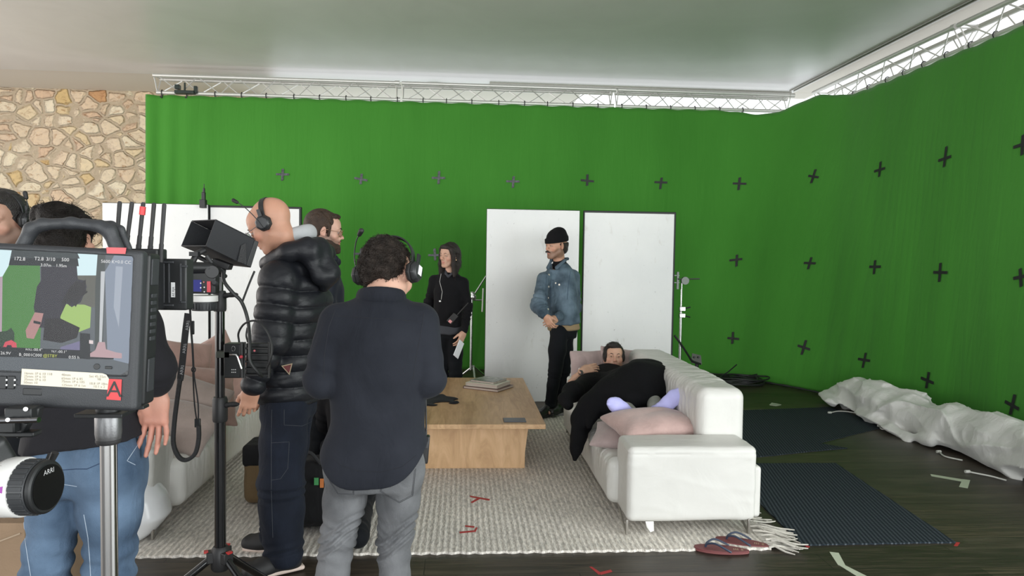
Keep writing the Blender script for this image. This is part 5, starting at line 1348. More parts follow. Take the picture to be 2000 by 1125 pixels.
trousers(J, 'trousers', tr_, wom, (0.082, 0.078, 0.064, 0.056, 0.050), 0.86, 0.0, 0.005, 5, top=0.10)
for q in 'LR': shoe(J['A' + q], J['T' + q], bl, wom, 'shoe', k=0.9)
bv = bvh(sw); seam(bv, 'earpiece_wire', [(862, 535), (859, 550), (864, 570), (862, 585)], mat('pale_wire', (0.5, 0.5, 0.48), 0.5), wom, 0.0022, 0.003)
l, n = hit(bv, 860, 588); MB().box(l + n * 0.006, (0.010, 0.006, 0.007)).build('lapel_clip', mat('sticker_white', (0.75, 0.75, 0.75), 0.5), wom, bevel=0.002)
# two-way radio at her waist
rp = at(884, 622, 7.10); t = thing('two_way_radio', 'black two-way radio clipped to the waist of the woman in black', 'radio', rp)
Rr = roty(R_(40)) @ rotx(0.1); MB().box(rp, (0.030, 0.018, 0.055), Rr).build('case', mat('radio_black', (0.012, 0.012, 0.013), 0.4), t, bevel=0.005)
MB().cyl(rp + Rr @ np.array([0.012, 0, 0.05]), rp + Rr @ np.array([0.015, 0, 0.22]), 0.007, 0.005, 10).build('antenna', MATS['radio_black'], t)
MB().box(rp + Rr @ np.array([-0.0, -0.019, -0.035]), (0.016, 0.002, 0.014), Rr).build('sticker', mat('sticker_red_white', (0.6, 0.25, 0.25), 0.5), t)
# papers
hp = at(896, 682, 7.05); pd = unit(at(890, 690, 7.02) - at(904, 655, 7.1)); Rp = hf_(hp, pd, (0.85, -0.5, 0.1)).R
tag(MB().box(hp, (0.045, 0.085, 0.0035), Rp).build('folded_papers', mat('paper_white', (0.72, 0.74, 0.78), 0.7), None, bevel=0.001), 'folded white papers in the hand of the woman in black', 'papers')
# ------------------------------------------------------------------ man lying on the right sofa under a black coat
hf = F(at(1199, 698, 6.00), basis((-0.10, -0.93, 0.22), (0.05, 0.25, 1)), 1.04)
ctr = np.array
J = dict(pel=(1.21, 5.46, 0.50), chest=(1.21, 5.70, 0.54), neck=(1.215, 5.95, 0.63), right=(-1, 0, 0.0),
         SR=(1.05, 5.84, 0.57), SL=(1.37, 5.84, 0.57), ER=at(1117, 748, 5.72), EL=(1.42, 5.50, 0.56), WR=at(1139, 724, 5.66), WL=(1.30, 5.28, 0.66),
         HL=(1.30, 5.45, 0.50), HR=(1.13, 5.45, 0.50), KL=(1.38, 5.12, 0.63), KR=(1.10, 5.12, 0.595), AL=at(1281, 806, 4.72), AR=at(1238, 816, 4.70), TL=(0.55, -0.25, 0.8), TR=(-0.75, -0.25, 0.62))
J = {k: np.array(v, float) for k, v in J.items()}
hR = hf_(J['WR'], at(1172, 714, 5.72) - J['WR'], (-0.1, -0.8, 0.6))
lie = body('person', 'dark-haired man lying on the right sofa in lavender socks with a coat over him', J, hf, SKIN['olive'], tint=face_tint(hf, SKIN['olive'], stubble=0.25, flush=0.2),
    hands=(None, ((hR, -1), dict(curl=(0.25, 0.3, 0.3, 0.35), thumb=(0.3, 0.4)))), legs=True, feet=False, loc=(1.2, 5.3, 0.37))
hd = (0.014, 0.010, 0.008)
eyes(hf, lie, (0, 1, -0.1)); brows(hf, lie, hd, 0.0026)
s = Sdf(); hair_cap(s, hf, 1.03, 1.03, lowz=-0.07)
s.ell((0.01, 0.058, 0.088), (0.060, 0.038, 0.028), 0.02, '+', hf); s.ell((0.070, 0.02, 0.0), (0.020, 0.032, 0.045), 0.02, '+', hf); s.ell((-0.070, 0.02, 0.01), (0.018, 0.030, 0.045), 0.02, '+', hf)
hl_ = build_hair(s, hf, 'hair', hd, lie, curl=0.003)
strands(hl_, 'locks', 220, MATS['hair_strands_0.014'], hf, 0.035, 0.0010, 0.05, (0.5, -0.1, -0.5), 0.02, 5)
gt = fabric('pale_grey_green_cotton', (0.30, 0.31, 0.28), crease=0.2)
s = Sdf(); hips_up(s, J, 1.0, 0.1); trouser(s, J['HL'], J['KL'], J['AL'], (0.088, 0.082, 0.062, 0.056, 0.052), 0.07, seed=2, stack=0.2); trouser(s, J['HR'], J['KR'], J['AR'], (0.088, 0.082, 0.062, 0.056, 0.052), 0.04, seed=5, stack=0.2)
s.build('trousers', gt, lie, h=0.0065)
tsh = Sdf(); trunk(tsh, J, [(0.0, 0, 0, 0.16, 0.12), (0.5, 0, 0, 0.165, 0.12), (0.85, 0, 0, 0.15, 0.10), (1.0, 0, 0, 0.07, 0.068)]); shoulders(tsh, J, 0.055); tsh.chain([J['SR'], J['SR'] + (J['ER'] - J['SR']) * 0.8], [0.055, 0.052], 0.02); tsh.chain([J['SL'], J['EL']], [0.055, 0.052], 0.02); tsh.build('t_shirt', blackcloth, lie, h=0.007)
sockm = fabric('lavender_sock_knit', (0.50, 0.50, 0.86), thread=300, strength=0.5, var=0.06)
for (A, toe, up_) in ((J['AR'], at(1205, 792, 4.66) - J['AR'], (0.15, -1, 0.25)), (J['AL'], at(1318, 777, 4.66) - J['AL'], (-0.1, -1, 0.25))):
    t_ = unit(toe); sl_ = unit(np.array(up_) - t_ * (np.array(up_) @ t_)); R = np.stack([np.cross(t_, -sl_), t_, -sl_], 1); fr = F(A, R, 1.14)   # z away from the viewer, sole faces him
    s = Sdf()
    s.chain([(0, -0.035, -0.015), (0, 0.03, -0.014), (0, 0.10, -0.010), (0.004, 0.155, -0.008), (0.006, 0.185, -0.002)], [0.034, 0.031, 0.037, 0.040, 0.028], 0.02, fr=fr, flat=((0, 0, 1), 0.72))
    s.cap((0, -0.01, 0.0), (0, -0.02, 0.10), 0.036, 0.042, 0.03, fr=fr); s.cap((0, 0.02, 0.02), (0, 0.10, 0.012), 0.030, 0.028, 0.03, fr=fr)
    for i in range(5): s.ell((0.026 - 0.013 * i, 0.196 - 0.006 * i * (1 if True else 0), -0.006), (0.0085, 0.014, 0.011), 0.006, '+', fr)
    s.disp = lambda P: 0.0025 * np.sin(fr.inv(P)[:, 1] * 160) * (fr.inv(P)[:, 1] < 0.02) + wr(22, 0.002, P, 4); s.amp = 0.005
    s.build('sock', sockm, lie, h=0.0038)
# black coat spread over him, one sleeve and the hem hanging over the front of the seat
def c3(px, py, Y): return at(px, py, Y)
s = Sdf()
pts = [(np.array([1.38, 5.10, 0.635]), 0.115), (np.array([1.12, 5.10, 0.60]), 0.115), (np.array([1.24, 5.15, 0.63]), 0.12), (np.array([1.25, 5.35, 0.60]), 0.15), (c3(1168, 760, 5.60), 0.11), (c3(1218, 752, 5.50), 0.13), (c3(1252, 742, 5.45), 0.12), (c3(1275, 745, 5.2), 0.12), (c3(1240, 742, 5.1), 0.12), (c3(1200, 770, 5.05), 0.11), (c3(1165, 790, 5.0), 0.09), (c3(1262, 772, 5.0), 0.10), (c3(1228, 778, 4.95), 0.10)]
for p, r in pts: s.ell(p, (r * 1.15, r * 1.3, r), 0.10)
s.chain([c3(1192, 745, 5.75), c3(1150, 754, 5.6), c3(1118, 765, 5.3), c3(1106, 780, 5.15)], [0.075, 0.080, 0.07, 0.045], 0.06)        # sleeve to the left
s.cap(c3(1109, 790, 5.1), c3(1100, 778, 5.18), 0.038, 0.045, 0.03)
s.chain([c3(1262, 732, 5.35), c3(1290, 754, 5.1), c3(1312, 775, 4.95)], [0.10, 0.085, 0.05], 0.08)
s.chain([c3(1245, 729, 5.25), c3(1283, 729, 5.3)], [0.085, 0.075], 0.06)
s.chain([c3(1150, 800, 5.0), c3(1139, 820, 4.95), c3(1130, 850, 4.85), c3(1126, 875, 4.80), c3(1123, 898, 4.78)], [0.085, 0.075, 0.05, 0.028, 0.010], 0.05)   # hanging hem
s.chain([c3(1180, 800, 4.95), c3(1205, 808, 4.85)], [0.07, 0.045], 0.05)
s.chain([c3(1163, 806, 4.9), c3(1150, 835, 4.8)], [0.05, 0.02], 0.04)
# the head and neck stay free of it
s.cap(hf.p((0, -0.02, -0.11)), hf.p((0, 0.0, 0.05)), 0.085, 0.095, 0.02, '-'); s.cap(J['ER'] + [0, 0, 0.0], J['WR'], 0.030, 0.034, 0.01, '-')
s.disp = lambda P: 0.016 * (0.4 - ridged(P, 6.5, 4, (1, 0.55, 1), 1.3)) + 0.008 * noise(P, 10, 2, .9, 3); s.amp = 0.026
coat = s.build('coat', fabric('black_wool_coat', (0.0035, 0.0035, 0.0045), sheen=0.0, crease=0.2), None, h=0.009, smooth=2)
tag(coat, 'black coat spread over the reclining man and hanging down the sofa front', 'clothing')
# wrist watch
w = thing('wrist_watch', 'steel wrist watch with a white strap on the reclining man', 'watch', J['WR'])
ax = unit(J['WR'] - J['ER']); q0 = J['WR'] - ax * 0.012; fr = hf_(q0, ax, (-0.3, -0.95, 0.15)); 
MB().tube([fr.p((0.033 * math.cos(a), 0, 0.026 * math.sin(a))) for a in np.linspace(0, 6.283, 25)[:-1]], 0.0075, 8, closed=True).build('strap', mat('white_rubber', (0.7, 0.7, 0.7), 0.5), w)
MB().lathe(fr.p((0, 0, 0.026)), [(0.021, 0), (0.022, 0.004), (0.020, 0.011), (0.001, 0.011)], 24, fr.R).build('case', mat('watch_steel', (0.4, 0.4, 0.42), 0.25, 1.0), w)
MB().lathe(fr.p((0, 0, 0.0372)), [(0.016, 0), (0.001, 0.0006)], 24, fr.R).build('dial', mat('dark_dial', (0.05, 0.055, 0.06), 0.2), w)
# ------------------------------------------------------------------ man seen from behind: navy overshirt, grey jeans
Y = 2.55
hf = F(at(762, 533, 2.60), basis((0.38, 0.84, -0.42), (0.0, 0.42, 0.9)) @ roty(0.10), 0.97)
fwd = unit([0.02, 1, 0]); rt = np.cross(fwd, [0, 0, 1])
J = dict(pel=at(733, 893, 2.57), chest=at(738, 690, 2.53), neck=at(745, 592, 2.53), right=rt,
         SL=at(662, 632, 2.52), SR=at(818, 630, 2.54), EL=at(628, 742, 2.50), ER=at(836, 742, 2.52), WL=at(655, 742, 2.80), WR=at(815, 740, 2.80),
         HL=at(683, 920, 2.57), HR=at(781, 920, 2.57), KL=at(660, 1045, 2.60), KR=at(773, 1050, 2.60), TL=(-0.15, 1, 0), TR=(0.2, 1, 0))
J['AL'] = J['KL'] + np.array([-0.055, -0.03, -0.48]); J['AR'] = J['KR'] + np.array([0.0, -0.03, -0.48]); J['AL'][2] = J['AR'][2] = 0.095
hL = hf_(J['WL'], (0.45, 0.85, 0.1), (-0.3, 0, 1)); hR = hf_(J['WR'], (-0.5, 0.85, 0.1), (0.3, 0, 1))
nv = body('person', 'man seen from behind in a navy overshirt and grey jeans, wearing a headset', J, hf, SKIN['fair'], hands=(((hL, 1), dict(curl=(0.5, 0.55, 0.6, 0.6))), ((hR, -1), dict(curl=(0.5, 0.55, 0.6, 0.6)))), loc=(J['pel'][0], J['pel'][1], 0))
hd = (0.020, 0.014, 0.011)
eyes(hf, nv); brows(hf, nv, hd)
s = Sdf(); hair_cap(s, hf, 1.0, 1.015, lowz=-0.075); s.ell((0, -0.035, 0.068), (0.066, 0.080, 0.054), 0.03, '+', hf)
s.ell((0, -0.075, -0.020), (0.064, 0.052, 0.062), 0.03, '+', hf)
s.ell((0, -0.080, -0.105), (0.05, 0.06, 0.035), 0.02, '-', hf)
def curls(P):
    q = hf.inv(P); n = noise(q, 46, 2, 1.6, 3); m = ridged(q, 30, 9, (1, 1, 1), 1.2)
    return 0.008 * n + 0.006 * (0.4 - m) + 0.008 * noise(q, 19, 1, 1.0, 12)
s.disp = curls; s.amp = 0.024
s.build('hair', mat('dark_curly_hair', hd, 0.4, bump=0.9, bscale=240, var=0.5, vscale=30, spec=0.25), nv, h=0.003, smooth=1)
hair_ = nv.children[-1]
strands(hair_, 'curls', 1500, MATS['dark_curly_hair'], hf, 0.017, 0.0010, 0.6, (0.1, -0.3, -1), 0.10, 3, lambda q: q[:, 1] < 0.06)
navy = fabric('faded_navy_twill', (0.0135, 0.0155, 0.022), thread=380, strength=0.2, var=0.16, vscale=5, fade=(0.018, 0.020, 0.027), crease=0.34, fscale=9)
s = Sdf(); fr, L = trunk(s, J, [(-0.19, 0, -0.0, 0.150, 0.135), (-0.05, 0, -0.0, 0.170, 0.140), (0.25, 0, 0, 0.166, 0.132), (0.6, 0, -0.005, 0.172, 0.132), (0.82, 0, -0.01, 0.168, 0.110), (0.93, 0, -0.005, 0.115, 0.085), (1.02, 0, -0.01, 0.070, 0.068)], rnd=0.012)
shoulders(s, J, 0.064, 0.05)
sleeve(s, J['SL'], J['EL'], J['WL'], (0.066, 0.064, 0.062, 0.052, 0.045), 0.02, k=0.012, seed=1, folds=0.004, n=3); sleeve(s, J['SR'], J['ER'], J['WR'], (0.068, 0.066, 0.062, 0.052, 0.045), 0.02, k=0.012, seed=6, folds=0.004, n=3)
for q in 'LR': s.ell(np.array(J['H' + q]) + np.array([0, -0.035, 0.04]), (0.103, 0.103, 0.125), 0.05)
hfr = np.array(J['pel']); s.ell(hfr + [0, 0, -0.02], (0.178, 0.140, 0.16), 0.04)
# shirt-tail hem: higher at the sides
pz = J['pel'][2]
def hemcut(P):
    x = (P[:, 0] - J['pel'][0]) / 0.17
    return P[:, 2] - (pz - 0.075 + 0.085 * np.clip(np.abs(x), 0, 1.2) ** 3.2 + 0.02 * x)
s.ops.append((hemcut, np.array(J['pel']) - [0.4, 0.4, 0.4], np.array(J['pel']) + [0.4, 0.4, 0.12], '-', 0.004))
s.cap(J['neck'] - [0, 0, 0.02], hf.p((0, -0.02, -0.10)), 0.058, 0.060, 0, '-')
s.disp = lambda P: 0.008 * (0.35 - ridged(P, 4.2, 6, (1.0, 0.7, 0.45), 1.5)) + 0.003 * noise(P, 9, 2, .8, 2); s.amp = 0.012
ov = s.build('overshirt', navy, nv, h=0.0055, smooth=1)
s = Sdf(); n0 = J['neck']
ring = [n0 + np.array([0.070 * math.cos(a), 0.066 * math.sin(a) - 0.002, 0.018 + 0.014 * math.sin(a) * -1]) for a in np.linspace(math.pi * 0.86, math.pi * 2.14, 16)]
s.chain(ring, [0.0145] * 16, 0.010, flat=((0, 0, 1), 1.7)); s.disp = lambda P: 0.0015 * noise(P, 30); s.amp = 0.002
s.build('collar', navy, ov, h=0.004)
bv = bvh(ov); sm = mat('navy_stitch', (0.008, 0.009, 0.014), 0.8)
seam(bv, 'yoke_seam', [(652, 617), (700, 620), (760, 623), (822, 628)], sm, ov, 0.0011, 0.0, 4); seam(bv, 'hem_seam', [(648, 893), (665, 908), (700, 920), (745, 922), (785, 912), (812, 890)], sm, ov, 0.0009, 0.0, 4)
seam(bv, 'armhole_seam', [(655, 605), (642, 640), (634, 690), (632, 740)], sm, ov, 0.0011, 0.0, 4); seam(bv, 'armhole_seam', [(828, 612), (822, 650), (812, 700), (806, 745)], sm, ov, 0.0011, 0.0, 4)
gj = fabric('faded_grey_denim', (0.10, 0.103, 0.110), thread=300, strength=0.45, var=0.22, vscale=6, fade=(0.15, 0.153, 0.16), crease=0.22, fscale=16)
s = Sdf(); hips_up(s, J, 0.97, 0.10)
for i, q in enumerate('LR'): trouser(s, J['H' + q], J['K' + q], J['A' + q], (0.084, 0.074, 0.060, 0.060, 0.056), 0.0, 0.0065, 3 + 4 * i)
for q in 'LR': s.ell(np.array(J['H' + q]) + np.array([0, -0.035, 0.04]), (0.080, 0.080, 0.10), 0.04)
def kneefold(P):
    d = np.zeros(len(P))
    for q in 'LR':
        K = J['K' + q]; z = P[:, 2] - K[2] - 0.05 * np.sin((P[:, 0] - K[0]) * 18); near = np.exp(-((P[:, 0] - K[0]) / 0.13) ** 2)
        for (o, w) in ((0.035, 0.008), (0.0, 0.010), (-0.028, 0.007)): d += near * 0.010 * (np.exp(-((z - o) / w) ** 2) - 0.6 * np.exp(-((z - o - 0.016) / 0.008) ** 2))
    return d + 0.004 * (0.3 - ridged(P, 7, 4, (1, 1, 0.6)))
s.disp = kneefold; s.amp = 0.02
gjo = s.build('jeans', gj, nv, h=0.0055)
bj = bvh(gjo); sg = mat('grey_jean_stitch', (0.05, 0.052, 0.057), 0.8)
for pk in ([(644, 905), (644, 940), (660, 965), (691, 966), (694, 925)], [(745, 925), (743, 960), (780, 982), (806, 968), (812, 915)]):
    seam(bj, 'pocket_seam', pk, sg, gjo, 0.0012, 0.0004, 3); c = np.mean(pk, 0); seam(bj, 'pocket_seam', [tuple(c + (np.array(p) - c) * 0.93) for p in pk], sg, gjo, 0.0009, 0.0004, 3)
seam(bj, 'centre_seam', [(725, 925), (724, 945), (722, 955)], sg, gjo, 0.0012, 0.0004, 3)
for q in 'LR': shoe(J['A' + q], J['T' + q], mat('white_sneaker', (0.55, 0.54, 0.52), 0.5), nv, 'shoe', k=1.02)
headset(F(hf.p((0, -0.012, -0.008)), hf.R, hf.k * 1.16), 'black headset with a white sticker on the curly-haired man', mic=-1, white=True, boom=((-0.112, -0.008, 0.01), (-0.116, -0.03, 0.05), (-0.10, -0.06, 0.09), (-0.075, -0.085, 0.105)))
# radio on the belt
t = thing('two_way_radio', 'black two-way radio with a long antenna on the belt of the curly-haired man', 'radio', at(831, 875, 2.58))
c = at(831, 877, 2.58); MB().box(c, (0.0125, 0.017, 0.050), roty(R_(4))).build('case', mat('radio_black', (0.012, 0.012, 0.013), 0.4), t, bevel=0.004)
MB().box(c + np.array([0.004, -0.018, 0.02]), (0.006, 0.0015, 0.012)).build('keypad', mat('radio_grey', (0.05, 0.05, 0.055), 0.5), t, bevel=0.001)
MB().cyl(c + np.array([0.002, 0, 0.048]), at(832, 775, 2.60), 0.0035, 0.0025, 8).build('antenna', MATS['radio_black'], t)
MB().box(at(822, 880, 2.58), (0.007, 0.012, 0.048)).build('belt_clip', MATS['radio_black'], t, bevel=0.002)
# ------------------------------------------------------------------ bald man in the puffer jacket
hf = F(at(527, 438, 3.58), basis((-0.85, 0.12, -0.52)), 1.05)
fwd = unit([-0.93, 0.36, 0]); rt = np.cross(fwd, [0, 0, 1])
J = dict(pel=at(565, 775, 3.68), chest=at(575, 590, 3.68), neck=at(578, 500, 3.66), right=rt,
         SL=at(545, 545, 3.50), SR=at(590, 545, 3.85), EL=at(530, 662, 3.46), ER=at(560, 660, 3.9), WL=at(492, 762, 3.42), WR=at(520, 745, 3.95),
         HL=at(560, 800, 3.60), HR=at(570, 800, 3.76), KL=at(548, 945, 3.58), KR=at(548, 945, 3.80), AL=at(556, 1092, 3.56), AR=at(545, 1075, 3.80), TL=(-0.85, -0.50, 0), TR=(-0.95, 0.2, 0))
J['AL'][2] = J['AR'][2] = 0.10
hL = hf_(J['WL'], at(478, 822, 3.44) - J['WL'], (0.25, -0.95, 0)); hR = hf_(J['WR'], (-0.2, 0, -1), (0, 1, 0))
bald_sk = (0.50, 0.265, 0.18)
bald = body('person', 'bald man with glasses in a black puffer jacket, bending towards the hooded monitor', J, hf, bald_sk, tint=face_tint(hf, bald_sk, flush=0.25, stubble=0.12),
    hands=(((hL, 1), dict(curl=(0.35, 0.5, 0.6, 0.65), thumb=(0.25, 0.5))), ((hR, -1), dict(curl=(0.4, 0.5, 0.5, 0.5)))), loc=(*J['pel'][:2], 0), h=0.0038)
eyes(hf, bald, (0, 1, -0.25)); brows(hf, bald, (0.10, 0.06, 0.04), 0.0022)
headset(hf, 'black headset with a raised microphone on the bald man', mic=-1, tilt=0.22, cupz=-0.002, boom=((-0.118, -0.012, -0.028), (-0.118, 0.012, 0.035), (-0.115, 0.045, 0.092), (-0.108, 0.075, 0.125)))
glasses(hf, 'grey-framed glasses on the bald man', mat('grey_glasses_frame', (0.12, 0.10, 0.11), 0.3))
s = Sdf(); nk = J['neck']
s.chain([nk + rt * q * 0.0 + v for q, v in ((0, -fwd * 0.095 + [0, 0, 0.075]),)] * 2, [0.01, 0.01], 0.01)
hd = [nk + (fwd * (0.022 + 0.088 * math.cos(a)) - rt * 0.082 * math.sin(a)) + np.array([0, 0, 0.078 - 0.042 * math.cos(a)]) for a in np.linspace(0.25, 2 * math.pi - 0.25, 24)]
s = Sdf(); s.chain(hd, [0.023 + 0.004 * (1 - math.cos(a)) / 2 for a in np.linspace(0.25, 2 * math.pi - 0.25, 24)], 0.02, flat=((0, 0, 1), 1.25))
s.disp = lambda P: 0.005 * noise(P, 22, 2, 1, 3); s.amp = 0.007
s.build('hoodie_hood', fabric('light_grey_fleece', (0.42, 0.43, 0.44), thread=200, strength=0.5), bald, h=0.005)
pm, N, L_, b = node_mat('puffer_nylon', 0.48, 0.35); b.inputs['Base Color'].default_value = (0.0095, 0.0105, 0.014, 1)
n = noisen(N, L_, mapping(N, L_, (1, 1, 1.6)), 18, 3, 0.2); bumpn(N, L_, n.outputs['Fac'], b, 0.35, 0.012)
PIT = 0.078
def quilt(z, ph=0.0): return 0.017 * np.sqrt(np.abs(np.sin(math.pi * (z + ph) / PIT)) + 1e-4) - 0.008
s = Sdf()
fr, L = trunk(s, J, [(-0.03, 0, 0.0, 0.165, 0.135), (0.03, 0, 0.0, 0.185, 0.150), (0.3, 0, 0.0, 0.190, 0.155), (0.65, 0, -0.01, 0.200, 0.160), (0.86, 0, -0.01, 0.175, 0.125), (1.0, 0, 0.0, 0.10, 0.095)], mod=lambda z, q: quilt(z + 0.05 * q[:, 1]))
shoulders(s, J, 0.068, 0.05)
def asl(S, E, W, r, seed):
    S, E, W = [np.array(v) for v in (S, E, W)]; l1 = np.linalg.norm(E - S); l2 = np.linalg.norm(W - E)
    s.cap(S, E, r[0], r[1], 0.02, mod=lambda t, P: quilt(t * l1, 0.03)); s.cap(E, W - unit(W - E) * 0.03, r[1], r[2], 0.02, mod=lambda t, P: quilt(t * l2 + l1, 0.03))
asl(J['SL'], J['EL'], J['WL'], (0.088, 0.085, 0.050), 0); asl(J['SR'], J['ER'], J['WR'], (0.085, 0.08, 0.050), 1)
s.cap(nk - [0, 0, 0.02], nk + [0, 0, 0.2], 0.082, 0.10, 0.01, '-')
s.disp = lambda P: 0.006 * noise(P, 13, 2, 1.2, 7) - 0.004 * ridged(P, 12, 3, (1, 1, 2.2), 1.5); s.amp = 0.012
pj = s.build('puffer_jacket', pm, bald, h=0.006)
s = Sdf()      # raised collar in front and the hood lying on the back
s.chain([nk - rt * 0.11 + fwd * 0.02 + [0, 0, -0.012], nk - rt * 0.080 + fwd * 0.11 + [0, 0, -0.045], nk + fwd * 0.155 + [0, 0, -0.055], nk + rt * 0.075 + fwd * 0.11 + [0, 0, -0.03], nk + rt * 0.10 + fwd * 0.02 + [0, 0, 0.015]], [0.034, 0.032, 0.030, 0.032, 0.034], 0.03)
hb = nk - fwd * 0.13 + np.array([0, 0, -0.035])
s.chain([nk - rt * 0.125 + fwd * 0.05 + [0, 0, -0.03], nk - rt * 0.13 - fwd * 0.05 + [0, 0, 0.012], hb - rt * 0.08 + [0, 0, 0.075], hb + [0, 0, 0.07], hb + rt * 0.08 + [0, 0, 0.05], nk + rt * 0.12 - fwd * 0.04], [0.034, 0.042, 0.050, 0.052, 0.046, 0.036], 0.04)
s.chain([hb + [0, 0, 0.05], hb - fwd * 0.06 + [0, 0, -0.05], hb - fwd * 0.03 + [0, 0, -0.12]], [0.055, 0.052, 0.03], 0.05)
s.chain([hb - rt * 0.09 + [0, 0, 0.04], hb - rt * 0.06 - fwd * 0.04 + [0, 0, -0.06]], [0.045, 0.042], 0.04)
s.cap(nk - [0, 0, 0.02], nk + [0, 0, 0.25], 0.080, 0.105, 0.01, '-')
s.disp = lambda P: 0.007 * noise(P, 11, 2, 1.2, 5) - 0.011 * ridged(P, 9, 8, (1, 1, 1), 1.8); s.amp = 0.014
s.build('hood', pm, pj, h=0.006)
bk_ = fabric('dark_indigo_canvas', (0.009, 0.012, 0.021), thread=260, strength=0.4, var=0.25, crease=0.25)
s = Sdf(); hips_up(s, J, 1.0, 0.10)
for i, q in enumerate('LR'): trouser(s, J['H' + q], J['K' + q], J['A' + q], (0.112, 0.112, 0.112, 0.108, 0.096), 0.0, 0.007, 3 + 4 * i, stack=1.3)
s.box((J['AL'][0], J['AL'][1], 0.0), (0.5, 0.5, 0.045), 0.01, 0.005, '-')
s.disp = lambda P: 0.006 * (0.3 - ridged(P, 7, 4, (1, 1, 0.6))); s.amp = 0.01
tp = s.build('trousers', bk_, bald, h=0.006); bt = bvh(tp); sb_ = mat('indigo_stitch', (0.05, 0.055, 0.065), 0.8)
seam(bt, 'pocket_seam', [(530, 865), (565, 863), (562, 915), (548, 935), (530, 938)], sb_, tp, 0.0010, 0.0005, 4); seam(bt, 'side_seam', [(531, 800), (530, 870), (530, 960), (533, 1050)], sb_, tp, 0.0010, 0.0005, 5)
seam(bt, 'pocket_seam', [(555, 800), (555, 830), (590, 832), (612, 822)], sb_, tp, 0.0010, 0.0005, 4); patch(bt, 'hammer_loop', [(532, 838), (560, 836), (552, 852), (533, 850)], bk_, tp, 0.003)
sh = [shoe(J['A' + q], J['T' + q], mat('black_mesh_sneaker', (0.012, 0.012, 0.013), 0.6), bald, 'sneaker', sole=mat('pinkish_white_sole', (0.62, 0.50, 0.44), 0.6), k=1.08) for q in 'LR']
o = J['AL'] + np.array([0, -0.055, -0.05])
MB().prism([o + np.array(v) for v in ((0.055, 0, 0.03), (-0.02, 0, -0.002), (-0.065, 0, 0.004), (-0.085, 0, 0.022), (-0.072, 0, 0.040), (-0.070, 0, 0.018), (-0.02, 0, 0.010))], (0, 0.012, 0)).build('swoosh', mat('swoosh_white', (0.7, 0.69, 0.66), 0.5), sh[0])
# badge on the jacket hem
bp = bvh(pj); T3 = [(549, 714), (571, 709), (565, 732)]
Q = [hit(bp, *p) for p in T3]; nn = unit(sum(q[1] for q in Q)); Q = [q[0] + nn * 0.006 for q in Q]; cq = np.mean(Q, 0)
badge = MB().prism(Q, nn * 0.002).build('badge', mat('badge_gold', (0.38, 0.30, 0.2), 0.5), pj, smooth=False)
MB().prism([cq + (q - cq) * 0.74 + nn * 0.0022 for q in Q], nn * 0.001).build('badge_field', mat('badge_red', (0.13, 0.03, 0.03), 0.6), badge, smooth=False)

# ------------------------------------------------------------------ bearded man behind, looking right
Y = 4.55
hf = F(at(634, 450, Y), basis((0.96, 0.22, -0.10)), 1.03); fwd = unit([0.93, 0.35, 0]); rt = np.cross(fwd, [0, 0, 1])
J = dict(pel=at(622, 690, 4.55), chest=at(625, 580, 4.52), neck=at(626, 505, 4.54), right=rt)
nk = J['neck']
J.update(SL=nk - rt * 0.17 + [0, 0, -0.08], SR=nk + rt * 0.17 + [0, 0, -0.08]); J.update(EL=J['SL'] + [0.0, 0.03, -0.29], ER=J['SR'] + [0.0, -0.03, -0.29])
J.update(WL=J['EL'] + [0.12, 0.0, -0.2], WR=J['ER'] + [0.10, 0, -0.22], HL=J['pel'] - rt * 0.09 + [0, 0, -0.04], HR=J['pel'] + rt * 0.09 + [0, 0, -0.04])
for q in 'LR':
    J['K' + q] = J['H' + q] + np.array([0, 0, -0.40]); J['A' + q] = J['K' + q] + np.array([-0.0, 0, -0.40]); J['A' + q][2] = 0.09; J['T' + q] = tuple(fwd)
hL = hf_(J['WL'], (0.3, 0, -1), -rt); hR = hf_(J['WR'], (0.3, 0, -1), rt)
hb_ = (0.040, 0.022, 0.013)
brd = body('person', 'bearded man with glasses looking right, standing behind the bald man', J, hf, SKIN['fair'], tint=face_tint(hf, (0.55, 0.33, 0.25), stubble=0.75, hair=hb_), hands=(((hL, 1), {}), ((hR, -1), {})), loc=(*J['pel'][:2], 0))
eyes(hf, brd); brows(hf, brd, hb_)
s = Sdf(); hair_cap(s, hf, 1.02, 1.015, lowz=-0.055); s.ell((0, 0.054, 0.090), (0.052, 0.030, 0.016), 0.015, '+', hf); [s.chain([(q_ * 0.074, 0.025, 0.03), (q_ * 0.0745, 0.022, -0.03)], [0.010, 0.006], 0.01, fr=hf) for q_ in (-1, 1)]; build_hair(s, hf, 'hair', hb_, brd, amp=0.005)
s = Sdf(); s.ell((0, 0.060, -0.092), (0.047, 0.040, 0.030), 0.02, '+', hf); s.chain([(-0.058, 0.0, -0.05), (-0.045, 0.04, -0.085), (0, 0.082, -0.110), (0.045, 0.04, -0.085), (0.058, 0.0, -0.05)], [0.014, 0.020, 0.020, 0.020, 0.014], 0.02, fr=hf)
s.chain([(-0.026, 0.09, -0.064), (0, 0.100, -0.055), (0.026, 0.09, -0.064)], [0.004, 0.005, 0.004], 0.005, fr=hf); s.ell((0, 0.10, -0.068), (0.020, 0.02, 0.009), 0.004, '-', hf)
s.disp = lambda P: 0.003 * noise(P, 160, 2); s.amp = 0.004
s.build('beard', mat('brown_beard', hb_, 0.6, bump=0.8, bscale=300), brd, h=0.003)
glasses(hf, 'thin amber glasses on the bearded man', mat('amber_frame', (0.25, 0.12, 0.05), 0.3))
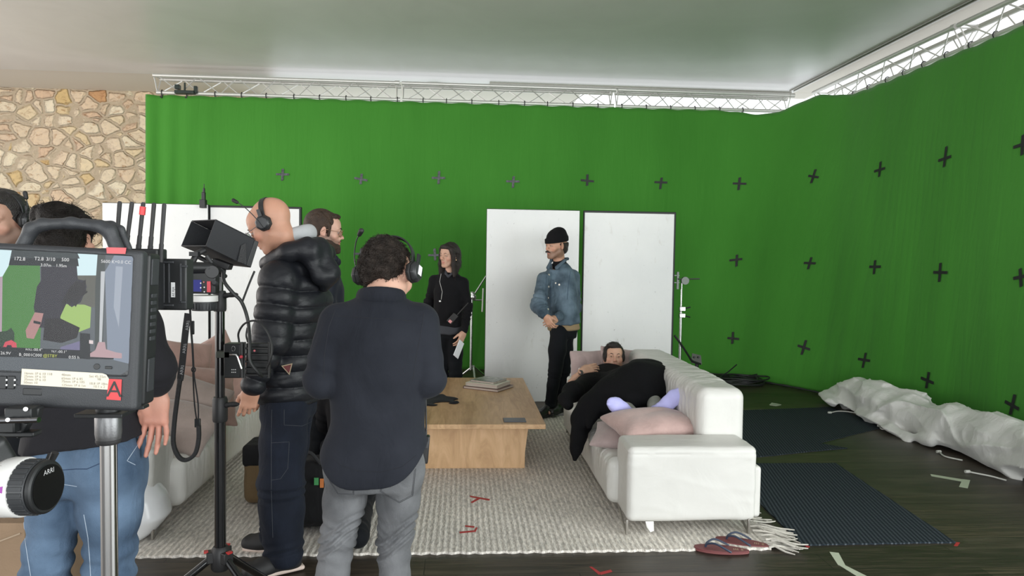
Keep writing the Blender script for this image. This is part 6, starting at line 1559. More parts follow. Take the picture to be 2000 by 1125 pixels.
s = Sdf(); trunk(s, J, [(-0.1, 0, 0, 0.18, 0.14), (0.3, 0, 0, 0.18, 0.14), (0.7, 0, 0, 0.20, 0.145), (0.87, 0, 0, 0.17, 0.11), (1.03, 0, 0, 0.08, 0.078)]); shoulders(s, J, 0.07)
for q in 'LR': sleeve(s, J['S' + q], J['E' + q], J['W' + q], (0.075, 0.07, 0.065, 0.055, 0.045), 0.02, seed=3)
s.cap(nk, hf.p((0, -0.02, -0.11)), 0.060, 0.060, 0, '-'); s.disp = lambda P: wr(8, 0.006, P, 2); s.amp = 0.01
s.build('jacket', fabric('dark_navy_nylon', (0.012, 0.014, 0.022), rough=0.6), brd, h=0.007)
s = Sdf(); s.chain([nk + rt * 0.07 + [0, 0, 0.03], nk + rt * 0.04 + fwd * 0.075, nk + fwd * 0.10 + [0, 0, -0.02], nk - rt * 0.04 + fwd * 0.075, nk - rt * 0.07 + [0, 0, 0.03], nk - fwd * 0.07 + [0, 0, 0.04], nk + rt * 0.07 + [0, 0, 0.03]], [0.024] * 7, 0.015); s.build('collar', MATS['dark_navy_nylon'], brd, h=0.006)
trousers(J, 'trousers', tr_, brd, (0.09, 0.088, 0.075, 0.068, 0.062))
for q in 'LR': shoe(J['A' + q], J['T' + q], bl, brd, 'shoe')
# ------------------------------------------------------------------ man in blue jeans behind the monitor
Y = 2.2
hf = F(at(122, 488, 2.30), basis((-0.25, 0.86, -0.50), (0, 0.5, 0.86)) @ roty(-0.12), 1.02)
fwd = unit([-0.12, 1, 0]); rt = np.cross(fwd, [0, 0, 1])
J = dict(pel=at(178, 890, 2.24), chest=at(172, 700, 2.24), neck=at(150, 590, 2.24), right=rt,
         SL=at(62, 640, 2.24), SR=at(266, 632, 2.20), EL=at(40, 745, 2.26), ER=at(302, 720, 2.16), WL=at(95, 720, 2.5), WR=at(306, 772, 2.20),
         HL=at(128, 925, 2.24), HR=at(219, 925, 2.20), KL=at(93, 1085, 2.20), KR=at(216, 1085, 2.22), TL=(-0.25, 1, 0), TR=(0.15, 1, 0))
J['AL'] = J['KL'] + np.array([0.02, -0.03, -0.48]); J['AR'] = J['KR'] + np.array([0.0, 0.0, -0.48]); J['AL'][2] = J['AR'][2] = 0.095
hR = hf_(J['WR'], at(303, 865, 2.20) - J['WR'], (0.10, 0.99, 0.0)); hL = hf_(J['WL'], (0.5, 0.8, 0.1), (0, 0, 1))
bj_ = body('person', 'man in blue jeans and black t-shirt seen from behind, behind the camera monitor', J, hf, (0.45, 0.245, 0.18), tint=lambda V: np.tile((0.45, 0.245, 0.18), (len(V), 1)) * (1 - 0.22 * np.clip((J['WR'][2] + 0.03 - V[:, 2:3]) * 8, 0, 1) * (V[:, :1] > J['WR'][0] - 0.1) * np.array([0.25, 1, 1])),
    hands=(((hL, 1), {}), ((hR, -1), dict(curl=(0.12, 0.16, 0.2, 0.25), spread=0.15, thumb=(0.1, -0.7)))), loc=(*J['pel'][:2], 0), h=0.0036)
hd = (0.016, 0.012, 0.010); eyes(hf, bj_)
s = Sdf(); hair_cap(s, hf, 1.0, 1.0, lowz=-0.09); s.ell((0, -0.04, 0.070), (0.074, 0.082, 0.054), 0.03, '+', hf); s.ell((0, -0.08, -0.05), (0.060, 0.050, 0.055), 0.03, '+', hf)
s.disp = lambda P: 0.010 * noise(hf.inv(P), 40, 2, 1.6, 8) + 0.006 * (0.4 - ridged(hf.inv(P), 28, 4)); s.amp = 0.017
s.build('hair', mat('black_messy_hair', (0.009, 0.007, 0.006), 0.5, bump=0.6, bscale=260, var=0.4, vscale=30, spec=0.15), bj_, h=0.0035)
strands(bj_.children[-1], 'locks', 420, MATS['black_messy_hair'], hf, 0.028, 0.0008, 0.3, (0.3, -0.3, -1), 0.25, 3, lambda q: q[:, 2] > -0.02)
tee = fabric('black_tee_cotton', (0.012, 0.0115, 0.014), crease=0.10)
s = Sdf(); trunk(s, J, [(-0.02, 0, 0, 0.170, 0.135), (0.1, 0, 0, 0.172, 0.138), (0.4, 0, 0, 0.165, 0.13), (0.7, 0, 0, 0.18, 0.13), (0.87, 0, 0, 0.15, 0.10), (1.0, 0, 0, 0.072, 0.070)]); shoulders(s, J, 0.062)
for q in 'LR': s.cap(J['S' + q], J['E' + q] + (J['E' + q] - J['S' + q]) * 0.42, 0.066, 0.062, 0.02, mod=lambda t, P: 0.004 * noise(P, 25)) if q == 'L' else s.chain([J['SR'], J['ER'], J['ER'] + (J['WR'] - J['ER']) * 0.42], [0.066, 0.058, 0.050], 0.02, mod=lambda t, P: 0.003 * np.sin(t * 9 + 4 * noise(P, 12)))
s.cap(J['neck'], hf.p((0, -0.02, -0.1)), 0.058, 0.06, 0, '-')
[s.ell(np.array(J['H' + q]) + np.array([0, -0.02, 0.05]), (0.100, 0.098, 0.11), 0.05) for q in 'LR']
s.box(np.array(J['pel']) + [0, 0, -0.172], (0.4, 0.4, 0.22), 0.001, 0.003, '-', R=roty(-0.15))
s.disp = lambda P: wr(8, 0.005, P, 6); s.amp = 0.008; s.build('t_shirt', tee, bj_, h=0.006)
dn = fabric('stonewashed_blue_denim', (0.036, 0.066, 0.118), thread=300, strength=0.5, var=0.35, vscale=5, fade=(0.09, 0.135, 0.20), crease=0.30, fscale=13)
s = Sdf(); hips_up(s, J, 0.95, 0.13)
for i, q in enumerate('LR'): trouser(s, J['H' + q], J['K' + q], J['A' + q], (0.086, 0.077, 0.066, 0.065, 0.061), 0.0, 0.009, 5 + 4 * i)
for q in 'LR': s.ell(np.array(J['H' + q]) + np.array([0, -0.035, 0.05]), (0.082, 0.080, 0.10), 0.04)
s.disp = lambda P: 0.008 * (0.3 - ridged(P, 5.5, 9, (1, 1, 1.0), 1.5)) + 0.002 * noise(P, 20); s.amp = 0.012
jo = s.build('jeans', dn, bj_, h=0.0055); bv = bvh(jo); wst = mat('pale_jean_stitch', (0.34, 0.40, 0.48), 0.8); dst = mat('dark_jean_stitch', (0.02, 0.04, 0.09), 0.8)
seam(bv, 'side_seam', [(47, 1020), (50, 1060), (56, 1100), (60, 1125)], wst, jo, 0.0010, 0.0005, 4); seam(bv, 'side_seam', [(100, 868), (104, 905)], dst, jo, 0.002, 0.0003, 4)
seam(bv, 'pocket_seam', [(100, 868), (140, 874), (188, 866)], wst, jo, 0.0010, 0.0005, 4); seam(bv, 'pocket_seam', [(96, 868), (140, 876), (192, 868)], wst, jo, 0.0010, 0.0005, 4); seam(bv, 'pocket_seam', [(122, 918), (150, 916), (170, 916), (196, 905)], dst, jo, 0.0012, 0.0005, 4)
seam(bv, 'pocket_seam', [(124, 946), (150, 950)], wst, jo, 0.0010, 0.0005, 4); seam(bv, 'pocket_seam', [(276, 838), (268, 870), (248, 900), (264, 908)], wst, jo, 0.0010, 0.0005, 4)
seam(bv, 'inner_seam', [(164, 1005), (172, 1050), (176, 1100), (177, 1125)], wst, jo, 0.0010, 0.0005, 4)
for q in 'LR': shoe(J['A' + q], J['T' + q], MATS['black_mesh_sneaker'], bj_, 'sneaker')

# ------------------------------------------------------------------ grey-bearded man at the left edge
Y = 3.3
hf = F(at(3, 429, Y), basis((-0.06, -0.97, -0.16)), 1.04); fwd = unit([0.1, -1, 0]); rt = np.cross(fwd, [0, 0, 1])
nk = at(-2, 520, Y + 0.04); J = dict(pel=nk + [0, 0.0, -0.56], chest=nk + [0, 0, -0.2], neck=nk, right=rt)
J.update(SL=nk - rt * 0.18 + [0, 0, -0.08], SR=nk + rt * 0.18 + [0, 0, -0.08]); J.update(EL=J['SL'] + [0.0, 0.0, -0.30], ER=J['SR'] + [0.0, 0, -0.30])
J.update(WL=J['EL'] + [-0.1, -0.18, -0.1], WR=J['ER'] + [0.1, -0.18, -0.1], HL=J['pel'] - rt * 0.09 + [0, 0, -0.04], HR=J['pel'] + rt * 0.09 + [0, 0, -0.04])
for q in 'LR':
    J['K' + q] = J['H' + q] + np.array([0, 0, -0.40]); J['A' + q] = J['K' + q] + np.array([0, 0, -0.40]); J['A' + q][2] = 0.09; J['T' + q] = tuple(fwd)
hL = hf_(J['WL'], (-0.6, -0.7, 0), (0, 0, 1)); hR = hf_(J['WR'], (0.6, -0.7, 0), (0, 0, 1)); gr = (0.10, 0.09, 0.085)
le = body('person', 'man with dark swept-back hair and a greying goatee at the left edge', J, hf, (0.40, 0.23, 0.165), tint=face_tint(hf, (0.40, 0.23, 0.165), stubble=0.6, hair=gr), hands=(((hL, 1), {}), ((hR, -1), {})), loc=(*J['pel'][:2], 0))
eyes(hf, le, (-0.1, 1, -0.2)); brows(hf, le, (0.05, 0.035, 0.028), 0.0022)
s = Sdf(); hair_cap(s, hf, 1.02, 1.01, lowz=-0.06); s.ell((0, 0.046, 0.088), (0.056, 0.034, 0.018), 0.02, '+', hf)
build_hair(s, hf, 'hair', (0.022, 0.019, 0.018), le, amp=0.005, sc=80, stretch=(1, 0.2, 1))
s = Sdf(); s.ell((0, 0.082, -0.100), (0.024, 0.018, 0.024), 0.01, '+', hf); s.chain([(-0.028, 0.088, -0.085), (-0.026, 0.094, -0.064), (0, 0.104, -0.054), (0.026, 0.094, -0.064), (0.028, 0.088, -0.085)], [0.005] * 5, 0.006, fr=hf)
s.disp = lambda P: 0.002 * noise(P, 200, 2); s.amp = 0.003; s.build('goatee', mat('grey_goatee', (0.11, 0.10, 0.095), 0.6, bump=0.8, bscale=300), le, h=0.0028)
headset(hf, 'black headset with an upright microphone on the man at the left edge', mic=-1, boom=((-0.112, 0.0, 0.0), (-0.122, 0.02, 0.03), (-0.130, 0.02, 0.07), (-0.128, 0.02, 0.100)))
s = Sdf(); trunk(s, J, [(-0.1, 0, 0, 0.18, 0.14), (0.3, 0, 0, 0.18, 0.14), (0.7, 0, 0, 0.20, 0.145), (0.87, 0, 0, 0.17, 0.11), (1.0, 0, 0, 0.08, 0.078)]); shoulders(s, J, 0.07)
for q in 'LR': sleeve(s, J['S' + q], J['E' + q], J['W' + q], (0.075, 0.07, 0.065, 0.055, 0.045), 0.02, seed=3)
s.cap(nk, hf.p((0, -0.02, -0.11)), 0.060, 0.060, 0, '-'); s.build('sweatshirt', blackcloth, le, h=0.007)
trousers(J, 'trousers', tr_, le, (0.09, 0.088, 0.075, 0.068, 0.062))
for q in 'LR': shoe(J['A' + q], J['T' + q], bl, le, 'shoe')

# ------------------------------------------------------------------ kneeling person, mostly hidden
fwd = unit([-0.45, 0.9, 0]); rt = np.cross(fwd, [0, 0, 1]); K0 = on_z(640, 1030, 0)
pel = at(705, 900, 4.20); nk = pel + np.array([-0.05, 0.14, 0.50]); hf = F(nk + np.array([-0.03, 0.09, 0.17]), basis((-0.4, 0.75, -0.6)), 1.0)
J = dict(pel=pel, chest=pel + [-0.02, 0.04, 0.33], neck=nk, right=rt, SL=nk - rt * 0.16 + [0, 0, -0.07], SR=nk + rt * 0.16 + [0, 0, -0.07])
J.update(EL=J['SL'] + [-0.04, 0.12, -0.24], ER=J['SR'] + [0.0, 0.14, -0.24], HL=pel - rt * 0.09 + [0, 0, -0.04], HR=pel + rt * 0.09 + [0, 0, -0.04])
J.update(WL=J['EL'] + [0.05, 0.16, -0.14], WR=J['ER'] + [-0.08, 0.14, -0.14], KL=J['HL'] + fwd * 0.36 + [0, 0, 0.08], KR=J['HR'] + fwd * 0.22 + [0, 0, -0.22])
J['KR'][2] = 0.075; J['AR'] = on_z(700, 1048, 0.09); J['AL'] = J['KL'] + fwd * 0.05 + np.array([0, 0, -0.4]); J['AL'][2] = 0.10; J['TL'] = tuple(fwd); J['TR'] = (0.5, 0.3, -0.8)
kp = body('person', 'crouching person in black, hidden behind the man in grey jeans except a pale-soled shoe', J, hf, SKIN['fair'], feet=False, k=0.84, loc=(*pel[:2], 0), hands=((((hf_(J['WL'], (0, 1, -0.5), (0, 0, 1))), 1), {}), ((hf_(J['WR'], (0, 1, -0.5), (0, 0, 1)), -1), {})))
s = Sdf(); hair_cap(s, hf, 1.03, 1.03, lowz=-0.07); build_hair(s, hf, 'hair', (0.02, 0.014, 0.011), kp)
s = Sdf(); trunk(s, J, [(-0.12, 0, 0, 0.18, 0.15), (0.3, 0, 0, 0.18, 0.155), (0.7, 0, 0, 0.19, 0.155), (0.87, 0, 0, 0.16, 0.12), (1.0, 0, 0, 0.08, 0.078)]); shoulders(s, J, 0.065)
for q in 'LR': sleeve(s, J['S' + q], J['E' + q], J['W' + q], (0.07, 0.066, 0.06, 0.05, 0.042), 0.02, seed=3)
s.disp = lambda P: wr(8, 0.006, P, 2); s.amp = 0.01; s.build('jacket', blackcloth, kp, h=0.007)
s = Sdf(); hips_up(s, J, 1.0, 0.1)
for i, q in enumerate('LR'): trouser(s, J['H' + q], J['K' + q], J['A' + q], (0.09, 0.085, 0.07, 0.062, 0.055), 0.0, 0.006, 3 + i)
s.build('trousers', tr_, kp, h=0.007)
shoe(J['AL'], fwd, bl, kp, 'shoe')
# the rear shoe stands on its toe with the sole towards the viewer
A = J['AR']; so = Sdf(); d_ = unit(on_z(676, 1062, 0.05) - at(712, 1026, 4.12)); 
heel_, toe_ = at(712, 1030, 4.06), at(677, 1066, 3.98)
ax = unit(toe_ - heel_); sidev = unit(np.cross(ax, (0.25, 1, 0.15))); nz = np.cross(sidev, ax); Rk = np.stack([sidev, ax, nz], 1); cen = (heel_ + toe_) / 2
if nz[1] > 0: nz = -nz
fr = F(cen, np.stack([np.cross(ax, nz), ax, nz], 1))
s = Sdf(); s.ell((0, 0.0, 0.0), (0.040, 0.10, 0.012), 0.01, '+', fr); s.ell((0, 0.045, 0), (0.044, 0.06, 0.012), 0.01, '+', fr); s.build('shoe_sole', mat('worn_pink_sole', (0.58, 0.45, 0.40), 0.7, var=0.3, vscale=30), kp, h=0.0035)
s = Sdf(); s.ell((0, 0.0, -0.035), (0.042, 0.115, 0.04), 0.01, '+', fr); s.ell((0, -0.07, -0.05), (0.038, 0.05, 0.045), 0.03, '+', fr); s.build('shoe_upper', mat('black_mesh_sneaker', (0.012, 0.012, 0.013), 0.6), kp, h=0.004)
hv = MB(); q = at(703, 982, 4.12); hv.box(q, (0.016, 0.01, 0.012)); hv.build('yellow_tab', mat('hi_vis_yellow', (0.55, 0.75, 0.02), 0.6), kp, bevel=0.003)
# ------------------------------------------------------------------ foreground monitor
plas = mat('monitor_charcoal_plastic', (0.030, 0.032, 0.036), 0.5, bump=0.15, bscale=700); plas2 = mat('monitor_black_plastic', (0.010, 0.011, 0.012), 0.45)
def emis(name, col, s=1.0, rough=0.2):
    if name in MATS: return MATS[name]
    m, nt, b = _principled(name); b.inputs['Base Color'].default_value = (0.01, 0.01, 0.01, 1); b.inputs['Roughness'].default_value = rough
    b.inputs['Specular IOR Level'].default_value = 0.0; b.inputs['Emission Color'].default_value = (*col, 1); b.inputs['Emission Strength'].default_value = s; MATS[name] = m; return m
MY = 1.2
mo = at(137, 640, MY); mx = unit(at(275, 646, MY + 0.004) - at(0, 634, MY - 0.0)); mn = unit(np.cross(mx, [0, 0.02, 1.0])) ; mn = mn if mn[1] < 0 else -mn
mz = np.cross(mx, -mn); mz = mz if mz[2] > 0 else -mz
MR = np.stack([mx, -mn, mz], 1); FM = F(mo, MR)      # local: x right, y into the monitor, z up
def onm(px, py, e=0.0):
    a, b = _unroll(px, py); d = _f * FPX + _r * a + _d * b; p0 = mo + mn * e; t = ((p0 - CO) @ mn) / (d @ mn); return CO + d * t
mon = thing('camera_monitor', 'large on-camera monitor with a cream label and a red letter A, at the left', 'monitor', mo)
c0_, c1_, c2_, c3_ = onm(-30, 474), onm(274, 487), onm(248, 806), onm(-30, 792)
def loc2(p): q = FM.inv(np.array([p]))[0]; return q
xl, xr = -0.150, loc2(onm(272, 640))[0]; zt_, zb_ = loc2(onm(140, 482))[2], loc2(onm(130, 800))[2]
sb = Sdf(); sb.box(((xl + xr) / 2, 0.014, (zt_ + zb_) / 2), ((xr - xl) / 2, 0.014, (zt_ - zb_) / 2), 0.008, 0, '+', FM)
sb.box(((xl + xr) / 2 - 0.004, -0.006, (zt_ + loc2(onm(130, 733))[2]) / 2 - 0.004), ((xr - xl) / 2 - 0.011, 0.0145, (zt_ - loc2(onm(130, 733))[2]) / 2 - 0.006), 0.004, 0.001, '-', FM)
sb.build('bezel', plas, mon, h=0.0016, smooth=1)
hb2 = MB(); hb2.box(FM.p(((xl + xr) / 2 + 0.004, 0.048, (zt_ + zb_) / 2)), ((xr - xl) / 2 - 0.002, 0.022, (zt_ - zb_) / 2 - 0.004), MR)
hsg = hb2.build('rear_housing', plas2, mon, bevel=0.006, seg=4)
fins = MB()
for i in range(7): fins.box(FM.p((xr + 0.003, 0.045, zt_ - 0.075 - i * 0.012)), (0.0015, 0.010, 0.0035), MR)
fins.build('side_buttons', plas, hsg, bevel=0.0008)
MB().box(FM.p((xr + 0.003, 0.045, zt_ - 0.035)), (0.0016, 0.014, 0.022), MR).build('side_port_door', plas, hsg, bevel=0.001); MB().box(FM.p((xr + 0.003, 0.045, zb_ + 0.055)), (0.0016, 0.012, 0.028), MR).build('side_port_door', plas, hsg, bevel=0.001)
s = Sdf(); P_ = [onm(22, 482) + [0, 0.03, 0], onm(40, 446) + [0, 0.03, 0], onm(62, 437) + [0, 0.03, 0], onm(120, 434) + [0, 0.03, 0], onm(178, 441) + [0, 0.03, 0], onm(196, 450) + [0, 0.03, 0], onm(212, 488) + [0, 0.03, 0]]
s.chain(P_, [0.0115, 0.0105, 0.0095, 0.009, 0.0095, 0.0105, 0.0115], 0.008); P2_ = [p + np.array([0.004, 0.028, 0.003]) for p in P_]; s.chain(P2_[3:], [0.007] * 4, 0.006)
s.build('handle', plas, mon, h=0.002)
def flat(polys, name, parent, e0=0.0, th=0.0001):
    """flat picture pieces as one mesh with several materials"""
    me = bpy.data.meshes.new(name); vs = []; fs = []; mi = []; ms = []
    for i, (pl, m) in enumerate(polys):
        if m not in ms: ms.append(m)
        n = len(vs); vs += [tuple(onm(a, b, e0 + i * th)) for a, b in pl]; fs.append(tuple(range(n, n + len(pl)))); mi.append(ms.index(m))
    me.from_pydata(vs, [], fs)
    for m in ms: me.materials.append(m)
    for p, k in zip(me.polygons, mi): p.material_index = k
    bm = bmesh.new(); bm.from_mesh(me); bmesh.ops.triangulate(bm, faces=[f for f in bm.faces if len(f.verts) > 4]); bm.to_mesh(me); bm.free()
    for p in me.polygons:
        if (np.array(p.normal) @ mn) < 0: p.flip()
    o = bpy.data.objects.new(name, me); COL.objects.link(o); o.parent = parent; o.matrix_parent_inverse = Matrix.Translation(-Vector(parent_loc(parent))); return o
E_ = lambda n, c, s=1.0: emis('screen_' + n, c, s)
sgreen, swhite, sdark, sdark2, sgrass, sgrey, sgrey2, sblack, sskin, slilac, stree, spink = E_('green', (0.062, 0.20, 0.045)), E_('white', (0.62, 0.80, 0.84)), E_('figure', (0.022, 0.020, 0.032)), E_('figure_dark', (0.012, 0.010, 0.014)), E_('grass', (0.32, 0.48, 0.13)), E_('painted_haze', (0.22, 0.26, 0.33)), E_('painted_haze_dark', (0.10, 0.115, 0.13)), E_('black', (0.010, 0.013, 0.018)), E_('skin', (0.40, 0.21, 0.20)), E_('lilac', (0.16, 0.15, 0.26)), E_('trees', (0.10, 0.10, 0.085)), E_('pink', (0.60, 0.07, 0.10))
polys = [
 ([(-30, 484), (268, 494), (262, 716), (236, 732), (-30, 722)], sgrey2),
 ([(-30, 484), (78, 489), (78, 519), (80, 640), (78, 690), (-30, 690)], sgreen),
 ([(-30, 484), (28, 486), (17, 519), (5, 540), (-30, 545)], swhite),
 ([(-30, 545), (5, 540), (3, 690), (-30, 690)], E_('pale_pink', (0.40, 0.30, 0.36))),
 ([(150, 490), (191, 492), (191, 538), (178, 548), (150, 545)], swhite),
 ([(150, 538), (191, 538), (186, 600), (150, 600)], stree),
 ([(118, 594), (165, 595), (178, 600), (176, 640), (150, 650), (118, 640)], sgrass),
 ([(191, 492), (206, 493), (200, 700), (185, 700), (186, 560)], E_('stand_dark', (0.05, 0.06, 0.06))),
 ([(206, 493), (225, 494), (222, 560), (205, 560)], sgrey2), ([(205, 530), (226, 494), (262, 496), (258, 712), (210, 700)], sgrey), ([(226, 520), (240, 521), (232, 640), (222, 600)], E_('painted_haze_light', (0.34, 0.38, 0.45))),  # greys at the right: reflection on the glass painted into the picture
 ([(197, 530), (205, 530), (198, 690), (193, 690)], E_('pole_light', (0.5, 0.52, 0.54))),
 ([(80, 520), (150, 520), (152, 545), (165, 548), (170, 560), (158, 590), (140, 600), (130, 592), (118, 618), (118, 640), (72, 640), (66, 600), (72, 560), (80, 548)], sdark),
 ([(120, 590), (137, 560), (150, 548), (160, 552), (168, 545), (166, 566), (172, 570), (156, 582), (148, 600), (140, 588), (136, 598), (130, 590), (126, 600)], sdark2),
 ([(88, 622), (118, 622), (156, 640), (150, 660), (120, 670), (84, 664)], sdark2),
 ([(68, 610), (85, 612), (80, 632), (66, 662), (52, 660), (50, 645), (58, 630)], sskin), ([(66, 626), (80, 629), (79, 634), (65, 631)], sblack),
 ([(0, 648), (14, 646), (22, 640), (28, 650), (28, 690), (-30, 690), (-30, 660)], E_('crew_green', (0.025, 0.05, 0.03))),
 ([(118, 678), (156, 666), (156, 690), (118, 690)], slilac),
 ([(3, 684), (10, 668), (22, 664), (32, 670), (33, 684)], spink), ([(10, 684), (14, 674), (22, 674), (25, 684)], sblack),
 ([(23, 489), (150, 492), (154, 520), (17, 518)], sblack), ([(23, 489), (150, 492), (156, 505), (20, 504)], E_('band', (0.035, 0.045, 0.05))),
 ([(-30, 676), (60, 680), (156, 684), (200, 690), (222, 692), (222, 702), (-30, 696)], sblack),
 ([(156, 650), (176, 652), (176, 702), (156, 700)], sblack),
 ([(176, 690), (186, 684), (192, 668), (205, 668), (207, 682), (226, 688), (238, 690), (238, 700), (176, 697)], E_('scope', (0.45, 0.30, 0.32))), ([(174, 664), (182, 665), (182, 672), (174, 671)], E_('scope_white', (0.7, 0.6, 0.6)))]
pic = flat(polys, 'screen_picture', mon, -0.0070, 0.00015)
gl, N, L_, b = node_mat('monitor_glass', 0.0); N.remove(b)
tr_g = N.new('ShaderNodeBsdfTransparent'); gs_g = N.new('ShaderNodeBsdfGlossy'); gs_g.inputs['Roughness'].default_value = 0.30; mx_g = N.new('ShaderNodeMixShader'); mx_g.inputs[0].default_value = 0.010
L_.new(tr_g.outputs[0], mx_g.inputs[1]); L_.new(gs_g.outputs[0], mx_g.inputs[2]); L_.new(mx_g.outputs[0], N['Material Output'].inputs['Surface'])
gq = [onm(-30, 482, -0.0010), onm(269, 493, -0.0010), onm(263, 718, -0.0010), onm(256, 722, -0.0010), onm(252, 733, -0.0010), onm(236, 734, -0.0010), onm(-30, 726, -0.0010)]
MB().prism(gq, -mn * 0.0008).build('screen_glass', gl, mon, smooth=False)
tw = E_('text', (0.72, 0.72, 0.72)); ty_ = E_('text_yellow', (0.50, 0.55, 0.08))
def mtext(s_, px, py, h, m=tw, e=-0.0026, par=None):
    k = onm(px + 1, py, e) - onm(px, py, e); text_mesh(s_, 'screen_text', m, par or pic, onm(px, py, e), mx, mz, h * 0.00086)
for s_, x, y, h in (('172.8', 27, 508, 6.5), ('T2.8', 67, 508, 6.5), ('3/10', 90, 509, 6.5), ('500', 120, 510, 6.5), ('3.07m', 79, 520, 5.5), ('1.95m', 109, 521, 5.5), ('5600 K', 197, 513, 6), ('+0.0 CC', 224, 514, 6), ('-00.4°', 64, 685, 5), ('-00.1°', 112, 689, 5), ('26.9V', 1, 692, 5.5), ('B_0001', 37, 695, 5.5), ('C000', 63, 696, 5.5), ('0:55 h', 134, 700, 5.5), ('ROLL', 50, 684, 3.5), ('TILT', 100, 688, 3.5)): mtext(s_, x, y, h)
mtext('@STBY', 84, 697, 5.5, ty_)
cream = mat('cream_paper_tape', (0.70, 0.64, 0.52), 0.7); ink = mat('pencil_grey', (0.25, 0.23, 0.21), 0.8)
lb = MB().prism([onm(a, b, 0.0003) for a, b in ((43, 720), (200, 729), (208, 732), (213, 740), (211, 761), (41, 751))], mn * 0.0006).build('label_tape', cream, mon, smooth=False)
for i, (s_, x, y) in enumerate((('16mm 1P 6 10 118', 47, 731), ('25mm 1P 6 10', 47, 737), ('35mm 1P 6 10', 47, 743), ('50mm 10', 46, 749), ('40mm', 120, 734), ('65mm 1P 6 85', 120, 741), ('75mm 1P 6 105', 120, 747), ('125mm 1P 6 1m', 120, 754), ('Set 45-55m', 174, 737), ('98', 190, 743), ('18.8 1P 18m', 174, 751), ('10.1 x 2', 182, 757))):
    text_mesh(s_, 'label_writing', ink, lb, onm(x, y, 0.0010), mx, mz, 4.6 * 0.00086)
rq = MB().prism([onm(a, b, 0.0012) for a, b in ((213, 740), (238, 741), (236, 782), (208, 780))], mn * 0.0005).build('red_label', mat('red_letter_tape', (0.65, 0.045, 0.05), 0.5), mon, smooth=False)
text_mesh('A', 'letter', mat('letter_black', (0.012, 0.012, 0.012), 0.5), rq, onm(222.5, 775, 0.0019), mx, mz, 30 * 0.00086, 'CENTER')
rt_ = MB().prism([onm(a, b, 0.0010) for a, b in ((208, 483), (247, 484), (245, 496), (209, 495))], mn * 0.0008).build('red_tag', mat('red_tag_vinyl', (0.62, 0.09, 0.10), 0.5), mon, smooth=False)
bt2 = MB()
for x in (6, 22, ): bt2.box(onm(x, 747, 0.001), (0.0055, 0.0015, 0.0105), MR)
bt2.build('front_buttons', plas2, mon, bevel=0.001)
dots = MB()
for x in (13, 29):
    for y in (742, 752): dots.box(onm(x, y, 0.003), (0.0011, 0.0008, 0.0014), MR)
dots.build('button_lamps', mat('button_icon_white', (0.7, 0.7, 0.7), 0.4), mon)
MB().cyl(onm(189, 716, -0.003), onm(189, 716, 0.0012), 0.0048, n=20).build('power_button', plas2, mon, bevel=0.0006)
MB().box(onm(212, 718, 0.0), (0.0055, 0.0012, 0.0022), MR).build('lock_switch', plas2, mon, bevel=0.0008)
MB().box(onm(64, 765, -0.001), (0.015, 0.0015, 0.006), MR).build('lower_groove', plas2, mon, bevel=0.002)
# receiver with five antennas and a battery plate, fixed behind the monitor
rx = thing('video_receiver', 'black receiver with five upright antennas fixed behind the large monitor', 'receiver', at(262, 520, 1.33))
MB().box(at(262, 545, 1.34), (0.050, 0.022, 0.055)).build('housing', plas2, rx, bevel=0.003)
rub = mat('antenna_rubber', (0.022, 0.021, 0.022), 0.6)
for i, (xb, yb, xt, yt) in enumerate(((227, 486, 234, 393), (246, 488, 258, 394), (270, 490, 280, 395), (293, 492, 301, 396), (313, 512, 321, 397))):
    a, b = at(xb, yb, 1.33), at(xt, yt, 1.33); d = b - a
    an = MB().tube([a, a + d * 0.12, a + d * 0.13, a + d * 0.3, a + d * 0.32, a + d * 0.97, b], [0.0046, 0.0046, 0.0040, 0.0040, 0.0034, 0.0038, 0.0022], 12).build('antenna', rub, rx)
    if i < 2: MB().cyl(a + d * 0.14, a + d * 0.17, 0.0048, n=12).build('pink_band', mat('pink_band', (0.5, 0.06, 0.14), 0.5), an)
    if i == 2: MB().cyl(a + d * 0.74, a + d * 0.91, 0.0052, n=12).build('red_tape_band', mat('red_band', (0.65, 0.045, 0.05), 0.5), an)
bp_ = thing('battery_plate', 'black battery plate with a white sticker, fixed beside the large monitor', 'battery', at(338, 600, 1.36))
MB().box(at(338, 555, 1.365), (0.031, 0.018, 0.047)).build('plate', plas2, bp_, bevel=0.003)
g_ = MB()
for x in (320, 330, 353): g_.box(at(x, 553, 1.345), (0.0016, 0.002, 0.036))
g_.box(at(326, 512, 1.345), (0.012, 0.002, 0.002)); g_.box(at(326, 596, 1.345), (0.012, 0.002, 0.002)); g_.box(at(360, 520, 1.345), (0.006, 0.002, 0.002)); g_.box(at(357, 590, 1.345), (0.006, 0.002, 0.002))
g_.build('rails', plas, bp_, bevel=0.0008)
st2 = MB().box(at(338, 566, 1.345), (0.0034, 0.0008, 0.0135)).build('sticker', mat('sticker_white', (0.75, 0.75, 0.75), 0.5), bp_)
text_mesh('AS RJA', 'sticker_text', mat('letter_black', (0.012, 0.012, 0.012), 0.5), st2, at(341, 579, 1.3438), (0, 0, 1), (-1, 0, 0), 0.0042)
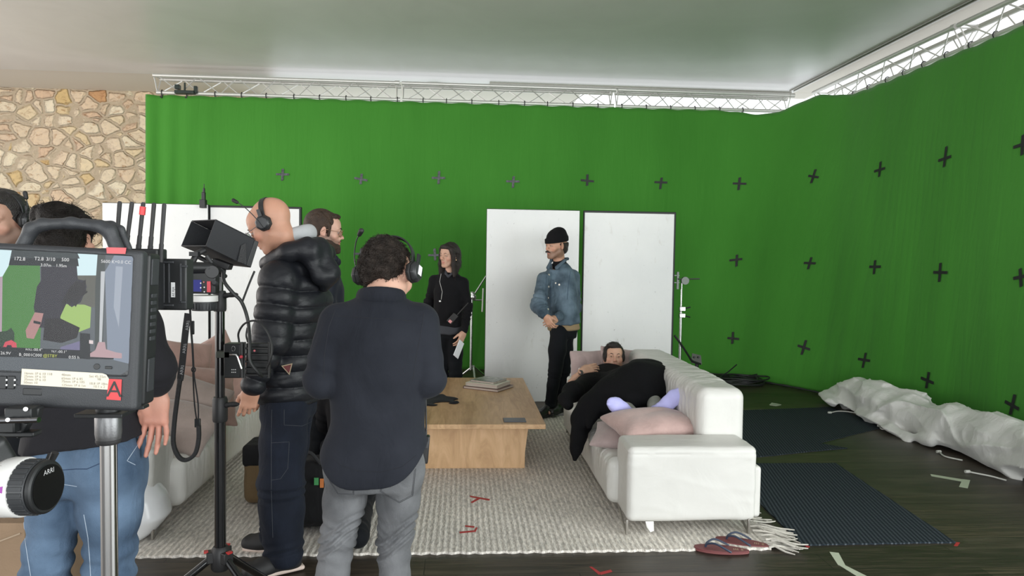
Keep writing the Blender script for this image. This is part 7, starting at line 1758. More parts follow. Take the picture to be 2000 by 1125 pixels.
# chrome column under the monitor
pc = at(212, 870, 1.30); cx_, cy_ = pc[0], pc[1]
chrome = mat('polished_chrome', (0.72, 0.72, 0.72), 0.07, 1.0)
st = thing('camera_support_column', 'polished chrome column with a grey collar holding the large monitor', 'stand', (cx_, cy_, 0))
zz = lambda y: at(212, y, 1.30)[2]
MB().cyl((cx_, cy_, 0.30), (cx_, cy_, zz(858)), 0.0138, n=40).build('column', chrome, st)
MB().lathe((cx_, cy_, 0), [(0.0195, zz(858)), (0.0205, zz(854)), (0.0215, zz(846)), (0.0215, zz(815)), (0.019, zz(806)), (0.016, zz(800))], 40).build('collar', mat('cast_grey_metal', (0.20, 0.20, 0.205), 0.4, 0.8, bump=0.05, bscale=300), st)
MB().lathe((cx_, cy_, 0), [(0.0185, zz(866)), (0.0205, zz(862)), (0.0205, zz(858)), (0.018, zz(856))], 40).build('rubber_ring', rub, st)
mp_ = MB(); mp_.box((cx_ - 0.004, cy_, zz(806)), (0.040, 0.028, 0.0035)); mp_.cyl((cx_, cy_, zz(806)), (cx_, cy_, zz(795)), 0.020, n=20); mp_.box((cx_ + 0.035, cy_ + 0.02, zz(801)), (0.022, 0.012, 0.003), roty(-0.12)); mp_.build('mounting_plate', plas2, st, bevel=0.001)
bs = MB()
for k in range(3):
    a = k * 2.094 + 0.5; bs.tube([(cx_, cy_, 0.34), (cx_ + 0.28 * math.cos(a), cy_ + 0.28 * math.sin(a), 0.015)], 0.014, 10)
bs.build('tripod_base', plas2, st)

# ------------------------------------------------------------------ hand wheel unit at the lower left
hu = thing('focus_hand_unit', 'follow-focus hand unit with a white marked ring and big black knob, lower left', 'hand unit', at(40, 1010, 1.06))
axw = unit([0.985, -0.12, 0.03]); tip = at(94, 951, 1.03); RW = basis((0, 0, 1), axw); RW = np.stack([RW[:, 0], np.cross(axw, RW[:, 0]), axw], 1)
def disc(prof, name, m, par, n=48, off=0.0): return MB().lathe(tip + axw * off, prof, n, RW).build(name, m, par)
knobm = mat('ridged_black_rubber', (0.030, 0.032, 0.035), 0.5)
kb = disc([(0.034, 0.0), (0.0365, -0.002), (0.0365, -0.007), (0.034, -0.010)], 'knob_face_ring', plas2, hu)
disc([(0.031, 0.0015), (0.030, -0.006), (0.001, -0.006)], 'knob_dish', mat('gloss_black', (0.006, 0.006, 0.006), 0.15), hu)
g_ = MB(); n_ = 28
for i in range(n_):
    a = 2 * math.pi * i / n_; c = tip - axw * 0.021 + RW[:, 0] * 0.0375 * math.cos(a) + RW[:, 1] * 0.0375 * math.sin(a); rd = RW[:, 0] * math.cos(a) + RW[:, 1] * math.sin(a)
    g_.box(c, (0.0028, 0.0012, 0.010), np.stack([np.cross(rd, axw), rd, axw], 1))
g_.lathe(tip, [(0.0365, -0.009), (0.0372, -0.011), (0.0375, -0.031), (0.0385, -0.033)], 56, RW); g_.build('knob_grip', knobm, hu, bevel=0.0004)
wr_ = disc([(0.0405, -0.031), (0.0412, -0.033), (0.0412, -0.060), (0.040, -0.062)], 'marking_ring', mat('white_marking_ring', (0.72, 0.71, 0.69), 0.4), hu, 64)
tk = MB()
for i in range(90):
    a = 2 * math.pi * i / 90; l = 0.009 if i % 10 == 0 else 0.005; rd = RW[:, 0] * math.cos(a) + RW[:, 1] * math.sin(a)
    tk.box(tip - axw * (0.059 - l / 2) + rd * 0.0413, (0.00025, 0.0002, l / 2), np.stack([np.cross(rd, axw), rd, axw], 1))
tk.build('scale_ticks', ink, wr_)
v_ = unit(CO - tip); v_ = unit(v_ - axw * (v_ @ axw)); sd_ = np.cross(axw, v_); rd = unit(v_ - 0.10 * sd_ * (1 if sd_[2] > 0 else -1)); td = np.cross(rd, axw); td = td if td[2] > 0 else -td
p0 = tip + rd * 0.0416
MB().prism([p0 - axw * 0.034 + td * 0.0045, p0 - axw * 0.034 - td * 0.0045, p0 - axw * 0.058], rd * 0.0004).build('purple_pointer', mat('purple_mark', (0.30, 0.05, 0.32), 0.5), wr_, smooth=False)
text_mesh('ARRI', 'lettering', mat('letter_silver', (0.5, 0.5, 0.5), 0.4), kb, tip + axw * 0.0016 + np.cross([0, 0, 1], axw) * -0.011 + np.array([0, 0, 0.019]), np.cross([0, 0, 1], axw), (0, 0, 1), 0.007)
sw_ = [tip + axw * 0.0008 + (np.cross([0, 0, 1.0], axw)) * (-0.012 + 0.0012 * i) + np.array([0, 0, -0.0245 - 0.004 * math.sin(i * 0.18)]) for i in range(20)]
MB().tube(sw_, 0.0007, 5).build('engraved_line', mat('letter_silver', (0.5, 0.5, 0.5), 0.4), kb)
MB().prism([tip + axw * -0.0052 + (np.cross([0, 0, 1.0], axw)) * x + np.array([0, 0, z]) for x, z in ((-0.014, -0.020), (-0.010, -0.021), (0.014, 0.017), (0.008, 0.018))], axw * 0.003).build('knob_bar', plas2, hu, bevel=0.001)
bd = Sdf(); bc_ = tip - axw * 0.085 + np.array([0, 0.015, 0.012]); RB = basis((0.45, 0.9, 0.0)) @ rotx(0.45); fb = F(bc_, RB)
bd.box((0, 0, 0), (0.036, 0.022, 0.062), 0.010, 0, '+', fb); bd.cap(tip - axw * 0.055 + [0, 0, 0], tip - axw * 0.09, 0.034, 0.030, 0.01); bd.build('body', plas2, hu, h=0.002)
MB().box(fb.p((0.002, -0.0225, 0.0)), (0.027, 0.0008, 0.026), RB).build('display', mat('dark_display', (0.03, 0.032, 0.045), 0.12), hu, bevel=0.001)
for (px_, c_) in ((0.022, (0.7, 0.25, 0.35)), (0.008, (0.05, 0.6, 0.15)), (-0.008, (0.6, 0.6, 0.6)), (-0.022, (0.6, 0.6, 0.6))):
    MB().cyl(fb.p((-px_, -0.022, 0.045)), fb.p((-px_, -0.0245, 0.045)), 0.003, n=10).build('key', mat('key_%d' % int(100 * c_[0]), c_, 0.4), hu)
MB().cyl(at(98, 905, 1.10), at(108, 884, 1.10), 0.0045, 0.0055, 10).build('cable_plug', rub, hu)
MB().cyl(at(88, 905, 1.08), at(96, 886, 1.08) , 0.002, 0.002, 8).build('lever', rub, hu)
br = thing('rod_bracket', 'black bracket with a steel rod under the left side of the large monitor', 'bracket', at(35, 822, 1.15))
MB().cyl(at(-30, 823, 1.15), at(76, 820, 1.13), 0.0042, n=16).build('rod', mat('dark_steel_rod', (0.25, 0.25, 0.26), 0.18, 1.0), br)
b_ = MB(); b_.box(at(45, 806, 1.16), (0.020, 0.014, 0.010)); b_.box(at(20, 826, 1.16), (0.014, 0.014, 0.013)); b_.box(at(40, 835, 1.17), (0.010, 0.010, 0.014), roty(0.5)); b_.box(at(70, 808, 1.17), (0.007, 0.008, 0.012), roty(0.2)); b_.box(at(30, 846, 1.17), (0.034, 0.012, 0.004)); b_.build('clamp_block', plas2, br, bevel=0.002)
k_ = MB()
for x, y in ((50, 799), (15, 820), (46, 820)): k_.cyl(at(x, y, 1.145), at(x, y, 1.135), 0.0032, n=12)
k_.build('screws', chrome, br)

# ------------------------------------------------------------------ black stand with hooded monitor
SY = 2.85
sp = at(430, 900, SY); sx_, sy_ = sp[0], sp[1]; Z = lambda y: at(431, y, SY)[2]
gb = mat('gloss_black_metal', (0.010, 0.010, 0.011), 0.16, 0.3, coat=0.5); mb_ = mat('matte_black_metal', (0.018, 0.018, 0.019), 0.5)
stand = thing('tripod_stand', 'tall glossy black stand carrying the hooded monitor', 'stand', (sx_, sy_, 0))
MB().cyl((sx_, sy_, Z(1085)), (sx_, sy_, Z(790)), 0.0215, n=32).build('lower_column', gb, stand); MB().cyl((sx_, sy_, Z(790)), (sx_, sy_, Z(590)), 0.0180, n=32).build('upper_column', gb, stand); MB().cyl((sx_, sy_, Z(590)), (sx_, sy_, Z(520)), 0.0130, n=32).build('top_column', gb, stand)
for (y0, y1, r, ky) in ((823, 775, 0.0285, 790), (608, 568, 0.0245, 577)):
    c = MB(); c.lathe((sx_, sy_, 0), [(r * 0.92, Z(y0)), (r, Z(y0 - 4)), (r, Z(y1 + 5)), (r * 0.85, Z(y1))], 24); co = c.build('clamp_collar', mb_, stand)
    s = Sdf(); k0 = np.array([sx_ + r, sy_ - 0.01, Z(ky)]); s.cap(k0, k0 + [0.022, -0.005, 0.004], 0.011, 0.008, 0.004); s.cap(k0 + [0.022, -0.005, 0.004], k0 + [0.048, -0.012, 0.006], 0.008, 0.005, 0.004); s.ell(k0 + [0.03, -0.006, 0.004], (0.018, 0.006, 0.010), 0.006); s.build('clamp_knob', mb_, co, h=0.002)
bz = Z(1088)
MB().lathe((sx_, sy_, 0), [(0.03, bz - 0.05), (0.036, bz - 0.04), (0.036, bz + 0.03), (0.026, bz + 0.045)], 20).build('leg_hub', mb_, stand)
redm = mat('red_lever', (0.45, 0.03, 0.03), 0.4)
for k, a in enumerate((math.pi + 0.35, math.pi + 2.55, math.pi - 1.75)):
    d = np.array([math.cos(a), math.sin(a), 0]); p0 = np.array([sx_, sy_, bz - 0.005]) + d * 0.04; p1 = np.array([sx_, sy_, 0.02]) + d * 0.52
    lg = MB().tube([p0, p1], 0.0145, 16).build('leg', gb, stand); MB().cyl(p1 + [0, 0, 0.012], p1 + [0, 0, -0.02], 0.02, n=16).build('rubber_foot', rub, lg)
    MB().box(p0 + d * -0.005 + [0, 0, 0.012], (0.022, 0.016, 0.022), basis(d)).build('leg_joint', mb_, lg, bevel=0.004); MB().box(p0 + d * 0.012 + np.array([0, 0, 0.034]), (0.010, 0.008, 0.004), basis(d)).build('red_lever', redm, lg, bevel=0.001)
# hood: box open towards the left, screen at its inner end
hood = thing('hooded_monitor', 'small monitor in a deep black sun hood on top of the black stand', 'monitor', (sx_, sy_, Z(520)))
TL, TR, BR, BL = at(374, 432, 2.93), at(421, 430, 2.74), at(402, 481, 2.74), at(354, 481, 2.92)
TR2, BR2 = at(497, 468, 2.86), at(481, 519, 2.84); TL2 = TL + (TR2 - TR) * 0.92 + np.array([0.02, 0.0, -0.01]); BL2 = BL + (BR2 - BR) * 0.92 + np.array([0.02, 0, 0])
hm = mat('hood_black_nylon', (0.010, 0.011, 0.014), 0.6, bump=0.2, bscale=500); th = 0.004
def panel(a, b, c, d, name):
    n = unit(np.cross(b - a, d - a)); MB().prism([a, b, c, d], n * th).build(name, hm, hood, bevel=0.001)
panel(TL, TR, TR2, TL2, 'hood_top'); panel(BL, BR, BR2, BL2, 'hood_floor'); panel(TR, TR2, BR2, BR, 'hood_side'); panel(TL, TL2, BL2, BL, 'hood_side')
ctr2 = (TR2 + BR2 + TL2 + BL2) / 4; D_ = unit((TR2 - TR)); 
MB().prism([TL2, TR2, BR2, BL2], D_ * 0.022).build('monitor_body', plas2, hood, bevel=0.003)
sc = [ctr2 + (p - ctr2) * 0.86 - D_ * 0.002 for p in (TL2, TR2, BR2, BL2)]; MB().prism(sc, D_ * 0.001).build('screen', mat('dark_display', (0.03, 0.032, 0.045), 0.12), hood)
vel = MB().prism([BR2 + (TR2 - BR2) * 0.05, BR2 + (TR2 - BR2) * 0.75 - D_ * 0.03, BR2 + (TR2 - BR2) * 0.6 - D_ * 0.045, BR2 - D_ * 0.04], (0.0, -0.003, 0)).build('fabric_flap', mat('grey_black_velcro', (0.04, 0.04, 0.042), 0.8, bump=0.6, bscale=200), hood, bevel=0.001)
mt = MB(); mt.box((sx_ + 0.01, sy_, Z(516)), (0.034, 0.026, 0.012), roty(0.35)); mt.cyl((sx_, sy_, Z(540)), (sx_ + 0.008, sy_, Z(512)), 0.020, n=16); mt.box((sx_ - 0.05, sy_ - 0.02, Z(508)), (0.05, 0.02, 0.006), roty(0.45)); mt.build('tilt_mount', mb_, hood, bevel=0.003)
# hand unit hanging from the stand, with neck strap
h2 = thing('focus_hand_unit', 'second hand unit with a small blue display hanging from the black stand', 'hand unit', at(400, 605, 2.70)); HY = 2.70
MB().box(at(398, 547, HY + 0.02), (0.050, 0.022, 0.050)).build('body', plas2, h2, bevel=0.005, seg=3)
MB().box(at(383, 558, HY - 0.004), (0.0185, 0.0012, 0.0215)).build('blue_display', emis('blue_display', (0.045, 0.05, 0.22), 1.0), h2)
s = Sdf(); s.cap(at(376, 523, HY), at(408, 523, HY), 0.022, 0.020, 0.0); s.build('grip', plas2, h2, h=0.003)
MB().cyl(at(414, 531, HY - 0.015), at(414, 531, HY + 0.01), 0.024, n=24).build('thumb_dial', mb_, h2, bevel=0.002)
MB().box(at(408, 560, HY - 0.006), (0.0065, 0.003, 0.020)).build('red_slider', mat('red_slider', (0.55, 0.05, 0.07), 0.4), h2, bevel=0.001)
for x, y in ((398, 551), (399, 561), (399, 570), (392, 553), (392, 562)): MB().cyl(at(x, y, HY - 0.002), at(x, y, HY - 0.007), 0.0026, n=8).build('key', mat('key_red', (0.6, 0.1, 0.1), 0.4) if y == 551 else mat('key_60', (0.6, 0.6, 0.6), 0.4), h2)
ww = at(398, 582, HY + 0.01); MB().lathe(ww, [(0.046, 0.010), (0.0495, 0.009), (0.0495, -0.012), (0.046, -0.013)], 40).build('marking_ring', mat('white_marking_ring', (0.72, 0.71, 0.69), 0.4), h2)
g2 = MB(); g2.lathe(ww, [(0.044, -0.013), (0.0445, -0.015), (0.042, -0.044), (0.040, -0.046)], 40)
for i in range(26): a = i * 2 * math.pi / 26; g2.box(ww + np.array([0.0445 * math.cos(a), 0.0445 * math.sin(a), -0.029]), (0.0018, 0.003, 0.011), rotz(a))
g2.build('knob_grip', knobm, h2, bevel=0.0005)
bk = MB(); bk.tube([at(376, 512, HY + 0.05), at(384, 496, HY + 0.06), at(400, 488, HY + 0.08)], 0.012, 10); bk.box(at(380, 496, HY + 0.04), (0.016, 0.012, 0.008)); bk.tube([at(404, 500, HY + .05), at(412, 512, HY + .05), at(440, 540, SY)], 0.009, 8); bk.build('bracket_arm', mb_, h2)
cy_o = at(420, 553, HY - .002); MB().lathe(cy_o, [(0.010, -0.008), (0.012, 0.0), (0.008, 0.010)], 12, rotx(1.2)).build('connector', plas, h2)
def ribbon(pts, w, th_, name, m, par, wd=(1, 0, 0)):
    P = bez(pts, 40); mb = MB(); vs = []; wd = np.array(wd, float)
    for i, p in enumerate(P):
        t = unit(P[min(i + 1, len(P) - 1)] - P[max(i - 1, 0)]); x = unit(wd - t * (wd @ t)); n = np.cross(t, x)
        vs += [p + x * w / 2 + n * th_ / 2, p - x * w / 2 + n * th_ / 2, p - x * w / 2 - n * th_ / 2, p + x * w / 2 - n * th_ / 2]
    fs = []
    for i in range(len(P) - 1):
        for k in range(4): fs.append((i * 4 + k, i * 4 + (k + 1) % 4, i * 4 + 4 + (k + 1) % 4, i * 4 + 4 + k))
    fs += [(3, 2, 1, 0), tuple(len(P) * 4 - 4 + k for k in range(4))]
    return mb.add(vs, fs).build(name, m, par, bevel=min(w, th_) * 0.25)
strap = thing('neck_strap', 'black neck strap with white lettering hanging in a loop from the second hand unit', 'strap', at(362, 900, HY))
web = mat('strap_webbing', (0.018, 0.018, 0.020), 0.75, bump=0.5, bscale=500)
rb_ = ribbon([at(367, 612, HY), at(362, 650, HY), at(357, 700, HY), at(352, 740, HY)], 0.024, 0.003, 'webbing', web, strap)
ribbon([at(352, 738, HY), at(346, 780, HY), at(340, 830, HY), at(339, 868, HY), at(350, 893, HY), at(365, 898, HY), at(381, 886, HY), at(388, 858, HY), at(388, 830, HY)], 0.018, 0.014, 'padded_section', mat('strap_padding', (0.012, 0.012, 0.013), 0.6, bump=0.4, bscale=300), strap, (0, 1, 0))
MB().tube(bez([at(386, 832, HY), at(380, 790, HY + .01), at(377, 730, HY + .01), at(378, 720, HY + .01)], 14), 0.0028, 6).build('cord', web, strap); MB().tube(bez([at(387, 832, HY), at(387, 790, HY - .01), at(380, 740, HY), at(378, 720, HY)], 14), 0.0028, 6).build('cord', web, strap)
MB().tube(bez([at(378, 722, HY), at(376, 680, HY), at(373, 640, HY), at(371, 600, HY)], 14), 0.004, 6).build('cord', web, strap); MB().box(at(376, 640, HY), (0.006, 0.005, 0.025)).build('buckle', plas2, strap, bevel=0.002); MB().box(at(386, 826, HY), (0.010, 0.006, 0.016)).build('buckle', plas2, strap, bevel=0.002); MB().box(at(352, 738, HY), (0.010, 0.006, 0.012)).build('buckle', mb_, strap, bevel=0.002)
kn = at(378, 722, HY); MB().tube([kn + np.array([0.007 * math.cos(a), 0, 0.009 * math.sin(a)]) for a in np.linspace(0, 6.28, 13)[:-1]], 0.0022, 6, closed=True).build('ring', mb_, strap)
lw = mat('strap_lettering', (0.35, 0.35, 0.36), 0.6)
for (y, x) in ((645, 368), (690, 362), (732, 357)):
    o0 = at(x, y, HY - 0.0035); d0 = unit(at(x + 4.2, y - 30, HY - 0.0035) - o0); text_mesh('ARRI', 'lettering', lw, rb_, o0, d0, unit([-1, 0, -0.14]), 0.012)
# wireless unit and cage clamped to the stand
wu = thing('wireless_transmitter', 'black box and cage with a silver lever clamped halfway up the black stand', 'transmitter', at(457, 735, SY - .02))
MB().box(at(458, 703, SY - 0.02), (0.032, 0.030, 0.066)).build('box', plas2, wu, bevel=0.004); ig = MB()
for i in range(6): ig.box(at(453 + 3.4 * (i % 3), 722 + 5 * (i // 3), SY - 0.052), (0.0018, 0.001, 0.0018))
ig.build('markings', mat('key_60', (0.6, 0.6, 0.6), 0.4), wu); MB().box(at(440, 691, SY - 0.02), (0.026, 0.03, 0.012)).build('clamp_bar', mat('dark_olive_metal', (0.05, 0.055, 0.045), 0.5), wu, bevel=0.002)
MB().tube([at(472, 668, SY - 0.05), at(473, 738, SY - 0.05)], 0.006, 8).build('rail', mb_, wu)
for y in (680, 692, 706, 720, 732): MB().tube([at(476, y, SY - 0.03), at(526, y + 1, SY - 0.03)], 0.004, 6).build('cage_bar', mb_, wu)
for x in (478, 526): MB().tube([at(x, 668, SY - 0.03), at(x - 1, 738, SY - 0.03)], 0.005, 8).build('cage_post', mb_, wu)
MB().box(at(505, 700, SY + 0.0), (0.045, 0.01, 0.06)).build('cage_back', plas2, wu, bevel=0.002)
sl_ = mat('silver_lever', (0.6, 0.6, 0.6), 0.25, 1.0); MB().tube([at(449, 693, SY - 0.06), at(461, 693, SY - 0.065), at(464, 697, SY - 0.065), at(472, 720, SY - 0.065)], 0.0045, 8).build('silver_lever', sl_, wu)
MB().tube([at(456 + 3.5 * math.cos(a), 681 + 5 * math.sin(a), SY - 0.055) for a in np.linspace(0, 6.28, 13)[:-1]], 0.0014, 6, closed=True).build('ring', sl_, wu)
s = Sdf(); s.ell(at(471, 697, SY - 0.06), (0.007, 0.007, 0.007), 0.001); s.build('red_knob', mat('red_slider', (0.55, 0.05, 0.07), 0.4), wu, h=0.002); MB().cyl(at(497, 685, SY - 0.045), at(497, 685, SY - 0.04), 0.004, n=10).build('red_lamp', MATS['red_slider'], wu)
cab = mat('black_cable_rubber', (0.020, 0.021, 0.022), 0.5)
def cable(pts, r, lab, name='cable'):
    P = bez(pts, 60); return tag(MB().tube(P, r, 8).build(name, cab, None, origin=P[0]), lab, 'cable')
cable([at(436, 530, 2.80), at(438, 550, 2.78), at(455, 572, 2.78), at(472, 590, 2.79), at(484, 625, 2.8), at(488, 670, 2.76), at(489, 705, 2.75), at(505, 728, 2.76), at(512, 735, 2.78)], 0.007, 'thick cable sagging from the hooded monitor in front of the puffer jacket')
cable([at(497, 530, 2.88), at(486, 556, 2.85), at(475, 585, 2.82), at(473, 592, 2.81)], 0.004, 'thin cable running from the hood back to the thick cable')
cable([at(467, 668, 2.83), at(466, 650, 2.82), at(478, 632, 2.80), at(500, 627, 2.76), at(520, 645, 2.74), at(531, 675, 2.74), at(529, 700, 2.74), at(520, 722, 2.76)], 0.004, 'thin cable looping in an arch over the wireless box')
cable([at(483, 640, 2.84), at(481, 655, 2.84), at(484, 668, 2.82)], 0.0035, 'short cable entering the cage beside the puffer sleeve')

# ------------------------------------------------------------------ grip stands behind the boards
cs1 = thing('grip_stand', 'silver grip stand behind the right edge of the black-edged board', 'stand', (*at(1328, 690, 8.15)[:2], 0)); X1, Y1 = at(1328, 690, 8.15)[:2]; sil = mat('satin_steel', (0.60, 0.61, 0.60), 0.25, 0.9)
zf = lambda y: at(1328, y, 8.15)[2]
MB().cyl((X1, Y1, 0.25), (X1, Y1, zf(610)), 0.018, n=14).build('column', sil, cs1); MB().cyl((X1, Y1, zf(612)), (X1, Y1, zf(548)), 0.012, n=12).build('upper_tube', sil, cs1)
for y in (603, 616): MB().box((X1 + 0.01, Y1 - 0.01, zf(y)), (0.035, 0.025, 0.026)).build('joint_block', sil, cs1, bevel=0.006); MB().cyl((X1 + 0.03, Y1, zf(y)), (X1 + 0.11, Y1, zf(y) + 0.02 * (1 if y < 610 else -1)), 0.008, n=8).build('t_handle', mb_, cs1)
hd_ = MB(); hd_.lathe((X1 + 0.03, Y1 - 0.02, zf(548)), [(0.045, -0.02), (0.045, 0.02)], 16, rotx(1.57)); hd_.cyl((X1 - 0.05, Y1 - 0.03, zf(545)), (X1 + 0.20, Y1 - 0.03, zf(544)), 0.008, n=8); hd_.box((X1 - 0.05, Y1, zf(548)), (0.012, 0.012, 0.10)); hd_.box((X1 - 0.08, Y1, zf(538)), (0.05, 0.006, 0.006)); hd_.box((X1 - 0.08, Y1, zf(552)), (0.05, 0.006, 0.006)); hd_.build('grip_head', mat('dark_clamp_metal', (0.12, 0.13, 0.12), 0.4, 0.6), cs1)
for a in (0.3, 2.4, 4.5): MB().tube([(X1, Y1, 0.30), (X1 + 0.25 * math.cos(a), Y1 + 0.25 * math.sin(a), 0.10), (X1 + 0.48 * math.cos(a), Y1 + 0.48 * math.sin(a), 0.012)], 0.012, 8).build('leg', sil, cs1)
pl = thing('stand_base_plate', 'dark metal plate with bolts behind the far end of the right sofa', 'plate', (*at(1362, 710, 8.3)[:2], 0))
MB().prism([at(1352, 690, 8.3), at(1369, 694, 8.3), at(1371, 712, 8.3), at(1350, 709, 8.3)], (0, 0.01, 0)).build('plate', mat('galvanised_dark', (0.10, 0.105, 0.09), 0.5, 0.6), pl); pb = at(1361, 712, 8.3); MB().cyl((pb[0], pb[1], 0.0), pb + [0, 0, 0.02], 0.022, n=12).build('post', mb_, pl)
for x in (1357, 1365): MB().cyl(at(x, 698, 8.29), at(x, 698, 8.27), 0.012, n=8).build('bolt', mb_, pl)
cable([at(1317, 655, 8.1), at(1330, 672, 8.1), at(1345, 695, 8.15), at(1352, 705, 8.2), at(1368, 711, 8.25)], 0.012, 'black cable hanging behind the boards down to the bolted plate')
cs2 = thing('grip_stand', 'silver grip stand mostly hidden behind the woman in black and the boards', 'stand', (*at(926, 720, 8.35)[:2], 0)); X2, Y2 = at(925, 700, 8.35)[:2]; z2 = lambda y: at(925, y, 8.35)[2]
MB().cyl((X2 - 0.03, Y2, 0.25), (X2 - 0.03, Y2, z2(570)), 0.016, n=12).build('column', sil, cs2)
MB().cyl(at(925, 577, 8.35), at(950, 538, 8.35), 0.010, n=8).build('arm', sil, cs2); MB().cyl(at(925, 586, 8.35), at(943, 586, 8.35), 0.009, n=8).build('arm', sil, cs2); MB().cyl(at(944, 563, 8.33), at(942, 609, 8.33), 0.010, n=8).build('pin_bar', mat('pale_rod', (0.7, 0.72, 0.68), 0.4), cs2)
s = Sdf(); s.ell(at(925, 580, 8.34), (0.035, 0.03, 0.035), 0.01); s.ell(at(923, 574, 8.34), (0.025, 0.025, 0.03), 0.01); s.build('knuckle', sil, cs2, h=0.006)
for a in (0.6, 2.7, 4.8): MB().tube([(X2, Y2, 0.30), (X2 + 0.25 * math.cos(a), Y2 + 0.25 * math.sin(a), 0.10), (X2 + 0.42 * math.cos(a), Y2 + 0.42 * math.sin(a), 0.012)], 0.012, 8).build('leg', sil, cs2)
cp = at(397, 400, 7.98); cl = MB(); cl.box(cp + [0, 0, 0.01], (0.030, 0.035, 0.045)); cl.box(cp + [0.004, 0, 0.085], (0.018, 0.018, 0.05)); cl.cyl(cp + [0.006, 0, 0.12], cp + [0.008, 0, 0.18], 0.014, 0.012); cl.cyl(cp + [0.008, 0, 0.18], cp + [0.010, 0, 0.225], 0.004)
tag(cl.build('board_clamp', mb_, None, bevel=0.006), 'black clamp with a pin gripping the top of the wide white board', 'clamp')

# ------------------------------------------------------------------ cable coil, rolled white fabric
ct = on_z(1440, 746, 0.0) + np.array([-0.05, -0.16, 0]); cm = MB()
for k in range(9):
    rx_, ry_ = 0.22 + rr.uniform(-.07, .12), 0.17 + rr.uniform(-.04, .08); ox, oy = rr.uniform(-.10, .12), rr.uniform(-.05, .05); z0 = 0.012 + 0.010 * k
    cm.tube([(ct[0] + ox + rx_ * math.cos(a), ct[1] + oy + ry_ * math.sin(a), z0 + 0.008 * math.sin(3 * a + k)) for a in np.linspace(0, 2 * math.pi, 30)[:-1]], 0.010, 6, closed=True)
cm.tube([(ct[0] - 0.25, ct[1] + 0.1, 0.05), (ct[0] - 0.1, ct[1] + 0.12, 0.13), (ct[0] + 0.05, ct[1] + 0.2, 0.22)], 0.009, 6); cm.tube([(ct[0] - 0.5, ct[1] + 0.15, 0.12), (ct[0] - 0.35, ct[1] + 0.1, 0.04), (ct[0], ct[1] + 0.1, 0.05), (ct[0] + 0.35, ct[1] + 0.2, 0.10)], 0.009, 6)
tag(cm.build('cable_coil', cab, None), 'messy coil of black cable on the floor at the foot of the green cloth', 'cable')
bl_ = bez([on_z(x, y, 0.01) for x, y in ((1385, 731), (1420, 733), (1455, 738), (1500, 748), (1540, 755), (1580, 763), (1615, 771), (1650, 780))], 40)
bl_ = [p + np.array([-0.03, -0.03, 0.012]) for p in bl_]
tag(MB().tube(bl_, [0.012 + 0.004 * math.sin(i * 1.7) for i in range(len(bl_))], 8).build('ground_cable', cab, None, origin=bl_[0]), 'black cable lying along the bottom edge of the green cloth', 'cable')
s = Sdf(); PT = [(4.22, 7.74, .10, .11), (4.20, 7.35, .15, .16), (4.17, 6.9, .16, .18), (4.18, 6.4, .155, .19), (4.20, 5.85, .15, .20), (4.22, 5.3, .16, .20), (4.22, 4.75, .17, .20), (4.20, 4.2, .17, .20), (4.20, 3.5, .16, .19)]
for a, b in zip(PT[:-1], PT[1:]): s.cap((a[0], a[1], a[2]), (b[0], b[1], b[2]), a[3], b[3], 0.08)
pk = at(1697, 748, 7.25); s.chain([(4.20, 7.25, 0.25), pk + [-0.02, 0, -0.09], pk], [0.10, 0.06, 0.02], 0.06)
s.chain([(4.08, 7.70, 0.10), on_z(1625, 783, 0.10)], [0.07, 0.035], 0.05)
s.chain([(4.05, 6.9, 0.06), (3.97, 6.3, 0.05), (4.0, 5.8, 0.06)], [0.06, 0.05, 0.05], 0.08)
def crump(P):
    Q = P * np.array([1.0, 0.75, 1.0]); r1 = ridged(Q + 0.06 * np.stack([noise(P, 5, 1, 1, 1), noise(P, 5, 1, 1, 5), noise(P, 5, 1, 1, 9)], 1), 4.2, 2, (1.2, 0.45, 1.2), 1.6); r2 = ridged(Q, 9, 9, (1.3, 0.5, 1.0), 1.6)
    return 0.055 * (r1 - 0.35) + 0.032 * (r2 - 0.35) + 0.010 * (ridged(Q, 20, 4, (1, 0.6, 1), 1.6) - 0.3) + 0.016 * noise(P, 9, 2, 1.2, 3)
s.disp = crump; s.amp = 0.09
s.box((4.2, 5.5, -0.25), (3, 4, 0.25), 0.001, 0.0, '-')
wf = s.build('fabric_roll', fabric('white_silk_sheet', (0.66, 0.655, 0.63), thread=300, strength=0.15, var=0.05, sheen=0.3, crease=0.25), None, h=0.011, smooth=1)
tag(wf, 'long crumpled roll of white fabric lying along the foot of the green cloth', 'fabric')
cord = mat('white_cord', (0.6, 0.6, 0.56), 0.7)
for i, (pp, lab) in enumerate(((((1621, 806), (1640, 803), (1668, 806), (1680, 812)), 'white tie cord lying on the dark mat by the far end of the fabric roll'), (((1718, 832), (1722, 838), (1738, 838), (1746, 834)), 'white tie cord curled beside the middle of the fabric roll'), (((1834, 882), (1845, 891), (1870, 897), (1880, 899)), 'looped white cord under the belly of the fabric roll'), (((1890, 921), (1910, 925), (1935, 930), (1965, 938)), 'straight white tie cord at the near end of the fabric roll'))):
    P = [on_z(x, y, 0.012) for x, y in pp]; b_ = bez(P, 16); c = MB().tube(b_, 0.006, 6); c.tube([b_[0] + [-0.02, 0, 0], b_[0] + [0.015, 0, 0]], 0.012, 8)
    tag(c.build('tie_cord', cord, None, origin=P[0]), lab, 'cord', 'tie cords of the fabric roll')
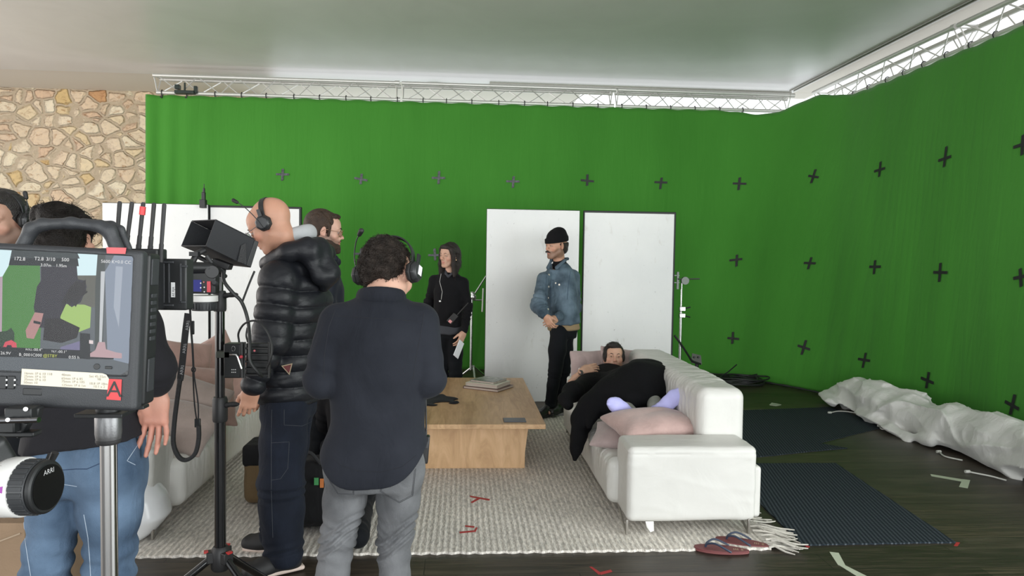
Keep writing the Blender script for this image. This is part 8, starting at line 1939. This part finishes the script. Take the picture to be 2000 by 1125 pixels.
# ------------------------------------------------------------------ bits between the legs
s = Sdf(); bc = at(612, 960, 4.15); bc[2] = 0.22; s.box(bc, (0.17, 0.13, 0.19), 0.07, 0.02); s.box(bc + [0.02, -0.12, -0.04], (0.12, 0.04, 0.11), 0.03, 0.04); s.disp = lambda P: 0.012 * noise(P, 9, 2, 1, 4); s.amp = 0.02
bag = thing('backpack', 'black backpack on the rug between the bald man and the man in grey jeans', 'bag', (bc[0], bc[1], 0.013))
s.build('bag_body', fabric('black_ripstop', (0.009, 0.009, 0.010), crease=0.3), bag, h=0.008)
MB().tube(bez([bc + [-0.12, -0.14, 0.02], bc + [-0.10, -0.17, -0.10], bc + [-0.13, -0.17, -0.19], bc + [-0.05, -0.20, -0.20]], 20), 0.005, 6).build('strap', web, bag); MB().box(bc + [0.05, -0.165, 0.10], (0.012, 0.003, 0.02)).build('green_tag', mat('green_tag', (0.05, 0.25, 0.08), 0.6), bag); MB().box(bc + [0.08, -0.165, 0.09], (0.01, 0.003, 0.025)).build('orange_tag', mat('orange_tag', (0.5, 0.16, 0.04), 0.6), bag)
MB().tube(bez([bc + [-0.06, -0.1, 0.18], bc + [0.0, -0.12, 0.25], bc + [0.06, -0.1, 0.18]], 12), 0.010, 8).build('handle', web, bag)
s = Sdf(); tc2 = at(512, 945, 4.6); tc2[2] = 0.20; s.box(tc2, (0.09, 0.12, 0.185), 0.05, 0.02); s.disp = lambda P: 0.01 * noise(P, 9, 2, 1, 2); s.amp = 0.016
b2 = thing('bag', 'tan and black bag on the rug just behind the bald man’s trousers', 'bag', (tc2[0], tc2[1], 0.013)); s.build('bag_body', fabric('tan_canvas', (0.14, 0.095, 0.05), crease=0.2), b2, h=0.008); s = Sdf(); s.box(tc2 + [0, 0, 0.12], (0.094, 0.124, 0.07), 0.03, 0.01); s.build('bag_flap', MATS['black_ripstop'], b2, h=0.007)
vz = on_z(268, 1055, 0); vp = (vz[0] - 0.02, vz[1] + 0.02, 0)
ch = Sdf(); o_ = np.array([vp[0] - 0.06, vp[1], 0.0]); ch.loft([(0.0, 0, 0, 0.11, 0.13), (0.05, 0.03, 0, 0.14, 0.15), (0.14, 0.06, 0, 0.185, 0.17), (0.24, 0.055, 0, 0.165, 0.16), (0.34, 0.02, 0, 0.125, 0.13), (0.42, 0.0, 0, 0.10, 0.10)], 0, '+', F(o_), rnd=0.03)
tag(ch.build('plastic_pouf', mat('glossy_white_plastic', (0.80, 0.81, 0.83), 0.25, coat=0.3), None, h=0.007, smooth=2, origin=o_), 'bulging glossy white moulded seat in front of the left sofa', 'stool')
bxm = mat('cardboard', (0.26, 0.175, 0.11), 0.85, bump=0.2, bscale=120, var=0.12, vscale=5); bx0_ = at(-60, 1040, 2.75)[0]; bx1_ = at(48, 1024, 2.75)[0]; bzt = at(20, 1022, 2.75)[2]
cb_ = thing('cardboard_box', 'brown cardboard box at the lower left corner behind the blue jeans', 'box', ((bx0_ + bx1_) / 2, 3.0, 0)); MB().box(((bx0_ + bx1_) / 2, 3.0, bzt / 2), ((bx1_ - bx0_) / 2, 0.25, bzt / 2)).build('carton', bxm, cb_, bevel=0.003); MB().prism([at(-5, 1057, 2.748), at(40, 1040, 2.748), at(40, 1043, 2.748), at(-5, 1060, 2.748)], (0, -0.002, 0)).build('tape_seam', mat('parcel_tape', (0.36, 0.27, 0.19), 0.4), cb_, smooth=False)
s = Sdf(); q = on_z(137, 1068, 0.03); s.ell(q, (0.045, 0.05, 0.022), 0.02); s.ell(q + [0.035, 0.0, 0.005], (0.03, 0.02, 0.02), 0.02); s.disp = lambda P: 0.008 * noise(P, 30, 2); s.amp = 0.01
tag(s.build('pouch', MATS['black_ripstop'], None, h=0.004), 'small crumpled black pouch on the rug between the blue jeans legs', 'bag')
